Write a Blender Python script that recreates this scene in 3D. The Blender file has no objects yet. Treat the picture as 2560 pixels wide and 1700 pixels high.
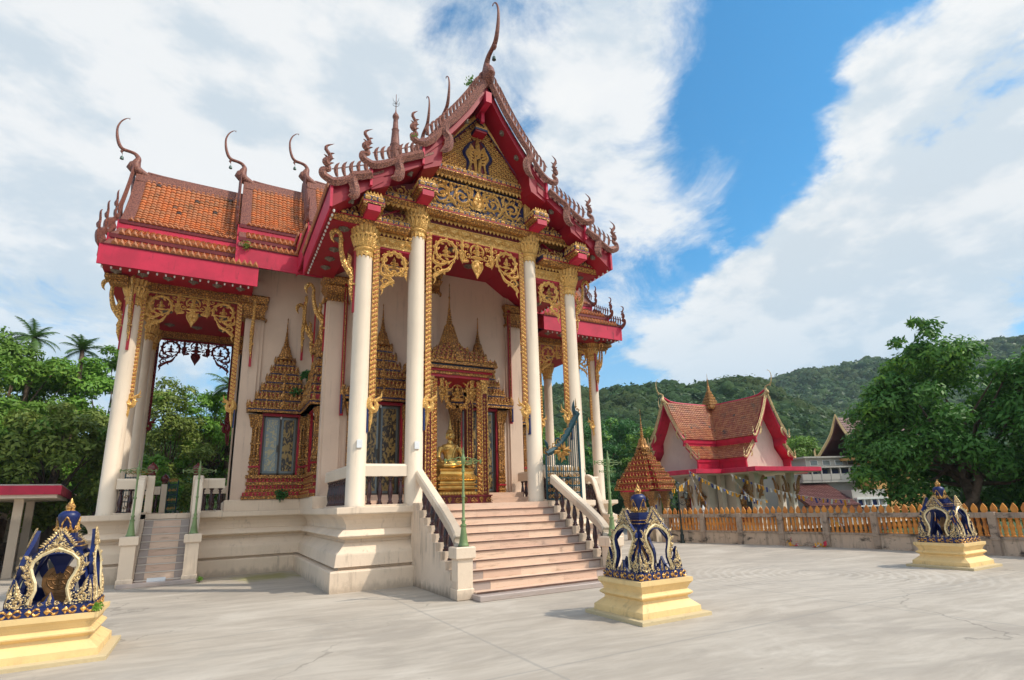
import bpy, math, random
import numpy as np
from mathutils import Vector, Matrix, noise
random.seed(7); rng=np.random.default_rng(7)
PI=math.pi
sc=bpy.context.scene
COL=sc.collection
def V3(*a): return np.array(a,float)
def lin(c): return tuple((x/12.92 if x<=.04045 else ((x+.055)/1.055)**2.4) for x in c)

# ------------------------------------------------------------------ materials
class NT:
    def __init__(s,nt): s.nt=nt; s.n=nt.nodes; s.l=nt.links
    def new(s,t,ins=None,**k):
        nd=s.n.new(t)
        for a,b in k.items(): setattr(nd,a,b)
        for a,b in (ins or {}).items(): s.set(nd.inputs[a],b)
        return nd
    def set(s,inp,v):
        if hasattr(v,'is_output') or isinstance(v,bpy.types.NodeSocket): s.l.new(v,inp)
        else: inp.default_value=v
    def math(s,op,a,b=0.0,c=None,clamp=False):
        nd=s.new('ShaderNodeMath',operation=op,use_clamp=clamp)
        s.set(nd.inputs[0],a); s.set(nd.inputs[1],b)
        if c is not None: s.set(nd.inputs[2],c)
        return nd.outputs[0]
    def mix(s,f,a,b,mode='MIX'):
        nd=s.new('ShaderNodeMix',data_type='RGBA',blend_type=mode)
        s.set(nd.inputs[0],f); s.set(nd.inputs[6],a if not isinstance(a,tuple) else (*a,1)[:4]); s.set(nd.inputs[7],b if not isinstance(b,tuple) else (*b,1)[:4])
        return nd.outputs[2]
    def noise(s,vec,scale,detail=4,rough=.55,dist=0):
        nd=s.new('ShaderNodeTexNoise'); nd.inputs['Scale'].default_value=scale; nd.inputs['Detail'].default_value=detail
        nd.inputs['Roughness'].default_value=rough; nd.inputs['Distortion'].default_value=dist
        if vec is not None: s.l.new(vec,nd.inputs['Vector'])
        return nd.outputs['Fac']
    def ramp(s,v,a,b):
        nd=s.new('ShaderNodeMapRange',interpolation_type='SMOOTHSTEP'); s.set(nd.inputs[0],v)
        nd.inputs[1].default_value=a; nd.inputs[2].default_value=b; return nd.outputs[0]
    def scale(s,vec,sx,sy,sz):
        nd=s.new('ShaderNodeMapping'); s.l.new(vec,nd.inputs[0]); nd.inputs['Scale'].default_value=(sx,sy,sz); return nd.outputs[0]
    def bump(s,h,st,dist=.02):
        nd=s.new('ShaderNodeBump'); nd.inputs['Strength'].default_value=st; nd.inputs['Distance'].default_value=dist
        s.l.new(h,nd.inputs['Height']); return nd.outputs[0]
def mat(name,base,rough=.6,metal=0.,var=.0,vscale=2.,col2=None,stain=0.,staincol=(.05,.045,.04),stscale=(3,3,.6),bump=.0,bscale=30.,spec=.5,island=None,fn=None,trans=0.):
    m=bpy.data.materials.new(name); m.use_nodes=True; t=NT(m.node_tree)
    bs=t.n['Principled BSDF']; geo=t.new('ShaderNodeNewGeometry'); pos=geo.outputs['Position']
    c=(*base,1)
    if island: c=t.mix(geo.outputs['Random Per Island'],base,island)
    if var or col2:
        c2=col2 or tuple(x*(1-var) for x in base)
        c=t.mix(t.ramp(t.noise(pos,vscale,5),.35,.68),c,c2)
    if stain:
        a=t.ramp(t.noise(t.scale(pos,*stscale),1.3,6,.65),.56,.78)
        b=t.ramp(t.noise(pos,.7,3),.35,.65)
        c=t.mix(t.math('MULTIPLY',t.math('MULTIPLY',a,b),stain,clamp=True),c,staincol)
    if fn: c=fn(t,pos,c,bs,geo) or c
    t.set(bs.inputs['Base Color'],c); bs.inputs['Roughness'].default_value=rough; bs.inputs['Metallic'].default_value=metal
    bs.inputs['Specular IOR Level'].default_value=spec
    if bump: t.l.new(t.bump(t.noise(pos,bscale,4,.6),bump),bs.inputs['Normal'])
    if trans:
        tb=t.new('ShaderNodeBsdfTranslucent'); t.set(tb.inputs[0],c)
        mx=t.new('ShaderNodeMixShader'); mx.inputs[0].default_value=trans
        t.l.new(bs.outputs[0],mx.inputs[1]); t.l.new(tb.outputs[0],mx.inputs[2]); t.l.new(mx.outputs[0],t.n['Material Output'].inputs[0])
    return m
M={}
def grime(st=.7,foot=.0,col=(.30,.235,.18),z0=0.,thr=.52):
    # rain streaks, blotches and a dirty foot with their own ragged shapes
    def f(t,pos,c,bs,geo):
        sp=t.new('ShaderNodeSeparateXYZ'); t.l.new(pos,sp.inputs[0])
        s1=t.ramp(t.noise(t.scale(pos,9,9,.55),1.,6,.7),thr,thr+.18); s2=t.ramp(t.noise(pos,.9,5,.65),.42,.62)
        s3=t.ramp(t.noise(pos,3.2,6,.75),.60,.74)
        k=t.math('MULTIPLY',t.math('MULTIPLY',s1,s2),st); c=t.mix(k,c,col); c=t.mix(t.math('MULTIPLY',s3,st*.45),c,col)
        if foot:
            h=t.math('ADD',t.math('SUBTRACT',sp.outputs[2],z0),t.math('MULTIPLY',t.noise(t.scale(pos,5,5,2),1.4,6,.7),-.50)); k=t.math('MULTIPLY',t.ramp(h,-.02,-.26),foot); c=t.mix(k,c,(.25,.195,.145))
        return c
    return f
M['plaster']=mat('plaster',(.82,.665,.51),.75,var=.10,vscale=.8,bump=.2,bscale=18,fn=grime(.55,.5,(.30,.225,.165)))
M['plaster2']=mat('stained_plaster',(.76,.61,.47),.8,var=.16,vscale=1.5,bump=.25,bscale=14,fn=grime(.95,.9,thr=.47))
M['column']=mat('column_paint',(.81,.675,.525),.55,var=.07,vscale=1.1,bump=.06,bscale=12,fn=grime(.35,.5,z0=1.62))
M['wall']=mat('wall_paint',(.75,.57,.44),.8,var=.12,vscale=.6,bump=.1,bscale=10,fn=grime(.55,.3,(.33,.24,.2),1.9))
def goldfn(dark,sc1,lo=.44,hi=.60,crev=.8):
    def f(t,pos,c,bs,geo):
        v=t.new('ShaderNodeTexVoronoi'); v.inputs['Scale'].default_value=sc1; t.l.new(pos,v.inputs['Vector'])
        v2=t.new('ShaderNodeTexVoronoi',feature='DISTANCE_TO_EDGE'); v2.inputs['Scale'].default_value=sc1*.62; t.l.new(pos,v2.inputs['Vector'])
        n=t.noise(pos,11,4,.6); k=t.ramp(n,lo,hi+.1); e=t.ramp(v2.outputs['Distance'],.16,.05)
        t.l.new(t.bump(t.math('ADD',v.outputs['Distance'],t.math('MULTIPLY',e,-.8)),.7,.014),bs.inputs['Normal'])
        return t.mix(t.math('MAXIMUM',t.math('MULTIPLY',k,.5),t.math('MULTIPLY',e,crev)),c,dark)
    return f
M['gold']=mat('carved_gold',(.86,.49,.13),.36,.3,fn=goldfn((.16,.05,.012),24))
M['goldplain']=mat('gold_leaf',(.88,.53,.16),.34,.3,fn=goldfn((.25,.10,.02),30,.5,.62,.35))
M['gold2']=mat('dark_gold',(.66,.32,.075),.4,.3,fn=goldfn((.07,.022,.01),24,.42,.55,.85))
M['goldbuddha']=mat('statue_gold',(.72,.44,.12),.30,.75,var=.3,vscale=5,bump=.05,bscale=30)
M['goldpale']=mat('pale_gold',(.85,.64,.32),.4,.25,fn=goldfn((.16,.07,.025),40,.44,.55,.6))
def cellfn(cA,cB,sc1,th=.5,stretch=(1,1,1)):
    def f(t,pos,c,bs,geo):
        p=t.scale(pos,*stretch)
        v=t.new('ShaderNodeTexVoronoi'); v.inputs['Scale'].default_value=sc1; t.l.new(p,v.inputs['Vector'])
        k=t.ramp(v.outputs['Distance'],th-.1,th+.08)
        inv=t.math('SUBTRACT',1.,k)
        t.l.new(t.bump(inv,.8,.015),bs.inputs['Normal'])
        return t.mix(k,cA,cB)
    return f
M['goldred']=mat('gold_on_red',(.5,.3,.1),.42,.3,fn=cellfn((.62,.38,.11),(.22,.02,.02),15,.46))
M['rim']=mat('pale_gold_rim',(.86,.70,.40),.35,.25,var=.25,vscale=12)
M['archface']=mat('arch_relief',(.5,.3,.1),.4,.25,fn=cellfn((.84,.66,.36),(.006,.010,.045),42,.44))
M['goldblue']=mat('gold_on_blue',(.5,.3,.1),.42,.3,fn=cellfn((.72,.5,.18),(.02,.03,.16),13,.46))
M['lacquer']=mat('red_lacquer',(.40,.006,.022),.45,var=.25,vscale=1.5,bump=.05,bscale=8)
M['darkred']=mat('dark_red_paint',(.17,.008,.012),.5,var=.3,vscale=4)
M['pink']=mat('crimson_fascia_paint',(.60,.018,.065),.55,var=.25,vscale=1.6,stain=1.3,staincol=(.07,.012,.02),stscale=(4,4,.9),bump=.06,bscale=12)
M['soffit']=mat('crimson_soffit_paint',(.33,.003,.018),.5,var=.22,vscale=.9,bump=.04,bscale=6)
M['mosaic']=mat('copper_mosaic',(.26,.115,.085),.5,.1,fn=cellfn((.36,.14,.09),(.15,.05,.038),34,.50))
def tilefn(t,pos,c,bs,geo):
    n=t.ramp(t.noise(pos,1.6,6,.7),.52,.72)
    r=geo.outputs['Random Per Island']
    c=t.mix(t.math('MULTIPLY',n,.6),c,(.10,.05,.035))
    mo=t.ramp(t.noise(pos,.8,5,.7),.56,.68); c=t.mix(t.math('MULTIPLY',mo,.45),c,(.16,.12,.06)); return t.mix(t.ramp(r,.990,.996),c,(.06,.04,.03))
M['tile']=mat('orange_glazed_tile',(.58,.165,.045),.45,island=(.40,.17,.075),fn=tilefn)
M['tilered']=mat('red_glazed_tile',(.30,.07,.025),.4,island=(.44,.17,.06),fn=tilefn)
M['tilebrown']=mat('brown_roof_tile',(.13,.045,.04),.5,island=(.17,.07,.06))
M['antefix']=mat('clay_antefix',(.50,.17,.045),.5,island=(.30,.10,.04),var=.3,vscale=5)
M['blue']=mat('cobalt_paint',(.005,.017,.115),.4,var=.2,vscale=6,bump=.05)
M['navy']=mat('navy_paint',(.006,.012,.035),.45)
M['cream']=mat('cream_yellow_paint',(.88,.63,.29),.6,var=.10,vscale=3,bump=.2,bscale=24,fn=grime(.55,.9,(.36,.25,.13),-.12,.5))
M['creamdirty']=mat('weathered_cream_slab',(.60,.48,.28),.8,stain=.9,staincol=(.14,.12,.10),stscale=(7,7,7),bump=.4,bscale=16)
def marblefn(t,pos,c,bs,geo):
    br=t.new('ShaderNodeTexBrick'); br.offset=.5
    sp=t.new('ShaderNodeSeparateXYZ'); t.l.new(pos,sp.inputs[0])
    return t.mix(t.math('MULTIPLY',t.ramp(t.noise(t.scale(pos,1.1,5,7),2.2,6,.72),.50,.72),.6),c,(.30,.20,.13))
M['pinkstone']=mat('pink_stone_step',(.78,.58,.44),.35,island=(.66,.46,.35),fn=marblefn,bump=.04,bscale=10)
M['greystone']=mat('grey_violet_stone',(.38,.31,.28),.35,island=(.47,.40,.37),fn=marblefn)
M['nosing']=mat('step_nosing',(.17,.085,.06),.5,var=.5,vscale=3)
M['nosinglight']=mat('pale_step_nosing',(.62,.55,.48),.4)
M['baluster']=mat('maroon_glazed_baluster',(.045,.014,.017),.22,var=.5,vscale=3,spec=.6)
M['knob']=mat('dark_red_knob',(.12,.015,.012),.25,var=.4,vscale=25,bump=.3,bscale=40)
M['green']=mat('sage_green_paint',(.21,.30,.12),.5,var=.25,vscale=5,stain=.5,staincol=(.07,.08,.03),stscale=(9,9,3),bump=.1)
M['iron']=mat('teal_iron',(.012,.06,.08),.4,.2,var=.3,vscale=8)
M['black']=mat('black_iron',(.01,.02,.018),.45,.2)
M['irongold']=mat('gilded_iron',(.50,.27,.07),.45,.4,var=.5,vscale=14)
M['glass']=mat('dusty_glass',(.14,.16,.15),.12,0,spec=.9)
def doorfn(t,pos,c,bs,geo):
    sp=t.new('ShaderNodeSeparateXYZ'); t.l.new(pos,sp.inputs[0])
    n=t.noise(t.scale(pos,9,9,5),1.,5,.6,1.2); k=t.ramp(n,.48,.53)
    return t.mix(k,(.05,.04,.03),(.33,.22,.07))
M['dooricon']=mat('gilt_door_painting',(.1,.1,.1),.2,0,fn=doorfn,spec=.45)
def figfn(t,pos,c,bs,geo):
    n=t.noise(t.scale(pos,7,7,7),1.,6,.7,1.5); k=t.ramp(n,.5,.56)
    return t.mix(k,(.22,.25,.22),(.45,.36,.16))
M['paintedpanel']=mat('painted_panel_behind_glass',(.1,.1,.1),.12,0,fn=figfn,spec=.9)
M['frame']=mat('bronze_aluminium',(.07,.055,.04),.35,.4)
M['hallwall']=mat('pale_hall_paint',(.70,.61,.50),.8,var=.10,vscale=.8,fn=grime(.5,.0))
M['greycurtain']=mat('pale_curtain',(.34,.38,.36),.25,0,spec=.8,var=.3,vscale=6)
M['white']=mat('white_paint',(.78,.78,.76),.6,var=.05)
M['housewhite']=mat('house_render',(.44,.42,.38),.8,stain=.5,stscale=(2,2,.4))
M['orangewall']=mat('ochre_wall',(.60,.34,.12),.8,stain=.3)
M['dark']=mat('dark_opening',(.02,.02,.022),.5)
M['woodbracket']=mat('ochre_bracket',(.42,.22,.07),.6,.1,fn=goldfn((.14,.06,.03),24))
M['sign']=mat('white_plate',(.78,.8,.82),.5)
M['bulb']=mat('pale_bulb',(.7,.68,.62),.3)
M['bell']=mat('verdigris_metal',(.06,.10,.09),.5,.5)
M['medal']=mat('grey_medallion',(.22,.17,.13),.5,.2,var=.5,vscale=20)
M['entblue']=mat('deep_blue_ground',(.006,.014,.09),.45,var=.3,vscale=8)
M['stonebrown']=mat('bronze_stone',(.30,.15,.05),.5,.35,var=.4,vscale=7,bump=.2,bscale=30)
M['fencegold']=mat('ochre_baluster',(.70,.29,.05),.55,vscale=2.2,col2=(.46,.16,.035),fn=grime(.5,0,(.15,.08,.04)))
def mould(lo,hi,top):
    def f(t,pos,c,bs,geo):
        sp=t.new('ShaderNodeSeparateXYZ'); t.l.new(pos,sp.inputs[0])
        n=t.noise(t.scale(pos,1.3,1.3,2.2),1.4,7,.7,.4); k=t.ramp(n,lo,hi)
        n2=t.noise(t.scale(pos,5,5,.9),1.3,5,.7); k2=t.ramp(n2,.48,.68)
        c=t.mix(t.math('MULTIPLY',k,.9),c,(.035,.03,.026)); return t.mix(t.math('MULTIPLY',k2,top),c,(.05,.042,.036))
    return f
M['fencestone']=mat('grey_weathered_concrete',(.40,.31,.24),.9,bump=.4,bscale=10,fn=mould(.50,.66,.5))
M['fencewall']=mat('mouldy_plaster_wall',(.60,.47,.36),.9,bump=.3,bscale=9,fn=mould(.53,.66,.4))
M['flagyellow']=mat('yellow_cloth',(.80,.42,.03),.8,trans=.3)
M['flagwhite']=mat('white_cloth',(.75,.74,.72),.8,trans=.3)
M['flagblue']=mat('blue_cloth',(.05,.08,.30),.8,trans=.3)
M['cord']=mat('cord',(.4,.35,.28),.8)
M['bark']=mat('bark',(.16,.11,.075),.9,var=.5,vscale=6,bump=.5,bscale=20)
def leafm(n,a,b,c): return mat(n,a,.55,island=b,var=.0,col2=c,vscale=.45,trans=.28,spec=.35)
M['leafA']=leafm('broad_leaf',(.085,.20,.022),(.24,.39,.05),(.14,.26,.035))
M['leafB']=leafm('olive_leaf',(.12,.20,.03),(.29,.36,.065),(.19,.25,.045))
M['leafC']=leafm('deep_green_leaf',(.028,.105,.03),(.10,.27,.06),(.045,.15,.035))
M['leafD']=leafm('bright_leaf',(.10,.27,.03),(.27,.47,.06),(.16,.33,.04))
M['leafR']=leafm('glossy_tree_leaf',(.034,.125,.024),(.17,.36,.06),(.07,.20,.03))
M['leafP']=leafm('palm_leaf',(.06,.15,.035),(.16,.26,.07),(.10,.19,.05))
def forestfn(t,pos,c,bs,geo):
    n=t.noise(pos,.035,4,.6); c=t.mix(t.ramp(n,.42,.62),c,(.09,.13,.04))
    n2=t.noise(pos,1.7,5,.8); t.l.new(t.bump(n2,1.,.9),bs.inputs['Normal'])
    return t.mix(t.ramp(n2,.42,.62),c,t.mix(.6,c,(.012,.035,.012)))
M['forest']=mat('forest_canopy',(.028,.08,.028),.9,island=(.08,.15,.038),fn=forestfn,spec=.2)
def hillfn(t,pos,c,bs,geo):
    return t.mix(t.ramp(t.noise(pos,.02,5,.6),.45,.65),(.035,.07,.02),(.12,.14,.06))
M['hill']=mat('hill_ground',(.04,.08,.02),.95,fn=hillfn)
def groundfn(t,pos,c,bs,geo):
    w=t.noise(pos,.35,3,.5); wx=t.new('ShaderNodeVectorMath',operation='ADD'); t.l.new(pos,wx.inputs[0])
    cm=t.new('ShaderNodeCombineXYZ'); t.l.new(t.math('MULTIPLY',w,.7),cm.inputs[1]); t.l.new(cm.outputs[0],wx.inputs[1]); p=wx.outputs[0]
    rot=t.new('ShaderNodeMapping'); t.l.new(p,rot.inputs[0]); rot.inputs['Rotation'].default_value=(0,0,.10); p=rot.outputs[0]
    a=t.noise(t.scale(p,.55,2.6,1),1.2,8,.70,.3); b=t.noise(t.scale(p,.30,.55,1),1.2,8,.66,.7); f=t.noise(t.scale(p,1.6,22,1),1,4,.65); g=t.noise(pos,14,4,.7)
    c=t.mix(t.ramp(a,.36,.66),(.40,.35,.29),(.50,.445,.375))
    c=t.mix(t.math('MULTIPLY',t.ramp(b,.50,.64),.62),c,(.33,.29,.245))
    c=t.mix(t.math('MULTIPLY',t.ramp(b,.47,.34),.6),c,(.59,.535,.46))
    c=t.mix(t.math('MULTIPLY',t.ramp(f,.50,.70),.12),c,(.36,.325,.28))
    c=t.mix(t.math('MULTIPLY',t.ramp(g,.58,.74),.28),c,(.30,.27,.23))
    c=t.mix(t.math('MULTIPLY',t.ramp(t.noise(pos,.55,6,.7,.8),.58,.72),.4),c,(.34,.31,.27))
    wv=t.new('ShaderNodeTexWave',wave_type='RINGS',rings_direction='SPHERICAL'); wv.inputs['Scale'].default_value=1.6; wv.inputs['Distortion'].default_value=5.; wv.inputs['Detail'].default_value=4.; wv.inputs['Detail Scale'].default_value=1.5
    of=t.new('ShaderNodeVectorMath',operation='ADD'); t.l.new(pos,of.inputs[0]); of.inputs[1].default_value=(-6.,4.5,0); t.l.new(of.outputs[0],wv.inputs['Vector'])
    dd=t.new('ShaderNodeVectorMath',operation='LENGTH'); t.l.new(of.outputs[0],dd.inputs[0])
    c=t.mix(t.math('MULTIPLY',t.math('MULTIPLY',t.ramp(wv.outputs['Fac'],.45,.9),t.ramp(dd.outputs['Value'],4.5,1.5)),.3),c,(.66,.62,.56))
    # algae in the damp inner corner
    d=t.new('ShaderNodeVectorMath',operation='DISTANCE'); t.l.new(pos,d.inputs[0]); d.inputs[1].default_value=(-4.3,4.6,0)
    k=t.ramp(t.math('ADD',d.outputs['Value'],t.math('MULTIPLY',t.noise(pos,2.2,5,.7),2.2)),2.4,1.3)
    c=t.mix(t.math('MULTIPLY',k,.75),c,(.27,.27,.07))
    # slab joints
    def joint(off,ax,wob):
        sp=t.new('ShaderNodeSeparateXYZ'); t.l.new(pos,sp.inputs[0])
        v=t.math('ABSOLUTE',t.math('SUBTRACT',sp.outputs[ax],off)); v=t.math('ADD',v,t.math('MULTIPLY',t.math('SUBTRACT',t.noise(pos,6,3),.5),.03)); return t.ramp(v,.03,.012)
    for off,ax in ((-2.6,0),(3.2,0),(9.0,0),(-6.9,1),(-2.95,1)):
        c=t.mix(t.math('MULTIPLY',joint(off,ax,0),.55),c,(.30,.28,.25))
    wc=t.new('ShaderNodeVectorMath',operation='ADD'); t.l.new(pos,wc.inputs[0]); nz=t.new('ShaderNodeTexNoise'); nz.inputs['Scale'].default_value=1.5; nz.inputs['Detail'].default_value=6; t.l.new(pos,nz.inputs['Vector']); t.l.new(nz.outputs['Color'],wc.inputs[1])
    vc=t.new('ShaderNodeTexVoronoi',feature='DISTANCE_TO_EDGE'); vc.inputs['Scale'].default_value=.23; t.l.new(wc.outputs[0],vc.inputs['Vector'])
    ck=t.math('MULTIPLY',t.ramp(vc.outputs['Distance'],.006,.001),t.ramp(t.noise(pos,.3,2),.46,.56)); c=t.mix(t.math('MULTIPLY',ck,.5),c,(.16,.145,.125))
    sp2=t.new('ShaderNodeTexVoronoi'); sp2.inputs['Scale'].default_value=3.1; t.l.new(pos,sp2.inputs['Vector']); dt=t.ramp(sp2.outputs['Distance'],.07,.03); c=t.mix(t.math('MULTIPLY',t.math('MULTIPLY',dt,t.ramp(t.noise(pos,.8,3),.5,.62)),.5),c,(.17,.15,.12))
    t.l.new(t.bump(t.math('ADD',a,t.math('MULTIPLY',f,.5)),.25,.02),bs.inputs['Normal'])
    return c
M['concrete']=mat('courtyard_concrete',(.5,.48,.44),.75,fn=groundfn)
M['grass']=mat('grass_ground',(.05,.09,.02),.95,var=.4,vscale=.6)

# ------------------------------------------------------------------ mesh building
class MB:
    def __init__(s): s.v=[]; s.f=[]; s.m=[]
    def add(s,vs,fs,mi=0):
        b=len(s.v); s.v.extend([tuple(map(float,p)) for p in vs]); s.f.extend([tuple(b+i for i in f) for f in fs]); s.m.extend([mi]*len(fs))
    def box(s,x0,x1,y0,y1,z0,z1,mi=0):
        vs=[(x0,y0,z0),(x1,y0,z0),(x1,y1,z0),(x0,y1,z0),(x0,y0,z1),(x1,y0,z1),(x1,y1,z1),(x0,y1,z1)]
        s.add(vs,[(0,3,2,1),(4,5,6,7),(0,1,5,4),(1,2,6,5),(2,3,7,6),(3,0,4,7)],mi)
    def bbox(s,x0,x1,y0,y1,z0,z1,b=.015,mi=0):   # bevelled box
        s.rings([[(x0+e,y0+e,z),(x1-e,y0+e,z),(x1-e,y1-e,z),(x0+e,y1-e,z)] for e,z in ((b,z0),(0,z0+b),(0,z1-b),(b,z1))],mi)
    def rings(s,rs,mi=0,cap=True,closed=True):
        n=len(rs[0]); vs=[p for r in rs for p in r]; fs=[]
        for k in range(len(rs)-1):
            for i in range(n if closed else n-1):
                j=(i+1)%n; fs.append((k*n+i,k*n+j,(k+1)*n+j,(k+1)*n+i))
        if cap: fs.append(tuple(range(n-1,-1,-1))); fs.append(tuple(range((len(rs)-1)*n,len(rs)*n)))
        s.add(vs,fs,mi)
    def lathe(s,cx,cy,prof,n=16,mi=0,flute=None,rot=0.,z0=0.):
        rs=[]
        for r,z in prof:
            ring=[]
            for i in range(n):
                a=2*PI*i/n+rot; rr=r
                if flute: rr=r*(1+flute[1]*abs(math.sin(flute[0]*a/2)))
                ring.append((cx+rr*math.cos(a),cy+rr*math.sin(a),z0+z))
            rs.append(ring)
        s.rings(rs,mi)
    def tube(s,pts,rad,n=6,mi=0,cap=True):
        P=[np.array(p,float) for p in pts]; rad=rad if hasattr(rad,'__len__') else [rad]*len(P)
        rs=[]; up=None
        for i,p in enumerate(P):
            t=P[min(i+1,len(P)-1)]-P[max(i-1,0)]; L=np.linalg.norm(t); t=t/(L if L>1e-9 else 1)
            if up is None:
                a=V3(0,0,1) if abs(t[2])<.9 else V3(1,0,0); up=np.cross(t,a)
            up=up-t*np.dot(up,t); up/=np.linalg.norm(up)+1e-12; w=np.cross(t,up)
            rs.append([tuple(p+rad[i]*(math.cos(2*PI*k/n)*up+math.sin(2*PI*k/n)*w)) for k in range(n)])
        s.rings(rs,mi,cap)
    def poly(s,pts,fr,t0,t1,mi=0):      # extruded 2D polygon in a frame
        n=len(pts); vs=[fr.p(u,v,t0) for u,v in pts]+[fr.p(u,v,t1) for u,v in pts]
        fs=[tuple(range(n-1,-1,-1)),tuple(range(n,2*n))]+[(i,(i+1)%n,n+(i+1)%n,n+i) for i in range(n)]
        s.add(vs,fs,mi)
    def curl(s,fr,pts,wid,dep=.6,mi=0,w0=0.):   # ridged ribbon in the plane of a frame
        pts=np.array(pts,float); n=len(pts); wid=np.array(wid if hasattr(wid,'__len__') else [wid]*n,float)
        if len(wid)!=n: wid=np.interp(np.linspace(0,1,n),np.linspace(0,1,len(wid)),wid)
        t=np.gradient(pts,axis=0); L=np.linalg.norm(t,axis=1)+1e-9; t/=L[:,None]; nn=np.stack([-t[:,1],t[:,0]],1)
        vs=[]; fs=[]
        for i in range(n):
            h=wid[i]/2; q=pts[i]; a=q-nn[i]*h; b=q+nn[i]*h
            vs+=[fr.p(a[0],a[1],w0),fr.p(q[0],q[1],w0+wid[i]*dep),fr.p(b[0],b[1],w0),fr.p(q[0],q[1],w0-wid[i]*dep*.5)]
        for i in range(n-1):
            for k in range(4):
                fs.append((4*i+k,4*i+(k+1)%4,4*i+4+(k+1)%4,4*i+4+k))
        s.add(vs,fs,mi)
    def merge(s,o,mat4=None,mi=None):
        b=len(s.v); 
        if mat4 is None: s.v.extend(o.v)
        else:
            A=np.array(mat4); X=np.array(o.v); s.v.extend(map(tuple,X@A[:3,:3].T+A[:3,3]))
        s.f.extend([tuple(b+i for i in f) for f in o.f]); s.m.extend(o.m if mi is None else [mi]*len(o.f))
class Fr:
    def __init__(s,O,U,V,W): s.O=np.array(O,float); s.U=np.array(U,float); s.V=np.array(V,float); s.W=np.array(W,float)
    def p(s,u,v,w=0.): return tuple(s.O+u*s.U+v*s.V+w*s.W)
    def sub(s,u,v,w=0.,sx=1,sy=1): return Fr(s.O+u*s.U+v*s.V+w*s.W,s.U*sx,s.V*sy,s.W)
def mesh_obj(name,mb,mats,parent=None,smooth=False,auto=None,inv=None):
    me=bpy.data.meshes.new(name)
    me.from_pydata(mb.v,[],mb.f)
    if not isinstance(mats,(list,tuple)): mats=[mats]
    for m in mats: me.materials.append(M[m] if isinstance(m,str) else m)
    if len(mats)>1: me.polygons.foreach_set('material_index',np.array(mb.m,dtype=np.int32))
    if smooth: me.polygons.foreach_set('use_smooth',np.ones(len(me.polygons),dtype=bool))
    me.update()
    if smooth and auto is not None:
        try: me.set_sharp_from_angle(angle=math.radians(auto))
        except Exception: pass
    o=bpy.data.objects.new(name,me); COL.objects.link(o)
    if parent is not None:
        o.parent=parent
        if inv is not None: o.matrix_parent_inverse=Matrix.Translation(-Vector(inv))
    return o
def tag(o,label=None,cat=None,group=None,kind=None):
    if label: o['label']=label
    if cat: o['category']=cat
    if group: o['group']=group
    if kind: o['kind']=kind
    return o
def thing(name,label,cat,loc=(0,0,0),rz=0,group=None):
    o=bpy.data.objects.new(name,None); COL.objects.link(o); o.location=loc; o.rotation_euler=(0,0,rz); o.empty_display_size=.2
    return tag(o,label,cat,group)
def kids(o): return [c for c in bpy.data.objects if c.parent==o]
KIDS={}
def copy_tree(o,parent=None):
    c=o.copy(); COL.objects.link(c); c.parent=parent
    for ch in kids(o): copy_tree(ch,c)
    return c
def molding(mb,poly,prof,mi=0,cap=True):   # poly CCW list (x,y); prof list (offset outward,z)
    n=len(poly); P=[np.array(p,float) for p in poly]; nrm=[]
    for i in range(n):
        e=P[(i+1)%n]-P[i]; e/=np.linalg.norm(e); nrm.append(np.array([e[1],-e[0]]))
    rs=[]
    for off,z in prof:
        ring=[]
        for i in range(n):
            a,b=nrm[i-1],nrm[i]; m=(a+b)/(1+np.dot(a,b)); q=P[i]+m*off; ring.append((q[0],q[1],z))
        rs.append(ring)
    mb.rings(rs,mi,cap)
def rect(x0,x1,y0,y1): return [(x0,y0),(x1,y0),(x1,y1),(x0,y1)]
# ---- carved ornament vocabulary
def spiral(cx,cy,r0,r1,a0,a1,n=14):
    return [(cx+(r0+(r1-r0)*i/(n-1))*math.cos(a0+(a1-a0)*i/(n-1)),cy+(r0+(r1-r0)*i/(n-1))*math.sin(a0+(a1-a0)*i/(n-1))) for i in range(n)]
def arcpts(pts,n=10):   # Catmull-Rom through points
    P=[np.array(p,float) for p in pts]; P=[2*P[0]-P[1]]+P+[2*P[-1]-P[-2]]; out=[]
    for i in range(1,len(P)-2):
        for k in range(n):
            t=k/n; out.append(tuple(.5*((2*P[i])+(-P[i-1]+P[i+1])*t+(2*P[i-1]-5*P[i]+4*P[i+1]-P[i+2])*t*t+(-P[i-1]+3*P[i]-3*P[i+1]+P[i+2])*t**3)))
    out.append(tuple(P[-2])); return out
def flame(mb,fr,x,y,a,L,w,bend=.5,mi=0,dep=.5):
    pts=[]; cx,cy=x,y; n=5
    for i in range(n+1):
        pts.append((cx,cy)); ang=a+bend*(i/n-.3)*2; cx+=L/n*math.cos(ang); cy+=L/n*math.sin(ang)
    mb.curl(fr,pts,[w*.45,w*.95,w,w*.8,w*.45,0.002],dep,mi)
def scroll(mb,fr,cx,cy,r,a0,d=1,mi=0,turn=1.5,w=.3,leaves=4):
    mb.curl(fr,spiral(cx,cy,r,r*.16,a0,a0+d*turn*2*PI,15),[r*w*.55,r*w,r*w,r*w*.9,r*w*.7,r*w*.5],.55,mi)
    mb.curl(fr,[(cx-r*.2,cy),(cx,cy),(cx+r*.2,cy)],[.01,r*.45,.01],.6,mi)
    for k in range(leaves):
        a=a0+d*(k+.4)*2*PI/max(leaves,1)*.85; rr=r*(1.-.08*k)
        flame(mb,fr,cx+rr*math.cos(a),cy+rr*math.sin(a),a+d*.9,r*.45,r*.24,d*.5,mi)
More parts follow.
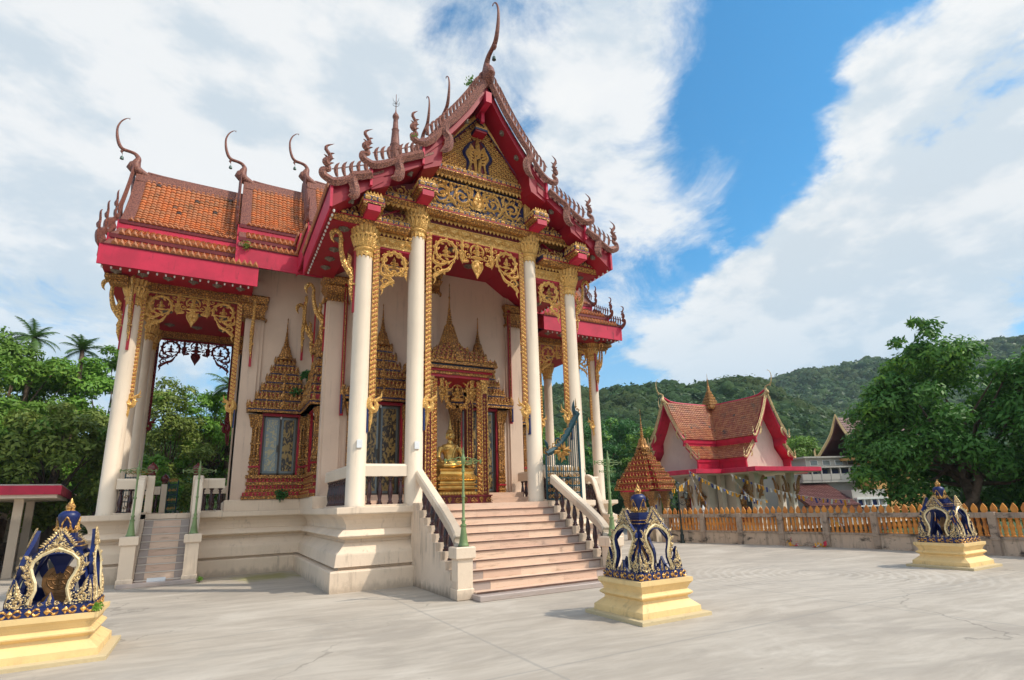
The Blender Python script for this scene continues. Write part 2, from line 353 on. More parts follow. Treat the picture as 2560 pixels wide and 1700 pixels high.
def figure(mb,fr,x,y,h,mi=0):    # small seated deity in relief
    mb.curl(fr,[(x,y+h*1.18),(x,y+h)],[.004,h*.16],.6,mi)
    mb.curl(fr,[(x,y+h),(x,y+h*.9),(x,y+h*.78),(x,y+h*.68)],[h*.12,h*.3,h*.3,h*.12],.7,mi)
    mb.curl(fr,[(x,y+h*.68),(x,y+h*.6),(x,y+h*.4),(x,y+h*.22)],[h*.2,h*.46,h*.3,h*.34],.55,mi)
    mb.curl(fr,[(x-h*.45,y+h*.12),(x-h*.2,y+h*.14),(x+h*.2,y+h*.14),(x+h*.45,y+h*.12)],[h*.1,h*.28,h*.28,h*.1],.6,mi)
    for s in (-1,1): mb.curl(fr,[(x+s*h*.22,y+h*.6),(x+s*h*.36,y+h*.42),(x+s*h*.1,y+h*.34)],[h*.1,h*.12,h*.08],.7,mi,w0=h*.1)
def drop(mb,fr,x,y,w,h,mi=0):    # heart shaped hanging leaf
    mb.curl(fr,[(x,y),(x,y-h*.12),(x,y-h*.32),(x,y-h*.55),(x,y-h*.8),(x,y-h)],[w*.3,w*.8,w,w*.76,w*.3,.002],.10,mi)
    for k in range(3):
        for s in (-1,1): scroll(mb,Fr(fr.p(0,0,.02),fr.U,fr.V,fr.W),x+s*w*(.2-.05*k),y-h*(.22+.2*k),w*(.16-.03*k),PI/2,s,mi,1.2,.4,2)
    for s in (-1,1):
        mb.curl(fr,arcpts([(x,y-h*.1),(x+s*w*.42,y-h*.25),(x+s*w*.36,y-h*.5),(x,y-h*.95)],4),[.02,w*.16,w*.16,.01],.9,mi,w0=.012)
        flame(mb,fr,x+s*w*.3,y-h*.16,PI/2-s*.9,h*.18,w*.18,s*.4,mi)
    mb.curl(fr,[(x,y-h*.25),(x,y-h*.4),(x,y-h*.6)],[.01,w*.25,.01],.9,mi,w0=.02)
def antefixes(mb,p0,p1,n,h,w,out,mi=0,up=(0,0,1),thick=.02):
    p0=np.array(p0,float); p1=np.array(p1,float); d=(p1-p0); L=np.linalg.norm(d); d/=L
    out=np.array(out,float); up=np.array(up,float)
    for i in range(n):
        c=p0+d*L*(i+.5)/n; k=1.0
        o2=[(-.5,0),(-.46,.35),(-.2,.72),(0,1.),(.2,.72),(.46,.35),(.5,0)]
        a=[c+d*u*w+up*v*h*k for u,v in o2]; r=c+up*h*.38+out*thick*1.6; b=[q-out*thick for q in a]
        vs=a+[r]+b; fs=[(j,j+1,7) for j in range(6)]+[(0,7,6)]+[(8+j+1,8+j,j,j+1) for j in range(6)]+[tuple(8+j for j in range(7))]
        mb.add(vs,fs,mi)
def ovals(mb,p0,p1,n,h,out,mi=0):
    p0=np.array(p0,float); p1=np.array(p1,float); d=p1-p0; L=np.linalg.norm(d); d/=L; up=V3(0,0,1)
    f=Fr(p0,d,up,np.array(out,float)); s=L/n
    for i in range(n):
        x=(i+.5)*s
        if i%2==0: mb.curl(f,[(x-s*.48,0),(x-s*.3,0),(x+s*.3,0),(x+s*.48,0)],[h*.2,h*.8,h*.8,h*.2],.35,mi)
        else:
            mb.curl(f,[(x-s*.35,h*.3),(x,0),(x+s*.35,-h*.3)],[h*.15,h*.4,h*.15],.5,mi); mb.curl(f,[(x-s*.35,-h*.3),(x,0),(x+s*.35,h*.3)],[h*.15,h*.4,h*.15],.5,mi)
def teeth_down(mb,p0,p1,n,h,out,mi=0):
    antefixes(mb,p0,p1,n,h,np.linalg.norm(np.array(p1)-np.array(p0))/n*.95,out,mi,up=(0,0,-1),thick=.02)
def filigree(mb,fr,W,s=1.,mi=0,bars=True,mid=True):
    # W half width; v=0 top, hangs down; carved both sides
    for q in (-1,1):
        g=Fr(fr.O,fr.U*q,fr.V,fr.W)
        cx,cy,R=W-.40*s,-.42*s,.30*s
        mb.curl(g,spiral(cx,cy,R,R,-PI*.6,PI*1.42,22),[.03*s,.085*s,.09*s,.085*s,.09*s,.03*s],.5,mi)
        for k in range(13):
            a=-PI*.6+k*2*PI/13.; flame(mb,g,cx+R*math.cos(a),cy+R*math.sin(a),a+.8,.11*s,.07*s,.4,mi)
        for k in range(7):
            a=k*2*PI/7; flame(mb,g,cx+R*.9*math.cos(a),cy+R*.9*math.sin(a),a+PI-.7,.13*s,.06*s,-.5,mi)
        figure(mb,g,cx,cy-.17*s,.3*s,mi)
        mb.curl(g,arcpts([(cx-.05*s,cy-R),(cx+.12*s,cy-R*1.35),(W-.06*s,cy-R*1.2),(W-.05*s,cy-R*.4)],6),[.03*s,.08*s,.09*s,.02*s],.5,mi)
        mb.curl(g,arcpts([(cx-.2*s,cy-R*.9),(cx-.06*s,cy-R*1.7),(cx+.12*s,cy-R*2.0),(W-.1*s,cy-R*2.6)],6),[.03*s,.1*s,.1*s,.05*s],.5,mi)
        scroll(mb,g,W-.17*s,-1.0*s,.125*s,PI*.9,-1,mi,1.3,.42,5)
        scroll(mb,g,W-.13*s,-.80*s,.08*s,0,1,mi,1.2,.4,3)
        mb.curl(g,arcpts([(W-.13*s,-1.1*s),(W-.06*s,-1.2*s),(W-.1*s,-1.28*s),(W-.05*s,-1.42*s)],5),[.1*s,.07*s,.05*s,.004],.5,mi)
        flame(mb,g,W-.05*s,-1.15*s,-PI/2-.3,.2*s,.06*s,.3,mi); flame(mb,g,W-.3*s,-1.02*s,-2.3,.13*s,.06*s,.5,mi)
        if mid:
            x=W-.86*s
            drop(mb,g,x,-.26*s,.17*s,.44*s,mi); mb.curl(g,[(x,0),(x,-.1*s),(x,-.2*s),(x,-.3*s)],[.12*s,.07*s,.12*s,.03*s],.5,mi)
            scroll(mb,g,x+.12*s,-.12*s,.07*s,PI,1,mi,1.1,.4,2); scroll(mb,g,x-.12*s,-.12*s,.07*s,0,-1,mi,1.1,.4,2)
            scroll(mb,g,.27*s,-.40*s,.11*s,PI*.5,-1,mi,1.3,.36,5); scroll(mb,g,.44*s,-.52*s,.085*s,PI,1,mi,1.2,.36,4)
            mb.curl(g,arcpts([(x-.05*s,-.5*s),(x-.17*s,-.58*s),(.44*s,-.62*s),(.3*s,-.55*s)],5),[.02*s,.07*s,.06*s,.02*s],.5,mi)
            mb.curl(g,spiral(.0,-.24*s,.2*s,.17*s,-.7,1.45,9),[.02*s,.06*s,.06*s,.04*s],.5,mi)
            scroll(mb,g,.3*s,-.15*s,.08*s,0,1,mi,1.2,.36,3)
    if mid:
        figure(mb,fr,0,-.5*s,.42*s,mi); drop(mb,fr,0,-.5*s,.34*s,.56*s,mi)
    if bars:
        mb.curl(fr,[(-W,-.015),(0,-.015),(W,-.015)],[.03,.03,.03],.5,mi)
def side_filigree(mb,fr,W,s=1.,mi=0):   # u=0 at the big side; small return at u=W
    g=Fr(fr.O,-fr.U,fr.V,fr.W); h=Fr(fr.O+fr.U*.40*s,-fr.U,fr.V,fr.W)
    m2=MB(); filigree(m2,Fr((0,0,0),(1,0,0),(0,1,0),(0,0,1)),.40*s,s,mi,False,False)
    # keep only the +u half
    A=np.array(m2.v); 
    for k,fc in enumerate(m2.f): pass
    keep=[i for i,fc in enumerate(m2.f) if A[list(fc),0].mean()>-.405*s*0-.0+( -.36*s if A[list(fc),1].mean()>-.78*s else 0)]
    mbv=[h.p(*A[i]) for i in range(len(A))]
    mb.add(mbv,[m2.f[i] for i in keep],mi)
    k=Fr(fr.O+fr.U*(W-.0),fr.U,fr.V,fr.W)
    scroll(mb,k,-.09*s,-.5*s,.09*s,PI,1,mi,1.2,.4,4); scroll(mb,k,-.07*s,-.3*s,.07*s,0,-1,mi,1.2,.4,3)
    mb.curl(k,arcpts([(-.05*s,-.6*s),(-.1*s,-.72*s),(-.03*s,-.9*s)],5),[.06*s,.07*s,.004],.5,mi)
def vine(mb,fr,x0,x1,h,n,mi=0,y=0.):    # running scroll frieze
    s=(x1-x0)/n; r=min(s*.44,h*.42)
    for i in range(n):
        x=x0+(i+.5)*s; d=1 if i%2==0 else -1
        scroll(mb,fr,x,y,r,-d*PI/2+PI*.0,d,mi,1.45,.34,6)
        mb.curl(fr,arcpts([(x-s*.5,y+d*h*.25),(x-s*.2,y-d*h*.05-d*r*.7),(x+s*.2,y-d*r*1.05),(x+s*.5,y-d*h*.25)],4),[r*.12,r*.26,r*.26,r*.12],.5,mi)
        for q in (-1,1):
            flame(mb,fr,x+s*.44,y+q*h*.1,q*PI/2*.8+.3,h*.36,h*.13,q*.5,mi); flame(mb,fr,x-s*.42,y+q*h*.2,q*PI/2+.6,h*.26,h*.11,-q*.5,mi)
def trifill(mb,fr,half,h,mi=0,r=.12,y0=0.):   # scrolls filling a triangle
    y=y0+r; row=0
    while y<h-r*1.2:
        w=half*(1-y/h)-r*.6; k=max(0,int(w/(r*1.9)))
        for i in range(-k,k+1):
            if abs(i*r*1.9)<.17 and y<h*.62: continue
            d=1 if i>=0 else -1
            scroll(mb,fr,i*r*1.9,y,r*.9,PI/2,d,mi,1.4,.34,6)
        y+=r*1.75; row+=1

# ================================================================== TEMPLE
F=1.73; F2=2.06; CY=8.8; TB=(0,CY,0)
temple=thing('temple','large cream and crimson temple with tiled cross shaped roof, gilded columns and stairs','temple',TB)
def tp(name,mb,mats,smooth=False,auto=None,parent=None):
    if parent is None: return mesh_obj(name,mb,mats,temple,smooth,auto,inv=TB)
    return mesh_obj(name,mb,mats,parent,smooth,auto)
def inst(src,loc,parent,rz=0.):
    o=src.copy(); COL.objects.link(o); o.parent=parent; o.location=loc; o.rotation_euler=(0,0,rz); return o
def fbox(mb,fr,u0,u1,v0,v1,w0,w1,mi=0):
    vs=[fr.p(u,v,w) for w in (w0,w1) for (u,v) in ((u0,v0),(u1,v0),(u1,v1),(u0,v1))]
    mb.add(vs,[(0,3,2,1),(4,5,6,7),(0,1,5,4),(1,2,6,5),(2,3,7,6),(3,0,4,7)],mi)
ZU=V3(0,0,1)
# ---- podium
mb=MB()
foot=[(-3.52,.07),(3.52,.07),(3.52,5.74),(8.85,5.74),(8.85,11.86),(3.52,11.86),(3.52,17.5),(-3.52,17.5),(-3.52,11.86),(-8.85,11.86),(-8.85,5.74),(-3.52,5.74)]
molding(mb,foot,[(0,-.05),(0,.40),(-.015,.425),(-.20,.44),(-.20,.49),(-.095,.50),(-.10,.52),(-.13,.73),(-.14,.76),(-.20,.81),(-.28,.90),(-.33,.97),(-.36,.98),(-.36,1.04),(-.27,1.06),(-.175,1.10),(-.16,1.12),(-.175,1.145),(-.28,1.24),(-.345,1.26),(-.36,1.265),(-.36,1.31),(-.35,1.36),(-.30,1.46),(-.22,1.54),(-.14,1.565),(-.115,1.58),(-.10,1.60),(-.10,1.72),(-.12,1.73)])
podium=tp('podium',mb,'plaster')
body=[(-3.14,3.9),(3.14,3.9),(3.14,6.42),(5.18,6.42),(5.18,11.2),(3.14,11.2),(3.14,13.7),(-3.14,13.7),(-3.14,11.2),(-5.18,11.2),(-5.18,6.42),(-3.14,6.42)]
mb=MB(); molding(mb,body,[(.26,F+.003),(.26,F2-.02),(.24,F2)]); tp('wall_plinth',mb,'plaster')
mb=MB(); molding(mb,body,[(0,F2+.002),(0,9.5)])
# pilasters at corners (stepped)
def pil(x0,x1,y0,y1,z1):
    mb.box(x0,x1,y0,y1,F2+.003,z1)
for s in (-1,1):
    for (cx,cy,w) in ((3.0,3.9,.24),(3.0,13.7,.24)):
        x0,x1=sorted((s*(cx-w),s*(cx+.20))); pil(x0,x1,cy-.10,cy+.30,8.98); x0,x1=sorted((s*(cx-w+.06),s*(cx+.26))); pil(x0,x1,cy-.05,cy+.24,8.975)
        x0,x1=sorted((s*(cx-w-.07),s*(cx+.1))); pil(x0,x1,cy-.05,cy+.1,8.97)
    for cy,q in ((6.42,-1),(11.2,1)):
        x0,x1=sorted((s*4.86,s*5.30)); y0,y1=sorted((cy+q*.12,cy-q*.3)); pil(x0,x1,y0,y1,8.98)
        x0,x1=sorted((s*4.76,s*5.25)); y0,y1=sorted((cy+q*.07,cy-q*.3)); pil(x0,x1,y0,y1,8.97)
mb.box(-.17,.17,3.80,4.0,F2+.004,9.3); mb.box(-.24,.24,3.85,4.0,F2+.004,9.29)
tp('wall',mb,'wall')
# front porch ceiling
def arm(o,l):
    o=V3(*o); l=V3(*l)
    return lambda a,b,z: tuple(V3(0,CY,0)+a*l+b*o+V3(0,0,z))
ARMS={'front':((0,-1,0),(1,0,0)),'left':((-1,0,0),(0,-1,0)),'right':((1,0,0),(0,1,0)),'back':((0,1,0),(-1,0,0))}
def medallion(mb,c,n,r=.13):
    n=V3(*n); n/=np.linalg.norm(n); a=np.cross(n,V3(.3,1,.2)); a/=np.linalg.norm(a); b=np.cross(n,a); c=V3(*c)
    f=Fr(c,a,b,n)
    mb.rings([[f.p(rr*(1+.10*math.cos(8*t))*math.cos(t),rr*(1+.10*math.cos(8*t))*math.sin(t),w) for t in [2*PI*i/24 for i in range(24)]] for rr,w in ((r,0),(r*.95,.02),(r*.6,.03),(r*.45,.05),(r*.1,.09))])
T1=[(0,13.2),(.45,12.38),(.9,11.72),(1.35,11.12),(1.82,10.62)]; T1B=[(0,12.93),(.45,12.13),(.9,11.48),(1.35,10.88),(1.82,10.36)]
T2=[(1.55,10.52),(2.3,10.02),(3.10,9.60)]; T2B=[(1.55,10.28),(2.3,9.78),(3.10,9.34)]
T3=[(2.8,9.62),(3.4,9.24),(3.97,8.92)]; T3B=[(2.8,9.36),(3.3,8.93),(3.97,8.38)]
def P2(path,f):
    path=[V3(*p) for p in path]; L=[0]
    for a,b in zip(path,path[1:]): L.append(L[-1]+np.linalg.norm(b-a))
    t=f*L[-1]
    for i in range(len(path)-1):
        if t<=L[i+1]+1e-9 or i==len(path)-2:
            k=(t-L[i])/(L[i+1]-L[i]); d=path[i+1]-path[i]; d/=np.linalg.norm(d)
            return path[i]+(path[i+1]-path[i])*k, d, np.array([-d[1],d[0]])
def offs(path,f,n):
    p,d,nn=P2(path,f)
    if nn[1]<0: nn=-nn
    return tuple(p+nn*n)
def plen(path): return sum(np.linalg.norm(V3(*a)-V3(*b)) for a,b in zip(path,path[1:]))
def tiles(mb,T,path,s,sw,dz,b0,b1,pitch=.165,tw=.15,h=.035):
    L=plen([(a*sw,z) for a,z in path]); nr=max(1,round(L/pitch)); nc=max(1,round(abs(b1-b0)/tw))
    sp=[(a*sw,z) for a,z in path]
    for r in range(nr):
        f0,f1=r/nr,min(1.0,(r+1.18)/nr)
        for c in range(nc):
            u0=b0+(b1-b0)*c/nc; u1=b0+(b1-b0)*(c+1)/nc; vs=[]
            jl=random.uniform(-.006,.006)
            for f,lift in ((f0,.012),(f1,.045+jl)):
                for k,q in ((0,0),(.3,1),(.7,1),(1,0)):
                    a,z=offs(sp,f,lift+h*q*.9); vs.append(T(s*a,u0+(u1-u0)*(k),z+dz))
            a,z=offs(sp,f1,.0)
            for k in (0,.3,.7,1): vs.append(T(s*a,u0+(u1-u0)*k,z+dz))
            mb.add(vs,[(0,1,5,4),(1,2,6,5),(2,3,7,6),(4,5,9,8),(5,6,10,9),(6,7,11,10)])
def band(mb,T,pts,b0,b1,s,sw,dz,mi=0):   # closed profile extruded along arm
    r=[[T(s*a*sw,b,z+dz) for a,z in pts] for b in (b0,b1)]
    mb.rings(r,mi)
def bargeboard(mb,fr,path,sw,dz,first,f0=0.0,tooth=.15):
    sp=[(a*sw,z+dz) for a,z in path]; L=plen(sp)
    h0,h1=(.60,.84) if first else (.30,.66)
    def O(f,n): return offs(sp,min(max(f,0),1),n)
    A=[O(f,.09) for f in np.linspace(f0,h0,7)]
    hook=[O(h0+(h1-h0)*.35,.10),O(h0+(h1-h0)*.62,.0),O(h0+(h1-h0)*.70,-.20),O(h0+(h1-h0)*.98,-.36),O(h0+(h1-h0)*1.35,-.34)]
    pts=A[:-1]+arcpts([A[-1]]+hook,4)
    n=len(pts); mb.curl(fr,pts,[.23]*(n-8)+[.24,.25,.25,.23,.20,.15,.09,.01],.3)
    b0=h0+(h1-h0)*.45
    k=.30 if first else .27
    end=O(1,.06); d=np.array(end)-np.array(O(.9,.06)); d/=np.linalg.norm(d); nn=np.array([-d[1],d[0]]); nn=nn if nn[1]>0 else -nn
    def E(t,m): return tuple(np.array(end)+d*t+nn*m)
    se=arcpts([O(b0,.12),O((b0+1)/2,.03),O(.96,.03),E(.06,.05),E(.14,.17),E(.09,.28),E(-.02,.27),E(-.05,.36)],4)
    mb.curl(fr,se,[.06,.18,.21,.22,.21,.20,.18,.15,.12,.11],.3)
    x,y=se[-1]
    hd=arcpts([(x,y),(x+d[0]*.06,y+.10),(x-d[0]*.04,y+.24),(x+d[0]*.07,y+.40),(x+d[0]*.05,y+.50),(x-d[0]*.12,y+.60)],4)
    mb.curl(fr,hd,[.15,.18,.15,.10,.09,.07,.045,.004],.4)
    for q,(aa,bb) in enumerate(((.08,.05),(.2,.16),(.33,.3))):
        flame(mb,fr,x+d[0]*.03,y+aa,.5*PI-np.sign(d[0])*.9,.11,.05,-.4*np.sign(d[0]))
        flame(mb,fr,x-d[0]*.03,y+bb,.5*PI+np.sign(d[0])*1.0,.12,.05,.4*np.sign(d[0]))
    m=int((L*(.95-f0))/(tooth*1.12))
    for i in range(m):
        f=f0+(.93-f0)*(i+.5)/m; x,y=O(f,.17)
        tip=(x-d[0]*.05,y+.34); mb.curl(fr,arcpts([(x,y-.04),(x+d[0]*.035,y+.11),(x+d[0]*.02,y+.24),tip],3),[.065,.085,.095,.095,.08,.06,.035,.004],.35)
    q=[O(f,.33) for f in np.linspace(f0+.03,.9,6)]
    mb.curl(fr,q,.03,.5)
def chofa(mb,f,sc1=1.0):   # f: U outward, V up, W lateral
    pts=[(-.85,-.22),(-.5,-.16),(-.2,-.05),(.0,.05),(.06,.18),(.03,.38),(.0,.52),(.10,.66),(.26,.71),(.45,.74),(.57,.86),(.66,1.12),(.70,1.4),(.69,1.6),(.62,1.8),(.52,1.93),(.44,1.99)]
    r=[.05,.09,.15,.19,.17,.12,.08,.062,.055,.06,.058,.048,.036,.03,.024,.018,.006]
    P=arcpts(pts,3); R=np.interp(np.linspace(0,1,len(P)),np.linspace(0,1,len(r)),r)
    mb.tube([f.p(u*sc1,v*sc1,0) for u,v in P],[x*sc1 for x in R],8)
    b=MB(); b.tube([f.p(.10*sc1,.0,0),f.p(.17*sc1,.12*sc1,0),f.p(.13*sc1,.26*sc1,0),f.p(.02,.42*sc1,0)],[.09*sc1,.14*sc1,.12*sc1,.04*sc1],8); mb.merge(b)
    g=Fr(f.p(0,0,0),f.U,f.V,f.W)
    mb.tube([f.p(.44*sc1,.74*sc1),f.p(.50*sc1,.64*sc1),f.p(.46*sc1,.56*sc1)],[.05*sc1,.04*sc1,.01],6)
    mb.tube([f.p(.44*sc1,1.98*sc1),f.p(.40*sc1,1.95*sc1),f.p(.40*sc1,2.02*sc1)],[.014,.016,.004],5)
def finial_bell(mb,f,sc1=1.):
    mb.tube([f.p(.46*sc1,.56*sc1),f.p(.46*sc1,.47*sc1)],[.006,.006],4)
    mb.tube([f.p(.46*sc1,.48*sc1),f.p(.46*sc1,.45*sc1),f.p(.46*sc1,.36*sc1)],[.015,.045,.06],8)
TIERS={'front':[(9.28,5.12,0),(5.72,3.3,.68),(3.75,0,1.36)],'left':[(8.95,5.10,0),(5.70,3.2,.62),(3.5,0,1.24)]}
TIERS['right']=TIERS['left']; TIERS['back']=TIERS['front']
for an,(o,l) in ARMS.items():
    T=arm(o,l); sw=1. if an in('front','back') else .91; ov,lv=V3(*o),V3(*l); full=an!='back'
    for ti,(b0,b1,dz) in enumerate(TIERS[an]):
        mb=MB()
        for s in (-1,1):
            t3b=T3B if an in('front','back') else [(2.8,8.80),(3.3,8.60),(3.97,8.38)]
            for qi,(top,bot) in enumerate(((T1,T1B),(T2,T2B),(T3,t3b))): band(mb,T,top+bot[::-1],b0-.006*qi,b1-.004*qi,s,sw,dz)
            band(mb,T,[(1.30,10.45),(1.35,10.25),(1.80,10.02),(1.815,10.60),(1.30,10.95)],b0-.03,b1,s,sw,dz); band(mb,T,[(2.60,9.55),(2.65,9.3),(3.08,9.08),(3.09,9.58),(2.60,9.83)],b0-.03,b1,s,sw,dz)
        if ti>0: band(mb,T,[(0,12.9),(1.7,10.35),(1.7,10.1),(2.9,9.4),(2.9,9.05),(0,9.05)],b0-.5,b0-.62,-1,sw,dz); band(mb,T,[(0,12.9),(1.7,10.35),(1.7,10.1),(2.9,9.4),(2.9,9.05),(0,9.05)],b0-.5,b0-.62,1,sw,dz)
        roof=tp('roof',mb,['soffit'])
        # pale crimson fascia boards on the edges
        for s in (-1,1):
            fb=MB()
            band(fb,T,[(3.965,8.36),(3.965,8.935),(4.005,8.935),(4.005,8.36)],b0+.02,b1,s,sw,dz)
            band(fb,T,[(1.83,10.36),(1.83,10.52),(1.85,10.52),(1.85,10.36)],b0+.015,b1,s,sw,dz); band(fb,T,[(1.80,10.53),(1.80,10.66),(1.875,10.66),(1.875,10.53)],b0+.015,b1,s,sw,dz,1)  # dark red strips under the antefix rows paint their shade into the colour
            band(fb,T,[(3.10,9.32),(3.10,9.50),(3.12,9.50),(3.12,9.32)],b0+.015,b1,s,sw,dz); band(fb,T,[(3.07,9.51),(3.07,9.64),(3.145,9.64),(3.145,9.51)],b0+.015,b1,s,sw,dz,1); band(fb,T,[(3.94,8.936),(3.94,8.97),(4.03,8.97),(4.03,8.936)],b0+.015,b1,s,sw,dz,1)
            for A in ((1.80,10.62,10.10),(3.08,9.63,9.14),(3.955,8.94,8.36)):
                band(fb,T,[(A[0],A[2]),(A[0],A[1]),(A[0]+.06,A[1]),(A[0]+.06,A[2])],b0+.06,b0-.02,s,sw,dz)
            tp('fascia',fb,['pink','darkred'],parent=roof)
        if full:
            tl=MB(); far=an=='front'
            wide=.0
            for s in (-1,1):
                bb0=b0-.32; be=b1 if ti<2 else 0.0
                if an=='left' and s==1 or an=='front' and s==-1 or (an=='right' and s==-1) or True:
                    tiles(tl,T,T1,s,sw,dz,bb0,be); tiles(tl,T,T2,s,sw,dz,b0-.2,be); tiles(tl,T,T3,s,sw,dz,b0-.14,be)
            to=tp('tiles',tl,'tile',parent=roof)
            n=int((b0-b1)/.16)
            for s in (-1,1):
                for (pa,pz,h) in ((1.885,10.64,.13),(3.155,9.63,.20),(4.04,8.96,.20)):
                    af=MB()
                    p0=V3(*T(s*pa*sw,b0-.2,pz+dz)); p1=V3(*T(s*pa*sw,b1+.02,pz+dz)); antefixes(af,p0,p1,n,h,.15,lv*s,thick=.03)
                    tp('antefix_row',af,'antefix',parent=roof)
            # verge cap beside tiles and ridge cap
            rc=MB()
            for s in (-1,1):
                band(rc,T,[(a,z+.07) for a,z in T1]+[(a,z-.02) for a,z in T1[::-1]],b0,b0-.32,s,sw,dz)
                band(rc,T,[(a,z+.05) for a,z in T2]+[(a,z-.02) for a,z in T2[::-1]],b0,b0-.2,s,sw,dz)
                band(rc,T,[(a,z+.05) for a,z in T3]+[(a,z-.02) for a,z in T3[::-1]],b0,b0-.14,s,sw,dz)
                band(rc,T,[(0,13.30),(.10,13.24),(.25,12.86),(.22,12.80),(0,13.1)],b0,b1,s,sw,dz)
            rc.tube([T(0,b0-.3-(b0-.3-b1)*k/8,13.25+dz+.04*math.exp(-k*1.1)) for k in range(9)],.075,6)
            tp('ridge_cap',rc,'mosaic',parent=roof)
            fr=Fr(T(0,b0+.09,0),lv,ZU,ov)
            # bargeboards : six boards per gable (three in each rake)
            for pth,fi in ((T1,True),(T2,False),(T3,False)):
                if ti>0 and not fi: continue
                for s in (-1,1):
                    g=Fr(fr.O,lv*s,ZU,ov); bm=MB()
                    st=[(a,z) for a,z in pth]
                    if not fi:
                        # visible part only
                        st=[(1.82,10.28),(2.4,9.95),(3.10,9.62)] if pth is T2 else [(3.08,9.33),(3.5,9.14),(3.97,8.93)]
                    bargeboard(bm,g,st,sw,dz,fi,.0 if not fi else .02,.15)
                    tp('bargeboard',bm,'mosaic',smooth=False,parent=roof)
            cm=MB(); f=Fr(T(0,b0+.02,13.28+dz),ov,ZU,np.cross(ov,ZU)); chofa(cm,f,1.12 if an=='front' and ti==0 else 1.)
            ch=tp('finial',cm,'mosaic',smooth=True,auto=50,parent=roof)
            cm=MB(); finial_bell(cm,f); tp('bell',cm,'bell',parent=roof)
# soffit medallions and hanging bulbs / bells along eaves
def medal(c,n,r=.13):
    mb=MB(); medallion(mb,c,n,r); return tp('medallion',mb,'medal')
for an in ('front','left','right'):
    T=arm(*ARMS[an]); sw=1. if an=='front' else .91; b0=TIERS[an][0][0]
    for s in (-1,1):
        lv=V3(*ARMS[an][1])*s
        for k in range(6):
            b=b0-.32-k*.62
            if b<8.6 or an!='front': medal(T(s*3.5*sw,b,8.395 if an=='front' else 8.38),-ZU)
        bl=MB(); nb=int((b0-TIERS[an][0][1])/.21)
        for k in range(nb):
            q=V3(*T(s*3.90*sw,b0-.05-k*.21,8.36)); bl.tube([q,q-ZU*.03,q-ZU*.075],[.012,.028,.02],6)
        tp('bulb_string',bl,'bulb')
        for (a,z,nx) in ((.55,11.95,1.5),(1.0,11.30,1.35),(1.5,10.68,1.2),(2.1,9.88,.65),(2.7,9.54,.6),(3.5,8.74,.8)):
            medal(T(s*a*sw,b0-.2,z+.015),V3(0,0,-1)-lv*nx*.9,.085)

# cross beam end under apex
mb=MB(); mb.box(-.085,.085,-.60,.6,12.55,12.88); mb.box(-.05,.05,-.2,-.1,12.2,12.5); tp('ridge_beam',mb,'pink')
# central spire
mb=MB(); mb.lathe(0,CY,[(.55,14.2),(.5,14.9),(.42,15.2),(.44,15.3),(.3,15.7),(.33,15.8),(.24,16.4),(.26,16.5),(.21,17.2),(.23,17.27),(.20,17.33),(.15,18.0),(.17,18.05),(.13,18.1),(.10,18.6),(.13,18.66),(.15,18.72),(.11,18.84),(.04,18.95),(.02,19.1),(.012,19.9)],12)
sp=tp('spire',mb,'mosaic',smooth=True,auto=40)
mb=MB()
for k in range(4):
    a=k*PI/2+.4; mb.tube([(0,CY,19.4),(.16*math.cos(a),CY+.16*math.sin(a),19.5),(.2*math.cos(a),CY+.2*math.sin(a),19.62)],[.012,.01,.004],4)
    a+=PI/4; mb.tube([(0,CY,19.25),(.12*math.cos(a),CY+.12*math.sin(a),19.32),(.15*math.cos(a),CY+.15*math.sin(a),19.42)],[.012,.01,.004],4)
tp('lightning_rod',mb,'black',parent=sp)
# ceilings
mb=MB()
xs=[(-3.3,8.42),(-1.98,9.28),(1.98,9.28),(3.3,8.42)]
mb.rings([[(x,y,z) for x,z in xs]+[(x,y,z+.06) for x,z in xs[::-1]] for y in (.35,3.95)])
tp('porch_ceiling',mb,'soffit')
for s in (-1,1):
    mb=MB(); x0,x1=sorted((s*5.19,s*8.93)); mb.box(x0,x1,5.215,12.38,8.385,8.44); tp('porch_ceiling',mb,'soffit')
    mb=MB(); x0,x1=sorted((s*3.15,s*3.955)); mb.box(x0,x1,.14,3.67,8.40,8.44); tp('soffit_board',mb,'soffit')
for c in ((-1,1.2),(.9,1.2),(-.9,2.9),(.9,2.9),(.0,2.0)): medal((c[0],c[1],9.27),(0,0,-1),.17)
for c in ((2.55,1.0),(2.55,2.7),(-2.55,1.0),(-2.55,2.7)): medal((c[0],c[1],8.90),(-c[0]*.3,0,-1),.14)
for s in (-1,1):
    for x in (5.9,6.75,7.6):
        for y in (7.3,8.8,10.3): medal((s*x,y,8.38),(0,0,-1),.16)


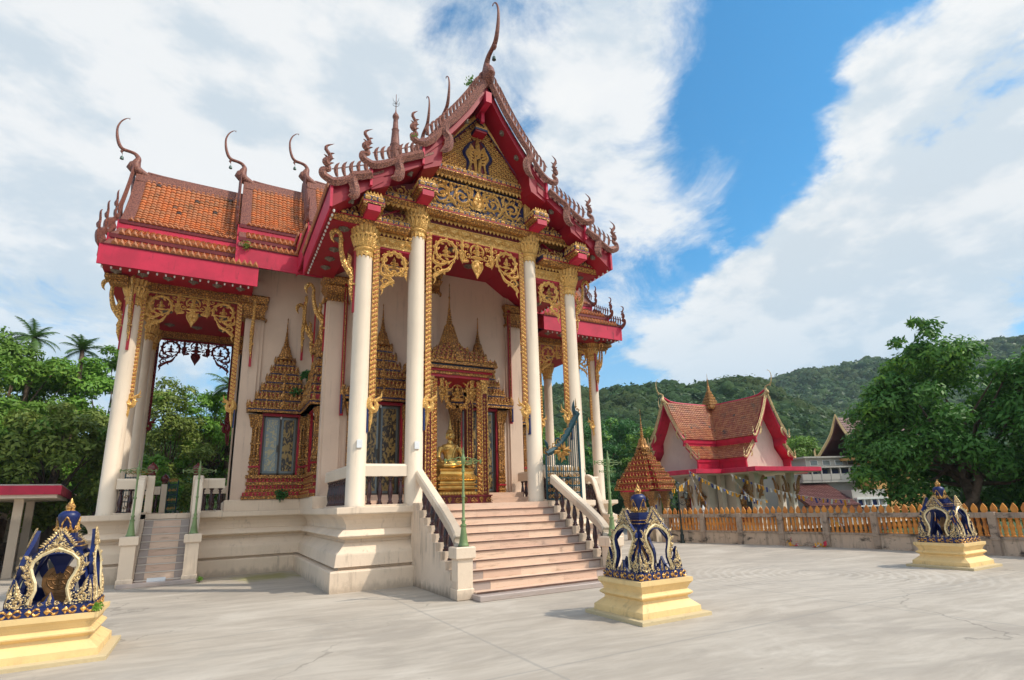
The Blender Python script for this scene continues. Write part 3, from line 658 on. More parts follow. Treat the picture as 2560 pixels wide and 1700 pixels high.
# ---- columns
def column_mesh(top):
    mb=MB(); zn=top-1.02
    mb.lathe(0,0,[(.225,F),(.225,F+.02),(.215,F+.03),(.205,zn-1.5),(.195,zn+.2)],28); return mb
def capital_mesh(top):
    mb=MB(); zn=top-.98
    mb.lathe(0,0,[(.197,zn+.18),(.205,zn+.2),(.215,zn+.3),(.24,zn+.32),(.255,zn+.35),(.24,zn+.38),(.22,zn+.4),(.22,zn+.42)],28)
    for k in range(12):
        a=2*PI*k/12; c,s_=math.cos(a),math.sin(a)
        antefixes(mb,(.203*c+.05*s_,.203*s_-.05*c,zn+.30),(.203*c-.05*s_,.203*s_+.05*c,zn+.30),1,.2,.1,(c,s_,0),up=(0.02*c,0.02*s_,-1),thick=.012)
    mb.lathe(0,0,[(.20,zn+.40),(.215,zn+.46),(.24,zn+.6),(.29,zn+.69),(.25,zn+.72),(.26,zn+.8),(.30,zn+.93),(.31,zn+.955),(.2,zn+.98)],28,1)
    for r,z,n,h,w_,lean in ((.222,zn+.41,16,.31,.088,.30),(.215,zn+.41,16,.20,.06,.34),(.262,zn+.70,18,.27,.092,.28)):
        for k in range(n):
            a=2*PI*k/n+(.5*2*PI/n if w_<.07 else 0); c,s_=math.cos(a),math.sin(a)
            f=Fr((r*c,r*s_,z),(-s_,c,0),V3(lean*c,lean*s_,1),V3(c,s_,0)); mb.curl(f,[(0,0),(0,h*.3),(0,h*.75),(0,h*.95),(0,h*1.05)],[w_*.7,w_,w_*1.15,w_*.8,.004],.35)
    mb.lathe(0,0,[(.33,zn+.955),(.35,zn+.965),(.35,zn+.985),(.2,zn+.99)],28)
    for r,z,n,h in ((.315,zn+.665,16,.09),):
        for k in range(n):
            a=2*PI*(k+.5)/n; c,s_=math.cos(a),math.sin(a)
            antefixes(mb,(r*c+.055*s_,r*s_-.055*c,z),(r*c-.055*s_,r*s_+.055*c,z),1,h,.11,(c,s_,0),up=(.25*c,.25*s_,1),thick=.014)
    return mb
csh=None; protos={}
def column(x,y,top,plate=False):
    if top not in protos:
        c=tp('column',column_mesh(top),'column',smooth=True,auto=60); k=mesh_obj('capital',capital_mesh(top),['goldplain','darkred'],c); c.matrix_parent_inverse=Matrix(); c.location=(x,y-CY,0); protos[top]=c; return c
    src=protos[top]; c=src.copy(); COL.objects.link(c); c.location=(x,y-CY,0)
    for ch in kids(src):
        d=ch.copy(); COL.objects.link(d); d.parent=c
    return c
for x,top in ((-3.0,8.50),(3.0,8.50),(-1.67,9.30),(1.67,9.30)): column(x,.4,top)
for s in (-1,1):
    for y in (6.3,7.6,10.0,11.3): column(s*8.2,y,8.44)
mb=MB(); fr=Fr((-3.0,.4,0),(1,0,0),(0,0,1),(0,-1,0))
for x in (-3.0,-1.67):
    mb=MB(); mb.box(x-.055,x+.065,.165,.185,3.02,3.2); tp('number_plate',mb,'sign')
def cap_sq(x0,x1,y0,y1,zt):   # pilaster capital
    mb=MB()
    molding(mb,rect(x0,x1,y0,y1),[(.03,zt-.75),(.06,zt-.72),(.03,zt-.68),(.03,zt-.5),(.05,zt-.45),(.11,zt-.32),(.05,zt-.30),(.06,zt-.25),(.14,zt-.04),(.12,zt)])
    for (p0,p1,o) in (((x0,y0),(x1,y0),(0,-1)),((x0,y1),(x1,y1),(0,1)),((x0,y0),(x0,y1),(-1,0)),((x1,y0),(x1,y1),(1,0))):
        n=max(2,int((abs(p1[0]-p0[0])+abs(p1[1]-p0[1]))/.09)); q=.09
        a=(p0[0]+o[0]*q,p0[1]+o[1]*q); b=(p1[0]+o[0]*q,p1[1]+o[1]*q)
        antefixes(mb,(*a,zt-.36),(*b,zt-.36),n,.12,.09,(*o,0)); antefixes(mb,(*a,zt-.1),(*b,zt-.1),n,.12,.09,(*o,0)); antefixes(mb,(*a,zt-.7),(*b,zt-.7),n,.12,.08,(*o,0),up=(0,0,-1))
    tp('pilaster_capital',mb,'gold2')
for s in (-1,1):
    x0,x1=sorted((s*2.72,s*3.28)); cap_sq(x0,x1,3.78,4.2,8.50)
    for y0,y1 in ((6.26,6.7),(10.9,11.36)): x0,x1=sorted((s*4.8,s*5.34)); cap_sq(x0,x1,y0,y1,8.44)
cap_sq(-.2,.2,3.78,3.95,9.26)


# ---- front entablature and pediment
ent=MB()     # slots: 0 gold 1 lacquer 2 blue 3 darkred 4 pink
YF=.16       # face plane
YB=.32
def course(x0,x1,prof,y=None,mi=0,back=.62):
    y=YF if y is None else y
    # prof: (projection,z) list, closed at the back
    r=[]
    for x in (x0,x1): r.append([(x,y-p,z) for p,z in prof]+[(x,back,prof[-1][1]),(x,back,prof[0][1])])
    ent.rings(r,mi)
def cornice(x0,x1,z,n):
    course(x0,x1,[(.03,z),(.06,z+.015),(.09,z+.05),(.14,z+.09),(.14,z+.12)],mi=5)  # darker gold paints the shade on the cornice mouldings
    course(x0,x1,[(.12,z+.121),(.145,z+.125),(.145,z+.150),(.12,z+.155)],mi=1)
    course(x0,x1,[(.10,z+.156),(.10,z+.27),(.0,z+.275)],mi=2)
    ovals(ent,(x0,YF-.105,z+.212),(x1,YF-.105,z+.212),int(n*1.1),.125,(0,-1,0)); antefixes(ent,(x0,YF-.07,z+.27),(x1,YF-.07,z+.27),int((x1-x0)/.095),.075,.09,(0,-1,0))
for s in (-1,1):
    a,b=sorted((s*1.97,s*3.95))
    cornice(a,b,8.42,13)
    x0,x1=sorted((s*1.72,s*2.95))
    course(x0,x1,[(-.02,8.06),(.0,8.30)],YB); course(x0,x1,[(-.01,8.302),(-.01,8.42)],YB,3); course(x0,x1,[(.02,8.295),(.03,8.31),(.02,8.325)],YB); course(x0,x1,[(-.04,8.02),(-.04,8.06)],YB,4)
    teeth_down(ent,(x0,YB-.04,8.43),(x1,YB-.04,8.43),11,.11,(0,-1,0))
    f=Fr((0,YB-.01,0),(1,0,0),ZU,(0,-1,0))
    for k in range(5):
        xa=x0+(x1-x0)*k/5; xb=x0+(x1-x0)*(k+1)/5
        for q in (0,.05): ent.curl(f,arcpts([(xa,8.30-q),((xa+xb)/2,8.17-q),(xb,8.30-q)],5),.028,.6)
        ent.curl(f,[(xb,8.30),(xb,8.2),(xb,8.10)],[.03,.05,.01],.6)
    # frieze between capitals
    course(x0,x1,[(-.06,8.66),(-.06,9.10)],YB,3); f=Fr((0,YF+.07,0),(1,0,0),ZU,(0,-1,0))
    vine(ent,Fr((0,YB+.04,8.90),(1,0,0),ZU,(0,-1,0)),x0+.1,x1-.1,.38,4)
    antefixes(ent,(x0,YB-.06,8.69),(x1,YB-.06,8.69),12,.09,.1,(0,-1,0))
    a2,b2=sorted((s*1.55,s*3.12)); teeth_down(ent,(a2,YF-.04,9.20),(b2,YF-.04,9.20),12,.10,(0,-1,0))
    cornice(a2,b2,9.18,9)
    # infill triangles (scrolls) above the cornices
    for (xa,xb,z0,z1) in ((1.72,2.95,9.45,10.02),(3.15,3.85,8.69,9.05)):
        n=4 if xa<2 else 2
        ent.add([(s*xa,YF+.06,z0),(s*xb,YF+.06,z0),(s*xb,YF+.06,z0+.1),(s*xa,YF+.06,z1)],[(0,1,2,3)],3)
        for k in range(n):
            t=(k+.5)/n; h=(z1-z0)*(1-t)*.9; x=s*(xa+(xb-xa)*t)
            scroll(ent,Fr((0,YF+.03,0),(1,0,0),ZU,(0,-1,0)),x,z0+h*.45+.04,min(.15,h*.42+.03),PI/2,s,0,1.4,.36,6)
        antefixes(ent,(s*xa,YF-.03,z0),(s*xb,YF-.03,z0),int(6*(xb-xa)),.10,.11,(0,-1,0))
    # little pillars beside the blue frieze
    x0,x1=sorted((s*1.46,s*1.66)); course(x0,x1,[(.05,9.45),(.05,9.55),(.0,9.6),(.0,10.1),(.06,10.25),(.08,10.4)],mi=0)
    for k in range(3): f=Fr((x0+.035+.065*k,YF-.0,0),(1,0,0),ZU,(0,-1,0)); ent.curl(f,[(0,9.6),(0,9.8),(0,10.2)],[.05,.05,.06],.6)
# central bay
course(-1.6,1.6,[(-.02,8.72),(.0,8.98)],YB,0); course(-1.6,1.6,[(-.01,8.982),(-.01,9.15)],YB,3); course(-1.6,1.6,[(.02,8.975),(.03,8.99),(.02,9.005)],YB); course(-1.6,1.6,[(-.04,8.68),(-.04,8.72)],YB,4)
f=Fr((0,YB-.01,0),(1,0,0),ZU,(0,-1,0))
for k in range(9):
    xa=-1.5+3.*k/9; xb=-1.5+3.*(k+1)/9
    for q in (0,.05): ent.curl(f,arcpts([(xa,8.97-q),((xa+xb)/2,8.84-q),(xb,8.97-q)],5),.03,.6)
    ent.curl(f,[(xb,8.97),(xb,8.86),(xb,8.76)],[.03,.05,.01],.6)
teeth_down(ent,(-1.4,YB-.05,9.17),(1.4,YB-.05,9.17),24,.11,(0,-1,0))
cornice(-1.56,1.56,9.16,19)
antefixes(ent,(-1.45,YF-.06,9.43),(1.45,YF-.06,9.43),24,.09,.11,(0,-1,0))
course(-1.46,1.46,[(-.06,9.43),(-.06,10.36)],mi=2)
for uu in (1,-1):
    f9=Fr((0,YF+.045,9.93),(uu,0,0),ZU,(0,-1,0)); vine(ent,f9,-1.38,-.18,.84,2)
    for k in range(26):
        x=random.uniform(-1.4,-.2); y=random.choice((-1,1))*random.uniform(.16,.38); scroll(ent,Fr((0,YF+.055,9.93),(uu,0,0),ZU,(0,-1,0)),x,y,random.uniform(.045,.075),random.uniform(0,6),random.choice((-1,1)),0,1.3,.42,4)
        flame(ent,f9,random.uniform(-1.4,-.15),random.uniform(-.38,.38),random.uniform(0,6.28),.15,.055,random.uniform(-.7,.7))
ff=Fr((0,YF+.03,0),(1,0,0),ZU,(0,-1,0)); drop(ent,Fr((0,YF+.02,0),(1,0,0),V3(0,0,-1),(0,-1,0)),0,-9.62,.34,.66)
for q in (-1,1):
    for k in range(4): flame(ent,ff,q*.14,9.62+.17*k,PI/2-q*.9,.2,.07,-q*.5)
antefixes(ent,(-1.42,YF+.0,10.28),(1.42,YF+.0,10.28),26,.08,.10,(0,-1,0),up=(0,0,-1))
teeth_down(ent,(-1.62,YF-.05,10.44),(1.62,YF-.05,10.44),28,.12,(0,-1,0))
cornice(-1.72,1.72,10.42,21)
antefixes(ent,(-1.6,YF-.05,10.70),(1.6,YF-.05,10.70),26,.10,.12,(0,-1,0))
# pediment triangle
ent.add([(-1.70,YF+.08,10.68),(1.70,YF+.08,10.68),(0.,YF+.08,12.78)],[(0,1,2)],3)
pf=Fr((0,YF+.06,10.76),(1,0,0),ZU,(0,-1,0))
trifill(ent,pf,1.55,1.84,0,.082,.0); trifill(ent,Fr((.07,YF+.062,10.84),(1,0,0),ZU,(0,-1,0)),1.42,1.74,0,.082,.0)
for s in (-1,1):
    pts=[(s*1.62,10.74),(s*1.1,11.33),(s*.55,12.0),(s*.05,12.62)]
    ent.curl(Fr((0,YF+.0,0),(1,0,0),ZU,(0,-1,0)),pts,.10,.3,0); ent.curl(Fr((0,YF-.02,0),(1,0,0),ZU,(0,-1,0)),[(x-s*.09,z-.02) for x,z in pts],.03,.6,2)
    for k in range(22):
        t=(k+.5)/22; x=s*(1.56-1.45*t); z=10.76+1.76*t; flame(ent,Fr((0,YF-.0,0),(1,0,0),ZU,(0,-1,0)),x,z,PI/2+s*1.3,.11,.06,s*.4)
# central winged figure of the pediment
gf=Fr((0,YF+.03,10.80),(1,0,0),ZU,(0,-1,0))
for s in (-1,1):
    ent.curl(gf,arcpts([(s*.34,.02),(s*.30,.3),(s*.42,.55),(s*.26,.85),(s*.1,1.02)],5),[.05,.09,.10,.08,.02],.6,2)
    ent.curl(gf,arcpts([(s*.26,.0),(s*.22,.3),(s*.33,.55),(s*.2,.8)],5),[.04,.06,.07,.03],.7,0)
    for k in range(6): flame(ent,gf,s*.12,.3+.09*k,PI/2-s*(1.1-.1*k),.24,.07,s*.4,0)
    ent.curl(gf,[(s*.05,.0),(s*.06,.2),(s*.08,.42)],[.08,.09,.12],.7,0)
    ent.curl(gf,[(s*.1,.72),(s*.24,.66),(s*.20,.84)],[.06,.06,.05],.8,0)
ent.curl(gf,[(0,.38),(0,.5),(0,.62),(0,.76)],[.18,.20,.24,.14],.8,0); ent.curl(gf,[(0,.78),(0,.85),(0,.92)],[.1,.15,.1],.9,0); ent.curl(gf,[(0,.92),(0,1.0),(0,1.2)],[.13,.09,.004],.8,0)
ent.lathe(.0,YF+.0,[(.01,11.2),(.06,11.24),(.075,11.3),(.06,11.36),(.01,11.4)],12,2)
fbox(ent,gf,-.17,.17,1.14,1.19,-.02,.28,1); fbox(ent,gf,-.19,.19,1.19,1.26,-.02,.30,2); fbox(ent,gf,-.15,.15,1.26,1.34,-.02,.22,0); fbox(ent,gf,-.1,.1,1.34,1.46,-.02,.16,0)
antefixes(ent,gf.p(-.19,1.25,.3),gf.p(.19,1.25,.3),5,.07,.08,(0,-1,0))
entab=tp('entablature',ent,['goldplain','lacquer','entblue','darkred','pink','gold2'])
# projecting beam ends wrapped by cornice
for (x,z) in ((-3.0,8.52),(3.0,8.52),(-1.67,9.28),(1.67,9.28)):
    mb=MB(); mb.box(x-.15,x+.15,-.46,.2,z+.02,z+.20,3)
    for pr,z0,z1,mi in ((.07,z+.12,z+.17,4),(.10,z+.17,z+.235,4),(.105,z+.236,z+.262,1),(.085,z+.263,z+.40,2),(.06,z+.401,z+.43,0)):
        mb.box(x-.155-pr,x+.155+pr,-.36-pr,.16,z0,z1,mi)
    ovals(mb,(x-.23,-.45,z+.335),(x+.23,-.45,z+.335),3,.12,(0,-1,0))
    for s in (-1,1): ovals(mb,(x+s*.245,-.42,z+.335),(x+s*.245,.12,z+.335),3,.12,(s,0,0)); antefixes(mb,(x+s*.20,-.36,z+.42),(x+s*.20,.15,z+.42),5,.12,.10,(s,0,0))
    antefixes(mb,(x-.20,-.40,z+.42),(x+.20,-.40,z+.42),5,.14,.09,(0,-1,0))
    tp('beam_end',mb,['goldplain','lacquer','entblue','pink','gold2'])

# ---- filigree screens with twisted side strips
def strip(mb,fr,z0,z1,w=.13,mi=0,face=1):   # u=0 column side .. w ; v absolute
    fbox(mb,fr,0,w,z0,z1,-.03,.012,mi+1)
    n=int((z1-z0)/.115)
    for k in range(n):
        v=z0+(z1-z0)*(k+.5)/n; p=.115
        mb.curl(fr,[(0.002,v-p*.40),(w*.5,v),(w-.002,v+p*.40)],[.075,.085,.075],.35,mi,w0=.012)
        mb.curl(fr,[(w*.5,v-.03),(w*.5,v),(w*.5,v+.03)],[.012,.05,.012],.6,mi,w0=.035)
    for u in (0.,w): mb.curl(fr,[(u,z0),(u,(z0+z1)/2),(u,z1)],.018,.8,mi,w0=.012)
def naga(mb,fr,z,mi=0):    # naga head at a strip foot (u+ = into the opening)
    mb.curl(fr,arcpts([(.05,z+.30),(.0,z+.16),(.02,z+.02),(.13,z-.02),(.17,z+.10),(.12,z+.2)],4),[.06,.14,.18,.16,.13,.10,.06],.4,mi,w0=.03)
    mb.curl(fr,arcpts([(.12,z+.16),(.2,z+.24),(.27,z+.30),(.29,z+.44)],4),[.10,.08,.05,.004],.5,mi,w0=.03)
    flame(mb,fr,.2,z+.22,.2,.14,.05,.6,mi); flame(mb,fr,.17,z+.12,-.2,.1,.05,.6,mi)
    mb.curl(fr,[(.04,z+.02),(.05,z-.14),(.03,z-.3),(.02,z-.52)],[.12,.09,.10,.02],.5,mi,w0=.02)
    mb.curl(fr,[(-.02,z-.1),(.1,z-.1)],[.05,.05],.8,mi,w0=.02)
    fbox(mb,fr,-.05,-.01,z-.55,z+.15,-.04,.05,mi+2)
GS=['goldplain','lacquer','blue','darkred']
def screen(name,cx,y,top,W,s,zb,outw=(0,-1,0),u=(1,0,0),mats=GS,dark=False):
    mb=MB(); fr=Fr((cx,y,top),u,ZU,outw); filigree(mb,fr,W,s)
    for q in (-1,1):
        g=Fr(V3(cx,y,0)+V3(*u)*q*(W+.14),V3(*u)*-q,ZU,V3(*outw)); strip(mb,g,zb,top); naga(mb,g,zb-.12)
    return tp(name,mb,mats)
screen('filigree_screen',0,.3,8.70,1.30,1.,4.15)
for s in (-1,1):
    mb=MB(); u=V3(-s,0,0)
    g=Fr((s*2.79,.3,8.04),u,ZU,(0,-1,0)); side_filigree(mb,Fr((s*2.65,.3,8.04),u,ZU,(0,-1,0)),.74,.92)
    g0=Fr((s*2.79,.3,0),u,ZU,(0,-1,0)); strip(mb,g0,4.05,8.04); naga(mb,g0,3.93)
    tp('filigree_screen',mb,GS)
DS=['darkred']*4
for s in (-1,1):
    screen('filigree_screen',s*6.74,6.25,8.14,1.18,.92,4.85)
    screen('filigree_screen',s*6.74,11.32,8.14,1.18,.92,4.85,(0,-1,0),(1,0,0),DS)
    # drapery beam over the wing openings
    for y,q in ((6.3,-1),(11.3,1)):
        mb=MB(); x0,x1=sorted((s*5.3,s*8.05)); mb.box(x0,x1,y-.12,y+.12,8.14,8.5)
        f=Fr((0,y+q*.125,0),(1,0,0),ZU,(0,q,0))
        for k in range(8):
            xa=x0+(x1-x0)*k/8; xb=x0+(x1-x0)*(k+1)/8
            for e in (0,.05,.1): mb.curl(f,arcpts([(xa,8.42-e),((xa+xb)/2,8.30-e),(xb,8.42-e)],5),.03,.6)
            mb.curl(f,[(xb,8.42),(xb,8.3),(xb,8.2)],[.03,.06,.01],.6)
        mb.curl(f,[(x0,8.46),(x1,8.46)],.06,.5); mb.curl(f,[(x0,8.16),(x1,8.16)],.04,.5)
        tp('drapery_beam',mb,'gold2')
    # gable end of the wing, seen edge on
    mb=MB(); x=s*8.2
    for z,p in ((8.44,.14),(8.56,.10),(8.66,.16)): mb.box(min(x-s*.3,x+s*.3)-.0,max(x-s*.3,x+s*.3),CY-3.2,CY+3.2,z,z+.1)
    mb.box(min(x-.06,x+.06),max(x-.06,x+.06),6.3,11.3,8.7,9.3)
    mb.add([(x,CY-2.6,9.3),(x,CY+2.6,9.3),(x,CY,12.6)],[(0,1,2)],0)
    for q in (-1,1):
        for yy in (6.3,11.3): mb.box(min(x,x+s*.5),max(x,x+s*.5),yy-.15,yy+.15,8.44,8.62,1)
    tp('gable_end',mb,['gold2','pink'])
    mb=MB(); x0,x1=sorted((s*8.7,s*3.9))
    # gold moulding tucked under the wing soffit end
    mb.box(min(s*8.9,s*8.35),max(s*8.9,s*8.35),5.75,6.05,8.22,8.34); mb.box(min(s*8.8,s*8.35),max(s*8.8,s*8.35),5.9,6.2,8.12,8.22); tp('bracket_beam',mb,'gold2')
# ---- eave brackets (naga shaped)
def eave_bracket(mb,fr,z,mi=0):   # u outward from the column face, v up
    fbox(mb,fr,-.02,.02,z-2.0,z+.0,-.035,.035,mi+1)
    mb.curl(fr,arcpts([(.05,z-1.55),(.08,z-1.3),(.04,z-1.12),(.14,z-.95),(.26,z-.75),(.34,z-.4),(.35,z-.12),(.44,z+.02),(.55,z-.05),(.56,z-.2),(.50,z-.30)],4),[.02,.10,.13,.16,.15,.12,.10,.10,.13,.12,.06,.01],.5,mi)
    mb.curl(fr,arcpts([(.04,z-.95),(.15,z-.8),(.12,z-.62),(.18,z-.5)],4),[.08,.13,.1,.004],.5,mi)
    mb.curl(fr,[(.06,z-1.2),(.06,z-1.5),(.03,z-1.75)],[.13,.11,.01],.5,mi); fbox(mb,fr,-.02,.13,z-1.32,z-1.27,-.05,.05,mi)
for s in (-1,1):
    for (x,y,z,o) in ((s*3.22,.4,8.25,(s,0,0)),(s*3.28,4.1,8.25,(s,0,0)),(s*8.2,6.06,8.25,(0,-1,0)),(s*5.08,6.2,8.1,(0,-1,0)),(s*3.6,6.2,8.45,(0,-1,0)),(s*8.42,6.3,8.3,(s,0,0)),(s*3.28,6.0,8.25,(s,0,0))):
        mb=MB(); o=V3(*o); eave_bracket(mb,Fr((x,y,0),o,ZU,np.cross(o,ZU)),z); tp('eave_bracket',mb,['gold','lacquer'])
# red twisted strips against pilasters
for s in (-1,1):
    mb=MB(); fr=Fr((s*2.74,3.72,0),(-s,0,0),ZU,(0,-1,0)); fbox(mb,fr,-.06,.04,4.3,8.3,-.02,.04,1); mb.curl(fr,[(-.01,4.4),(-.01,6.4),(-.01,8.2)],.05,.8,0,w0=.04); naga(mb,Fr((s*2.74,3.66,0),(-s,0,0),ZU,(0,-1,0)),4.9)
    tp('side_strip',mb,['gold2','lacquer','blue'])

# ---- windows and doors
def gilded(mb,fr,wo,base,z0,z1,ctop,stop,depth=.16):
    # slots 0 gold 1 lacquer 2 blue
    B=depth
    for s in (-1,1):
        g=Fr(fr.O,fr.U*s,fr.V,fr.W)
        fbox(mb,g,wo+.0,wo+.09,z0,z1,0,B*.9,1)
        fbox(mb,g,wo+.05,wo+.34,z0,z1-.0,0,B*.6,0)
        for k in range(3):
            u=wo+.095+.09*k; w=B*(1.05-.25*k)
            mb.tube([g.p(u,z0+.5,w),g.p(u,z1-.4,w)],.036,6,0); fbox(mb,g,u-.038,u+.038,z0,z0+.5,0,w+.03,0); 
            for q,e in ((z0+.08,.03),(z0+.22,.045),(z0+.34,.03),(z0+.46,.02),(z1-.42,.02),((z0+z1)/2,.02)): fbox(mb,g,u-.045-e*.3,u+.045+e*.3,q,q+.05,0,w+.03+e,0 if q!=z0+.22 else 1)
            antefixes(mb,g.p(u-.045,z0+.5,w+.03),g.p(u+.045,z0+.5,w+.03),2,.14,.05,g.W,0); antefixes(mb,g.p(u-.05,z0+.34,w+.05),g.p(u+.05,z0+.34,w+.05),2,.12,.06,g.W,0)
        # flared capital
        r=[]
        for v,e in ((z1-.38,0),(z1-.2,.02),(z1-.02,.07),(z1,.07)): r.append([g.p(wo+.02,v,0),g.p(wo+.36+e,v,0),g.p(wo+.36+e,v,B*.9+e*.6),g.p(wo+.04,v,B*1.1+e)])
        mb.rings(r,0)
        for k in range(5): mb.curl(g,[(wo+.07+.065*k,z1-.36),(wo+.075+.072*k,z1-.02)],[.04,.06],.5,0,w0=B*1.02)
    # head lining
    fbox(mb,fr,-wo-.05,wo+.05,z1-.03,z1+.06,0,B*1.2,1)
    # pedestal
    zs=np.linspace(base,z0,8); ex=[.46,.43,.36,.33,.36,.33,.38,.40]; cols=[0,1,0,1,0,1,0,0]
    for k in range(7):
        a,b=zs[k],zs[k+1]; e=ex[k]
        if b-a<.01: continue
        fbox(mb,fr,-wo-e,wo+e,a,b-.002,0,B*.9+ (e-.3),cols[k]); 
        if cols[k]==1 or k in(2,):
            n=int((2*wo+2*e)/.11)
            for i in range(n): u=-wo-e+(2*wo+2*e)*(i+.5)/n; mb.curl(fr,[(u-.04,(a+b)/2),(u,(a+b)/2),(u+.04,(a+b)/2)],[.004,min(.075,(b-a)*.9),.004],.4,0,w0=B*.9+e-.3)
    # crown
    n=6; zc=z1+.05; H=(ctop-zc); hw0=wo+.5; hw1=.20
    for k in range(n):
        t=k/n; a=zc+H*t; b=zc+H*(k+1)/n; hw=hw0+(hw1-hw0)*(t**.72); d=B+.24-.05*k; d=max(d,.1)
        fbox(mb,fr,-hw+.05,hw-.05,a,b,0,d-.03,1 if k%2 or k<5 else 0)
        fbox(mb,fr,-hw,hw,a,a+(b-a)*.22,0,d,0); fbox(mb,fr,-hw+.02,hw-.02,a+(b-a)*.24,a+(b-a)*.34,0,d+.005,2); fbox(mb,fr,-hw-.01,hw+.01,a+(b-a)*.36,a+(b-a)*.5,0,d+.02,0)
        m=max(3,int(2*hw/.115)); hh=(b-a)*.80
        antefixes(mb,fr.p(-hw,a+(b-a)*.48,d+.02),fr.p(hw,a+(b-a)*.48,d+.02),m,hh,2*hw/m*.95,fr.W,0)
        antefixes(mb,fr.p(-hw*.42,a+(b-a)*.46,d+.04),fr.p(hw*.42,a+(b-a)*.46,d+.04),1,hh*1.15,.24,fr.W,0) if k<4 else None
        for s in (-1,1): antefixes(mb,fr.p(s*hw,a+(b-a)*.48,0),fr.p(s*hw,a+(b-a)*.48,d),2,hh,.11,fr.U*s,0)
    # fluted bell + ringed spire
    c=V3(*fr.p(0,0,.09)); zb=ctop-.02; Hs=stop-zb
    prof=[(.20,zb),(.17,zb+Hs*.08),(.13,zb+Hs*.2),(.105,zb+Hs*.3)]; mb.lathe(c[0],c[1],prof,24,0,flute=(6,.22))
    for k in range(10):
        a=2*PI*k/10; cc,ss=math.cos(a),math.sin(a); antefixes(mb,(c[0]+.19*cc+.05*ss,c[1]+.19*ss-.05*cc,zb+.0),(c[0]+.19*cc-.05*ss,c[1]+.19*ss+.05*cc,zb+.0),1,.2,.1,(cc,ss,0),0)
    pr=[]; z=zb+Hs*.3; r=.095
    for k in range(7):
        dz=Hs*.05*(1-.07*k); pr+=[(r*.62,z),(r,z+dz*.35),(r,z+dz*.65),(r*.62,z+dz)]; z+=dz; r*=.87
    pr+=[(.03,z),(.036,z+.05),(.028,z+.1),(.016,z+Hs*.13),(.028,z+Hs*.14),(.02,z+Hs*.17),(.010,stop-.1),(.022,stop-.06),(.002,stop)]
    mb.lathe(c[0],c[1],pr,10,0)
GM=['gold2','lacquer','blue']
def window(name,O,U,W,wo,base,z0,z1,ctop,stop,door=False,gm=GM,skipL=False):
    fr=Fr(O,U,ZU,W); mb=MB(); gilded(mb,fr,wo,base,z0,z1,ctop,stop)
    w=tp(name,mb,gm)
    fm=MB(); t=.055
    for u0,u1,v0,v1 in ((-wo,-wo+t,z0,z1),(wo-t,wo,z0,z1),(-wo,wo,z1-t,z1-.001),(-wo,wo,z0+.001,z0+t),(-t*.5,t*.5,z0,z1)): fbox(fm,fr,u0,u1,v0,v1,.02,.075)
    if door: fbox(fm,fr,-wo,wo,z0+.62,z0+.66,.022,.07)
    fbox(fm,fr,-t*.3-.05,-t*.3-.02,z0+(z1-z0)*.38,z0+(z1-z0)*.5,.07,.1)
    tp('window_frame' if not door else 'door_frame',fm,'frame',parent=w)
    for s in (-1,1):
        pm=MB(); fbox(pm,fr,min(s*.0,s*(wo-.02)),max(s*.0,s*(wo-.02)),z0+.02,z1-.02,.006,.03); 
        tp('pane',pm,'glass',parent=w)
        pm=MB(); a,b=sorted((s*.09,s*(wo-.11))); fbox(pm,fr,a,b,z0+.12,z1-.12,.031,.036); tp('painted_panel',pm,'dooricon' if door or s>0 else 'paintedpanel',parent=w)
    lm=MB(); q=fr.p(0,z1-.08,.12); lm.lathe(q[0],q[1],[(.01,q[2]-.04),(.03,q[2]-.02),(.03,q[2]+.02),(.015,q[2]+.05)],8); tp('lamp',lm,'white',parent=w)
    return w
for s in (-1,1):
    window('window',(s*4.06,6.42,0),(1,0,0),(0,-1,0),.50,F2,2.78,4.62,6.45,7.87)
    window('window',(s*4.06,11.2,0),(-1,0,0),(0,1,0),.50,F2,2.78,4.62,6.45,7.87)
    window('window',(s*3.14,5.15,0),(0,s,0) ,(s,0,0),.50,F2,2.78,4.62,6.45,7.87)
    window('door',(s*1.60,3.9,0),(1,0,0),(0,-1,0),.60,F2,F2+.0,4.72,6.55,7.9,True)
# ---- porch steps to the doors
mb=MB(); mb.box(-2.74,2.74,3.0,3.64,F+.004,F2-.012); mb.box(-2.74,2.74,2.7,3.0,F+.004,F+.165); mb.box(-3.3,3.3,.5,3.6,F+.001,F+.0035); tp('inner_step',mb,'pinkstone')

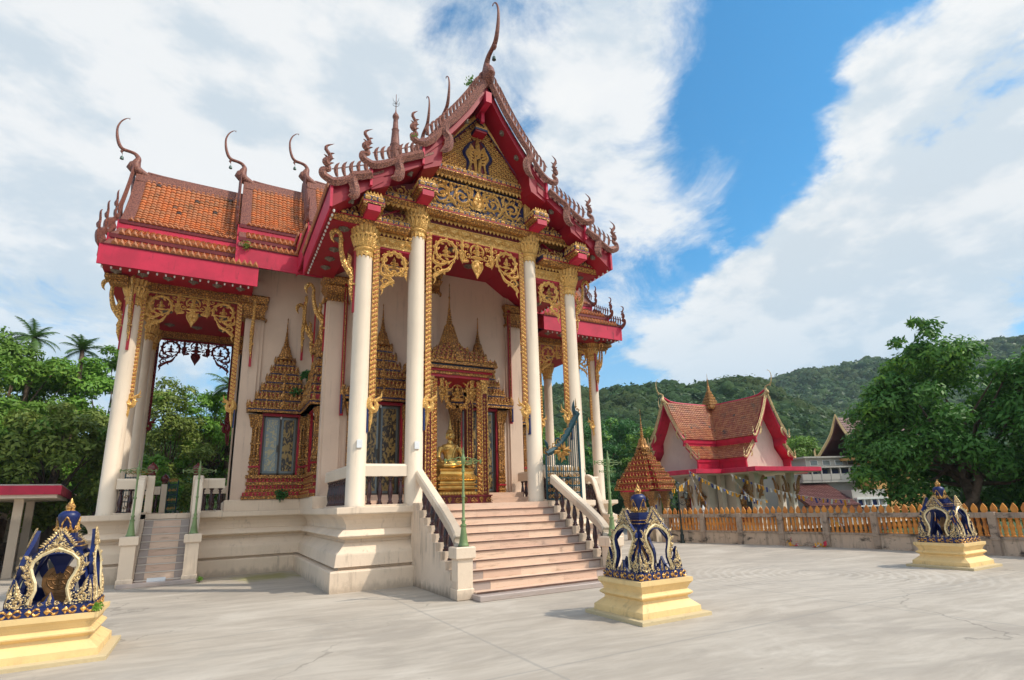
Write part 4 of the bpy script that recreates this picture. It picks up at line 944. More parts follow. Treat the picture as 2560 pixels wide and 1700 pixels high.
# ---- balustrades
def bal_mesh(h,r=.062):
    mb=MB(); mb.lathe(0,0,[(r*1.05,0),(r*1.05,.035),(r*.7,.05),(r*.8,.075),(r*.55,.1),(r*.75,h*.28),(r*.98,h*.42),(r*.85,h*.55),(r*.5,h*.76),(r*.48,h*.82),(r*.75,h*.84),(r*.5,h*.87),(r*.6,h*.92),(r*.95,h*.95),(r*.95,h)],12); return mb
BAL=None
def balustrade(p0,p1,n,z0=F,zr=2.40,zt=2.68,w=.11,ends=(0,0)):
    p0=V3(*p0);p1=V3(*p1); d=p1-p0; L=np.linalg.norm(d); d/=L; nn=V3(-d[1],d[0],0) if len(d)==3 else V3(-d[1],d[0],0)
    mb=MB(); r=[]
    for q in (p0,p1):
        r.append([tuple(V3(q[0],q[1],0)+nn*a+V3(0,0,z)) for a,z in ((-w,zr),(w,zr),(w,zt-.05),(w*.75,zt),(-w*.75,zt),(-w,zt-.05))])
    mb.rings(r)
    bo=tp('balustrade',mb,'column')
    mb=MB(); r=[[tuple(V3(q[0],q[1],0)+nn*a+V3(0,0,z)) for a,z in ((-w,z0),(w,z0),(w,z0+.045),(-w,z0+.045))] for q in (p0,p1)]; mb.rings(r); tp('sill',mb,'column',parent=bo)
    global BAL
    for k in range(n):
        q=p0+(p1-p0)*(k+.5)/n
        if BAL is None:
            BAL=mesh_obj('baluster',bal_mesh(2.40-F-.045),'baluster',bo,True,50); BAL.location=(q[0],q[1],z0+.045); b=BAL
        else:
            b=BAL.copy(); COL.objects.link(b); b.parent=bo; b.location=(q[0],q[1],z0+.045)
    return bo
for s in (-1,1):
    balustrade((s*2.82,.4,0),(s*1.85,.4,0),4)
    balustrade((s*3.0,.6,0),(s*3.0,3.62,0),13)
    balustrade((s*8.02,6.2,0),(s*7.36,6.2,0),3); balustrade((s*6.10,6.2,0),(s*5.46,6.2,0),3)
    balustrade((s*8.02,11.4,0),(s*7.36,11.4,0),3); balustrade((s*6.10,11.4,0),(s*5.3,11.4,0),3)
    balustrade((s*8.2,6.5,0),(s*8.2,7.4,0),4); balustrade((s*8.2,10.2,0),(s*8.2,11.1,0),4)
    for y in (6.2,11.4):
        for x in (7.26,6.18):
            mb=MB(); mb.bbox(s*x-.085,s*x+.085,y-.09,y+.09,F,2.76,.015); po=tp('rail_post',mb,'column')
            mb=MB(); mb.lathe(s*x,y,[(.09,2.78),(.10,2.80),(.07,2.83),(.115,2.87),(.135,2.94),(.125,3.0),(.08,3.06),(.03,3.10),(.004,3.14)],16); tp('knob',mb,'knob',smooth=True,parent=po)
# ---- staircases
def newel(mb,x,y,zc,h=.15,cap=.195,capz=.22):
    mb.bbox(x-h,x+h,y-h,y+h,0,zc,.01); mb.bbox(x-h-.02,x+h+.02,y-h-.02,y+h+.02,0,.2,.015); mb.bbox(x-cap,x+cap,y-cap,y+cap,zc-capz,zc,.02)
def handrail(mb,pts,w=.105,th=.21):
    r=[]; P=[V3(*p) for p in pts]
    for i,p in enumerate(P):
        r.append([(p[0]+a,p[1],p[2]+z) for a,z in ((-w,-th),(w,-th),(w,-.045),(w*.7,0),(-w*.7,0),(-w,-.045))])
    mb.rings(r)
def staircase(x0,x1,ytop,run,n,ybot,newx,ny,nz,yrail,zrail,side,plx,light):
    rise=(F-.0)/ (n+.7); zs=F; st=MB(); 
    # steps as solid risers with end stones of grey
    for k in range(n):
        z=F-rise*(k+1)+0.0; ya=ytop-run*k; zt=z; yb=ya-run
        g=.17 if not light else .19; L=x1-x0; cuts=[x0,x0+g*L if light else x0+.16+.03*k,x1-(g*L if light else .30),x1]
        for q in range(3):
            mi=1 if q in(0,2) else 0
            a=cuts[q]+.0015; b=cuts[q+1]-.0015
            if not light and q==1:
                m=3; 
                for e in range(m): st.box(a+(b-a)*e/m+.001,a+(b-a)*(e+1)/m-.001,yb+.012,ytop+.3,zt-rise if k<n-1 else .0,zt,mi)
            else: st.box(a,b,yb+.012,ytop+.3,zt-rise if k<n-1 else .0,zt,mi)
        st.box(x0,x1,yb-.008,yb+.03,zt-.0,zt+.022,2)
        st.box(x0,x1,yb+.03,yb+run+.02,zt+.001,zt+.02,3 if not light else 1)
    ybt=ytop-run*n
    so=tp('staircase',st,['pinkstone','greystone','nosing' if not light else 'nosinglight','pinkstone'])
    pl=MB(); pl.bbox(plx[0],plx[1],ybt-.22,ybt+.2,0,.10,.01); tp('bottom_slab',pl,'greystone',parent=so)
    # stepped stringers
    for (sx0,sx1) in side:
        sm=MB()
        for k in range(n+1):
            z=F-rise*k+.04; ya=ytop+.28-run*k-(.0)
            if k==0: continue
            sm.box(sx0,sx1,max(ya-run-.28,ny+.1) if k<n else ny+.1,ytop+.3,0 if k==1 else 0.0,z-.0-.001*k) if False else None
        prof=[(ytop+.3,0),(ny+.1,0)]
        zb=F-rise*n+.05
        prof.append((ny+.1,zb))
        for k in range(n,0,-1):
            yk=ytop-run*(k-1)-.02
            prof.append((yk-.0,F-rise*k+.05)); prof.append((yk,F-rise*(k-1)+.05))
        prof.append((ytop+.3,F+.05))
        sm.rings([[(sx,y,z) for y,z in prof] for sx in (sx0,sx1)])
        tp('stringer',sm,'plaster2',parent=so)
    for xi,x in enumerate(newx):
        nm=MB(); newel(nm,x,ny,nz); tp('newel_post',nm,'plaster',parent=so)
        hr=MB(); pts=[]
        sl_=.56 if not light else (zrail-nz-.1)/(yrail-ny-.1)
        pts=arcpts([(x,ny+.02,nz+.01),(x,ny+.16,nz+.08),(x,ny+.36,zrail-sl_*(yrail-ny-.36)),(x,yrail-.4,zrail-sl_*.4),(x,yrail,zrail),(x,yrail+.1,zrail+.015)],4) if not light else arcpts([(x,ny+.02,nz+.01),(x,ny+.16,nz+.02),(x,ny+.42,nz+.18),(x+(0),yrail-.4,zrail-.25*(1.)),(x,yrail,zrail),(x,yrail+.1,zrail+.015)],4)
        handrail(hr,pts); tp('handrail',hr,'column',parent=so)
        # balusters under the rail
        bx=x
        for k in range(1,n):
            yk=ytop-run*(k-.5)-.02; zb=F-rise*k+.05
            zr=np.interp(yk,[p[1] for p in pts],[p[2] for p in pts])-.23
            if yk<ny+.2 or zr-zb<.25: continue
            b=BAL.copy(); COL.objects.link(b); b.parent=so; b.location=(bx,yk,zb); b.scale=(1,1,(zr-zb+.03)/(2.40-F-.045))
    return so
staircase(-1.42,1.78,.0,.262,10,-2.5,(-1.58,1.95),-2.30,.94,.42,2.66,((-1.74,-1.43),(1.79,2.10)),(-1.46,1.80),False)
for s in (-1,1):
    a,b=sorted((s*7.26,s*6.24))
    staircase(a,b,5.86,.132,9,4.6,(s*7.44,s*6.10) if s<0 else (6.10,7.44),4.74,1.20,5.98,2.74,((min(s*7.42,s*7.27),max(s*7.42,s*7.27)),(min(s*6.08,s*6.23),max(s*6.08,s*6.23))),(a-.32,b+.3),True)
mb=MB(); mb.box(-1.418,1.778,-.022,.55,F-.16,F+.006); tp('top_step',mb,'pinkstone')
mb=MB(); mb.box(-6.99,-6.6,4.655,4.668,.10,.19); tp('donation_plate',mb,'sign')
# plants growing on the temple
def sprig(c,n,r,mat_='leafA',name='sprouting_plant',ls=.05):
    mb=MB()
    for k in range(n):
        d=rng.normal(0,1,3); d/=np.linalg.norm(d); p=V3(*c)+d*r*rng.uniform(.2,1)*V3(1,1,.8); a=rng.normal(0,1,3); a/=np.linalg.norm(a); b=np.cross(a,rng.normal(0,1,3)); b/=np.linalg.norm(b)
        mb.add([p-a*ls,p-b*ls*.5,p+a*ls,p+b*ls*.5],[(0,1,2,3)])
    for k in range(4):
        e=V3(*c)+rng.normal(0,.5,3)*r; mb.tube([V3(*c)-V3(0,0,r),e],[.006,.003],3)
    return mb
for lab,c,n,r,ls,mt in (('small green plant sprouting beside the finial of the front gable',(-.38,-.3,13.25),80,.22,.05,'leafD'),
   ('tuft of green leaves sprouting on the base below the left window',(-3.95,6.1,2.18),140,.22,.06,'leafC'),
   ('fern growing on the gilded crown of the left window',(-3.7,6.12,5.35),120,.22,.06,'leafC'),
   ('leafy shoot growing in the corner beside the left window crown',(-3.45,5.9,5.9),110,.22,.07,'leafC'),
   ('moss and weeds in the gutter of the middle left roof tier',(-5.5,5.1,9.6),110,.18,.04,'leafB'),
   ('small sprout on the second left bargeboard of the front gable',(-2.1,-.55,10.75),40,.12,.035,'leafD')):
    mb=sprig(c,n,r,ls=ls); bo=V3(*c); mb.v=[tuple(V3(*v)-bo) for v in mb.v]
    o=mesh_obj('sprouting_plant',mb,mt); o.location=c; tag(o,lab,'plant')

# ================================================================== SHRINE AND STATUE
def part(name,mb,mats,par,smooth=False,auto=None): return mesh_obj(name,mb,mats,par,smooth,auto)
shr=thing('shrine','open gilded shrine frame with tiered crown standing on the porch around the statue','shrine',(.05,1.95,F))
SF=Fr((0,0,0),(1,0,0),ZU,(0,-1,0))
mb=MB(); mb.box(-1.0,1.0,-.12,1.2,0,.20,1); mb.box(-1.03,1.03,-.15,1.23,.20,.235,1); mb.box(-1.03,1.03,-.15,1.23,.0,.03,1)
f=Fr((0,-.125,0),(1,0,0),ZU,(0,-1,0))
for k in range(9):
    x=-.95+.2375*k*.99
    if k%2: drop(mb,f.sub(x,.19,0,1,1),0,0,.11,.17)
    else: vine(mb,f.sub(0,.11),x-.1,x+.1,.16,1)
part('plinth',mb,['gold','darkred'],shr)
for x in (-.84,.84):
    for y in (.0,1.05):
        mb=MB(); mb.box(x-.10,x+.10,y-.10,y+.10,.235,3.42,1)
        for q in (-1,1):
            mb.box(x+q*.085-.016,x+q*.085+.016,y-.118,y-.09,.235,3.1)
        g=Fr((x,y-.10,0),(1,0,0),ZU,(0,-1,0))
        for k in range(24): mb.curl(g,[(0,.30+.115*k-.05),(0,.30+.115*k),(0,.30+.115*k+.05)],[.02,.085,.02],.5)
        mb.box(x-.12,x+.12,y-.13,y+.12,3.1,3.16); mb.box(x-.10,x+.10,y-.12,y+.1,3.16,3.42); mb.box(x-.14,x+.14,y-.15,y+.14,3.42,3.50)
        part('pillar',mb,['gold','darkred'],shr)
mb=MB()
for q in (-1,1): strip(mb,Fr((q*.73,-.08,0),(-q,0,0),ZU,(0,-1,0)),.24,3.45,.12)
g=Fr((0,-.09,3.46),(1,0,0),ZU,(0,-1,0))
for q in (-1,1): drop(mb,g,q*.46,-.18,.2,.55); mb.curl(g,[(q*.46,0),(q*.46,-.1),(q*.46,-.22)],[.16,.1,.14],.5)
mb.curl(g,spiral(0,-.32,.16,.16,0,2*PI,18),.035,.6)
for q in (-1,1):
    mb.curl(g,arcpts([(q*.06,-.82),(q*.26,-.72),(q*.33,-.45),(q*.30,-.2),(q*.36,-.04)],4),[.06,.10,.09,.08,.05],.5)
    for k in range(7): flame(mb,g,q*(.28+.03*math.sin(k)),-.75+.1*k,PI/2-q*(.9 if k%2 else -.9),.13,.06,q*.4)
    scroll(mb,g,q*.14,-.78,.08,PI/2,q,0,1.2,.4,5)
    scroll(mb,g,q*.28,-.80,.06,PI/2,-q,0,1.2,.4,4)
figure(mb,g,0,-.62,.40)
part('carved_screen',mb,['gold','lacquer','darkred'],shr)
mb=MB()
for z,e,mi in ((3.50,.02,1),(3.58,.06,0),(3.66,.10,1),(3.72,.17,0),(3.80,.13,2),(3.86,.22,0)): mb.box(-.96-e,.96+e,-.12-e,1.17+e,z,z+.078 if z<3.86 else z+.05,mi)
n=5
for k in range(n):
    t=k/n; h0=1.06*(1-t)**1.15+.12; d0=.58*(1-t)+.13; z0=3.91+.145*k; yc=.52
    mb.box(-h0+.04,h0-.04,yc-d0*1.1,yc+d0*1.1,z0,z0+.145,1); mb.box(-h0,h0,yc-d0*1.15,yc+d0*1.15,z0,z0+.04,0); mb.box(-h0+.01,h0-.01,yc-d0*1.13,yc+d0*1.13,z0+.041,z0+.06,2)
    m=max(3,int(2*h0/.14)); antefixes(mb,(-h0,yc-d0*1.16,z0+.05),(h0,yc-d0*1.16,z0+.05),m,.15,2*h0/m*.92,(0,-1,0))
    antefixes(mb,(-h0*.3,yc-d0*1.2,z0+.05),(h0*.3,yc-d0*1.2,z0+.05),1,.20,.22,(0,-1,0))
    for q in (-1,1): antefixes(mb,(q*h0,yc-d0,z0+.05),(q*h0,yc+d0,z0+.05),max(2,int(m/2)),.15,.16,(q,0,0))
zb=3.91+.145*n
mb.lathe(0,.52,[(.27,zb-.02),(.24,zb+.12),(.17,zb+.4),(.12,zb+.62)],40,flute=(10,.2))
for r,z,nn in ((.26,zb,10),(.21,zb+.16,9)):
    for k in range(nn):
        a=2*PI*k/nn; c,s_=math.cos(a),math.sin(a); antefixes(mb,(r*c+.06*s_,.52+r*s_-.06*c,z),(r*c-.06*s_,.52+r*s_+.06*c,z),1,.22,.12,(c,s_,0))
pr=[]; z=zb+.62; r=.11
for k in range(8): dz=.085*(1-.05*k); pr+=[(r*.6,z),(r,z+dz*.35),(r,z+dz*.65),(r*.6,z+dz)]; z+=dz*1.0; r*=.87
pr+=[(.03,z),(.016,z+.3),(.035,z+.34),(.014,z+.4),(.01,z+.7),(.022,z+.74),(.002,z+.82)]
mb.lathe(0,.52,pr,12)
part('tiered_crown',mb,['gold2','lacquer','navy'],shr)

st=thing('buddha_statue','golden seated buddha statue with flame topped head on a stepped gilded throne in the shrine','statue',(.08,2.45,F+.235))
mb=MB()
mb2=[(0,r_,z_*.78) for _,r_,z_ in [(0,.53,.0),(.0,.52,.10),(0,.50,.12),(0,.46,.17),(0,.53,.2),(0,.54,.235),(0,.47,.26),(0,.46,.31),(0,.52,.34),(0,.53,.37),(0,.46,.40),(0,.45,.46),(0,.52,.50),(0,.54,.60),(0,.50,.64),(0,.44,.70),(0,.43,.78),(0,.46,.84),(0,.47,.87),(0,.44,.90)]]
molding(mb,rect(-.02,.02,-.02,.02),[(r-.02,z) for _,r,z in mb2])
for z,r,h,up in ((.0,.535,.09,1),(.47,.53,-.08,-1),(.39,.535,.08,1)):
    for q in (-1,1):
        antefixes(mb,(-r,q*r,z),(r,q*r,z),14,abs(h),.075,(0,q,0),up=(0,0,up)); antefixes(mb,(q*r,-r,z),(q*r,r,z),14,abs(h),.075,(q,0,0),up=(0,0,up))
part('throne',mb,'goldbuddha',st)
mb=MB()
def ell(mb,c,r,n=16,m=10):
    rs=[]
    for i in range(1,m):
        a=-PI/2+PI*i/m; rs.append([(c[0]+r[0]*math.cos(a)*math.cos(2*PI*k/n),c[1]+r[1]*math.cos(a)*math.sin(2*PI*k/n),c[2]+r[2]*math.sin(a)) for k in range(n)])
    mb.rings(rs)
Z0=.70
ell(mb,(0,.06,Z0+.20),(.20,.15,.15)); mb.rings([[(w*math.cos(t),.04+d*math.sin(t),Z0+z) for t in [2*PI*k/20 for k in range(20)]] for w,d,z in ((.19,.14,.12),(.165,.12,.28),(.17,.12,.38),(.235,.14,.50),(.262,.13,.58),(.22,.105,.65),(.09,.075,.69),(.062,.062,.74),(.058,.06,.80))])
ell(mb,(-.085,-.055,Z0+.53),(.085,.05,.06)); ell(mb,(.085,-.055,Z0+.53),(.085,.05,.06))
# crossed legs
mb.tube([(-.12,.06,Z0+.12),(-.34,-.06,Z0+.09),(-.44,-.16,Z0+.08),(-.28,-.26,Z0+.075),(-.02,-.27,Z0+.08),(.16,-.24,Z0+.10)],[.12,.115,.10,.085,.07,.05],12)
mb.tube([(.12,.06,Z0+.12),(.34,-.06,Z0+.10),(.44,-.15,Z0+.12),(.28,-.25,Z0+.14),(.04,-.25,Z0+.16),(-.16,-.22,Z0+.16)],[.12,.115,.10,.08,.065,.045],12)
# arms : right hand over the knee, left hand in the lap
mb.tube([(-.24,.04,Z0+.58),(-.31,.02,Z0+.42),(-.33,-.02,Z0+.30),(-.32,-.14,Z0+.22),(-.31,-.22,Z0+.17)],[.075,.062,.05,.042,.032],10)
mb.tube([(.24,.04,Z0+.58),(.31,.02,Z0+.42),(.32,-.02,Z0+.29),(.20,-.14,Z0+.22),(.05,-.19,Z0+.20)],[.075,.062,.05,.042,.034],10)
for k in range(5):
    x=-.345+.022*k; mb.tube([(x,-.22,Z0+.17),(x,-.27,Z0+.14),(x-.005,-.285,Z0+.06-.006*abs(k-2))],[.014,.013,.009],6)
    mb.tube([(.05,-.20-.0,Z0+.2),(-.02,-.235+.02*k,Z0+.205),(-.10+.01*abs(k-2),-.24+.022*k,Z0+.205)],[.014,.013,.009],6)
# head
ell(mb,(0,.02,Z0+.90),(.098,.108,.13)); ell(mb,(0,-.075,Z0+.83),(.045,.035,.03)); ell(mb,(0,.03,Z0+1.02),(.07,.075,.07))
mb.tube([(0,-.088,Z0+.93),(0,-.108,Z0+.90),(0,-.112,Z0+.885)],[.010,.014,.018],6)
for q in (-1,1):
    mb.tube([(q*.10,.03,Z0+.96),(q*.112,.03,Z0+.90),(q*.105,.025,Z0+.80)],[.012,.020,.014],6)
    mb.tube([(q*.02,-.088,Z0+.915),(q*.045,-.085,Z0+.912),(q*.068,-.068,Z0+.915)],[.006,.011,.005],6)
    mb.tube([(q*.012,-.092,Z0+.945),(q*.045,-.09,Z0+.955),(q*.08,-.065,Z0+.94)],[.005,.007,.004],6)
mb.tube([(-.03,-.088,Z0+.862),(0,-.098,Z0+.858),(.03,-.088,Z0+.862)],[.006,.012,.006],6)
mb.lathe(0,.03,[(.05,Z0+1.07),(.04,Z0+1.11),(.045,Z0+1.14),(.025,Z0+1.2),(.02,Z0+1.27),(.008,Z0+1.38),(.002,Z0+1.43)],10)
# robe sash over the left shoulder
mb.tube([(.16,-.04,Z0+.65),(.10,-.115,Z0+.54),(.04,-.115,Z0+.40),(.02,-.12,Z0+.28)],[.03,.028,.026,.024],6)
bd=part('body',mb,'goldbuddha',st); rm=bd.modifiers.new('r','REMESH'); rm.mode='VOXEL'; rm.voxel_size=.011; rm.use_smooth_shade=True
sm=bd.modifiers.new('s','SMOOTH'); sm.iterations=3; sm.factor=.5
mb=MB()
for z,r in ((Z0+.965,.102),(Z0+1.0,.09),(Z0+1.035,.075)):
    for k in range(18):
        a=2*PI*k/18+z*20
        if math.sin(a)<-.55 and z<Z0+.97: continue
        ell(mb,(r*math.cos(a),.022+r*1.06*math.sin(a),z),(.014,.014,.012),6,5)
part('hair_curls',mb,'goldbuddha',st,True)

st.scale=(1.1,1.1,1.06)
# ================================================================== GREEN LAMP POSTS
def lamp_post():
    r=thing('lamp_post','sage green post with scrolled arms on the left newel of the front stairs','lamp post')
    mb=MB(); mb.lathe(0,0,[(r_*.88,z_) for r_,z_ in [(.115,0),(.115,.03),(.10,.045),(.095,.07),(.065,.24),(.05,.36),(.064,.37),(.064,.40),(.038,.41),(.038,.46),(.05,.47),(.05,.49),(.030,.51),(.027,.9),(.04,.91),(.04,.94),(.026,.96),(.023,1.38),(.036,1.39),(.036,1.42),(.024,1.44),(.034,1.56),(.045,1.57),(.05,1.66),(.03,1.7),(.018,1.76),(.025,1.78),(.004,1.88)]],12)
    part('post',mb,'green',r,True,45)
    for q in (-1,1):
        mb=MB(); f=Fr((0,0,1.6),(q,0,0),ZU,(0,-1,0))
        for a in (1,-1):
            mb.curl(f,arcpts([(.02,a*.04),(.09,a*.07),(.18,a*.03),(.12,a*.005)],5),.018,1.); mb.curl(f,arcpts([(.16,a*.02),(.24,a*.045),(.33,a*.0)],4),.015,1.)
        mb.curl(f,[(.02,0),(.2,0),(.34,.01),(.40,.0)],[.018,.016,.02,.01],1.); mb.tube([f.p(.37,.04),f.p(.37,-.05)],[.02,.012],6)
        part('scrolled_arm',mb,'green',r)
    return r
lp=lamp_post()
LPS=[((-1.55,-2.30,.94),0,'sage green post with scrolled arms on the left newel of the front stairs'),
 ((2.0,-2.30,.94),0,'sage green post with scrolled arms on the right newel of the front stairs'),
 ((-7.44,4.74,1.20),0,'sage green post with scrolled arms on the left newel of the narrow side stairs'),
 ((-6.10,4.74,1.20),0,'sage green post with scrolled arms on the right newel of the narrow side stairs'),
 ((6.10,4.74,1.20),0,'thin green post just left of the post on the right front newel'),
 ((7.44,4.74,1.20),0,'green post half hidden behind the middle blue and gold shrine')]
for i,(p,rz,lab) in enumerate(LPS):
    o=lp if i==0 else copy_tree(lp); o.location=p; o['label']=lab; o['group']='green posts on the stair newels'

# ================================================================== IRON GATE
gt=thing('iron_gate','open teal and gilded wrought iron gate leaf folded back beside the right front column','gate',(1.76,-.02,F+.03))
mb=MB(); H0,H1=1.25,2.35; WG=1.06
def gtop(x): return 1.18+.22*math.sin(x/WG*PI*.5)+ .95*(x/WG)**2.2
mb.box(-.02,.02,-.02,.02,0,1.25); mb.box(WG-.025,WG+.025,-.025,.025,-.02,2.2)
for z in (.0,.16,.34,.55,.72): mb.box(0,WG,-.014,.014,z,z+.03)
part('frame',mb,'iron',gt)
mb=MB()
for k in range(15):
    x=WG*(k+1)/16; mb.tube([(x,0,.0),(x,0,gtop(x)-.1)],.013,5)
part('bars',mb,'iron',gt)
mb=MB(); f=Fr((0,-.012,0),(1,0,0),ZU,(0,-1,0))
for k in range(8):
    x=WG*(k+.5)/8
    for z in (.09,.26,.44,.64): scroll(mb,f,x,z,.058,PI/2,1 if k%2 else -1,0,1.2,.4,2)
    flame(mb,f,x,.74,PI/2,.14,.06,.1)
cx,cy=WG*.46,1.28
for a in range(16):
    t=a*2*PI/16; R=.12+.12*abs(math.cos(2*t))
    flame(mb,f,cx+.05*math.cos(t),cy+.05*math.sin(t),t,R*1.25,.10,.6 if a%2 else -.6); scroll(mb,f,cx+R*.6*math.cos(t),cy+R*.6*math.sin(t),.05,t,1 if a%2 else -1,0,1.2,.4,3)
part('gilded_scrollwork',mb,'irongold',gt)
mb=MB(); ot=[(x,gtop(x)) for x in np.linspace(0.02,WG,9)]
mb.curl(f,ot,[.15,.18,.15,.18,.15,.18,.16,.2,.2],.3,0); 
for x,z in ot: scroll(mb,f,x,z+.06,.095,PI/2,1,1,1.3,.4,4)
flame(mb,f,.05,1.3,PI*.6,.3,.1,.5,0); scroll(mb,f,WG*.36,gtop(WG*.36)+.12,.1,PI,-1,0,1.3,.5,4); flame(mb,f,WG-.05,2.2,PI*.55,.5,.13,-.4,0); scroll(mb,f,WG-.12,2.12,.12,PI,-1,1,1.3,.4,5); flame(mb,f,WG-.04,2.45,PI/2,.3,.04,.1,1)
part('scrolled_crest',mb,['iron','irongold'],gt)
def small_gate(x,y,lab,rz):
    g=thing('iron_gate',lab,'gate',(x,y,F+.03),rz); mb=MB()
    for z in (.02,.3,.6,.95): mb.box(0,.55,-.012,.012,z,z+.03)
    mb.box(-.015,.015,-.015,.015,0,1.1); mb.box(.54,.57,-.015,.015,0,1.1)
    for k in range(8): mb.tube([(.06+.06*k,0,0),(.06+.06*k,0,1.0)],.008,5)
    part('frame',mb,'iron',g); mb=MB(); f=Fr((0,-.012,0),(1,0,0),ZU,(0,-1,0))
    for k in range(5):
        for z in (.16,.45,.78): scroll(mb,f,.06+.108*k,z,.05,PI/2,1 if k%2 else -1,0,1.2,.4,3)
        scroll(mb,f,.06+.108*k,1.12,.07,PI/2,1,0,1.2,.3,4)
    part('gilded_ornament',mb,'irongold',g)
small_gate(-7.9,6.55,'teal iron gate leaf folded behind the left rail of the left porch',.1)
small_gate(-7.12,11.2,'teal and gold iron gate leaf standing at the back opening of the left porch',-1.0)

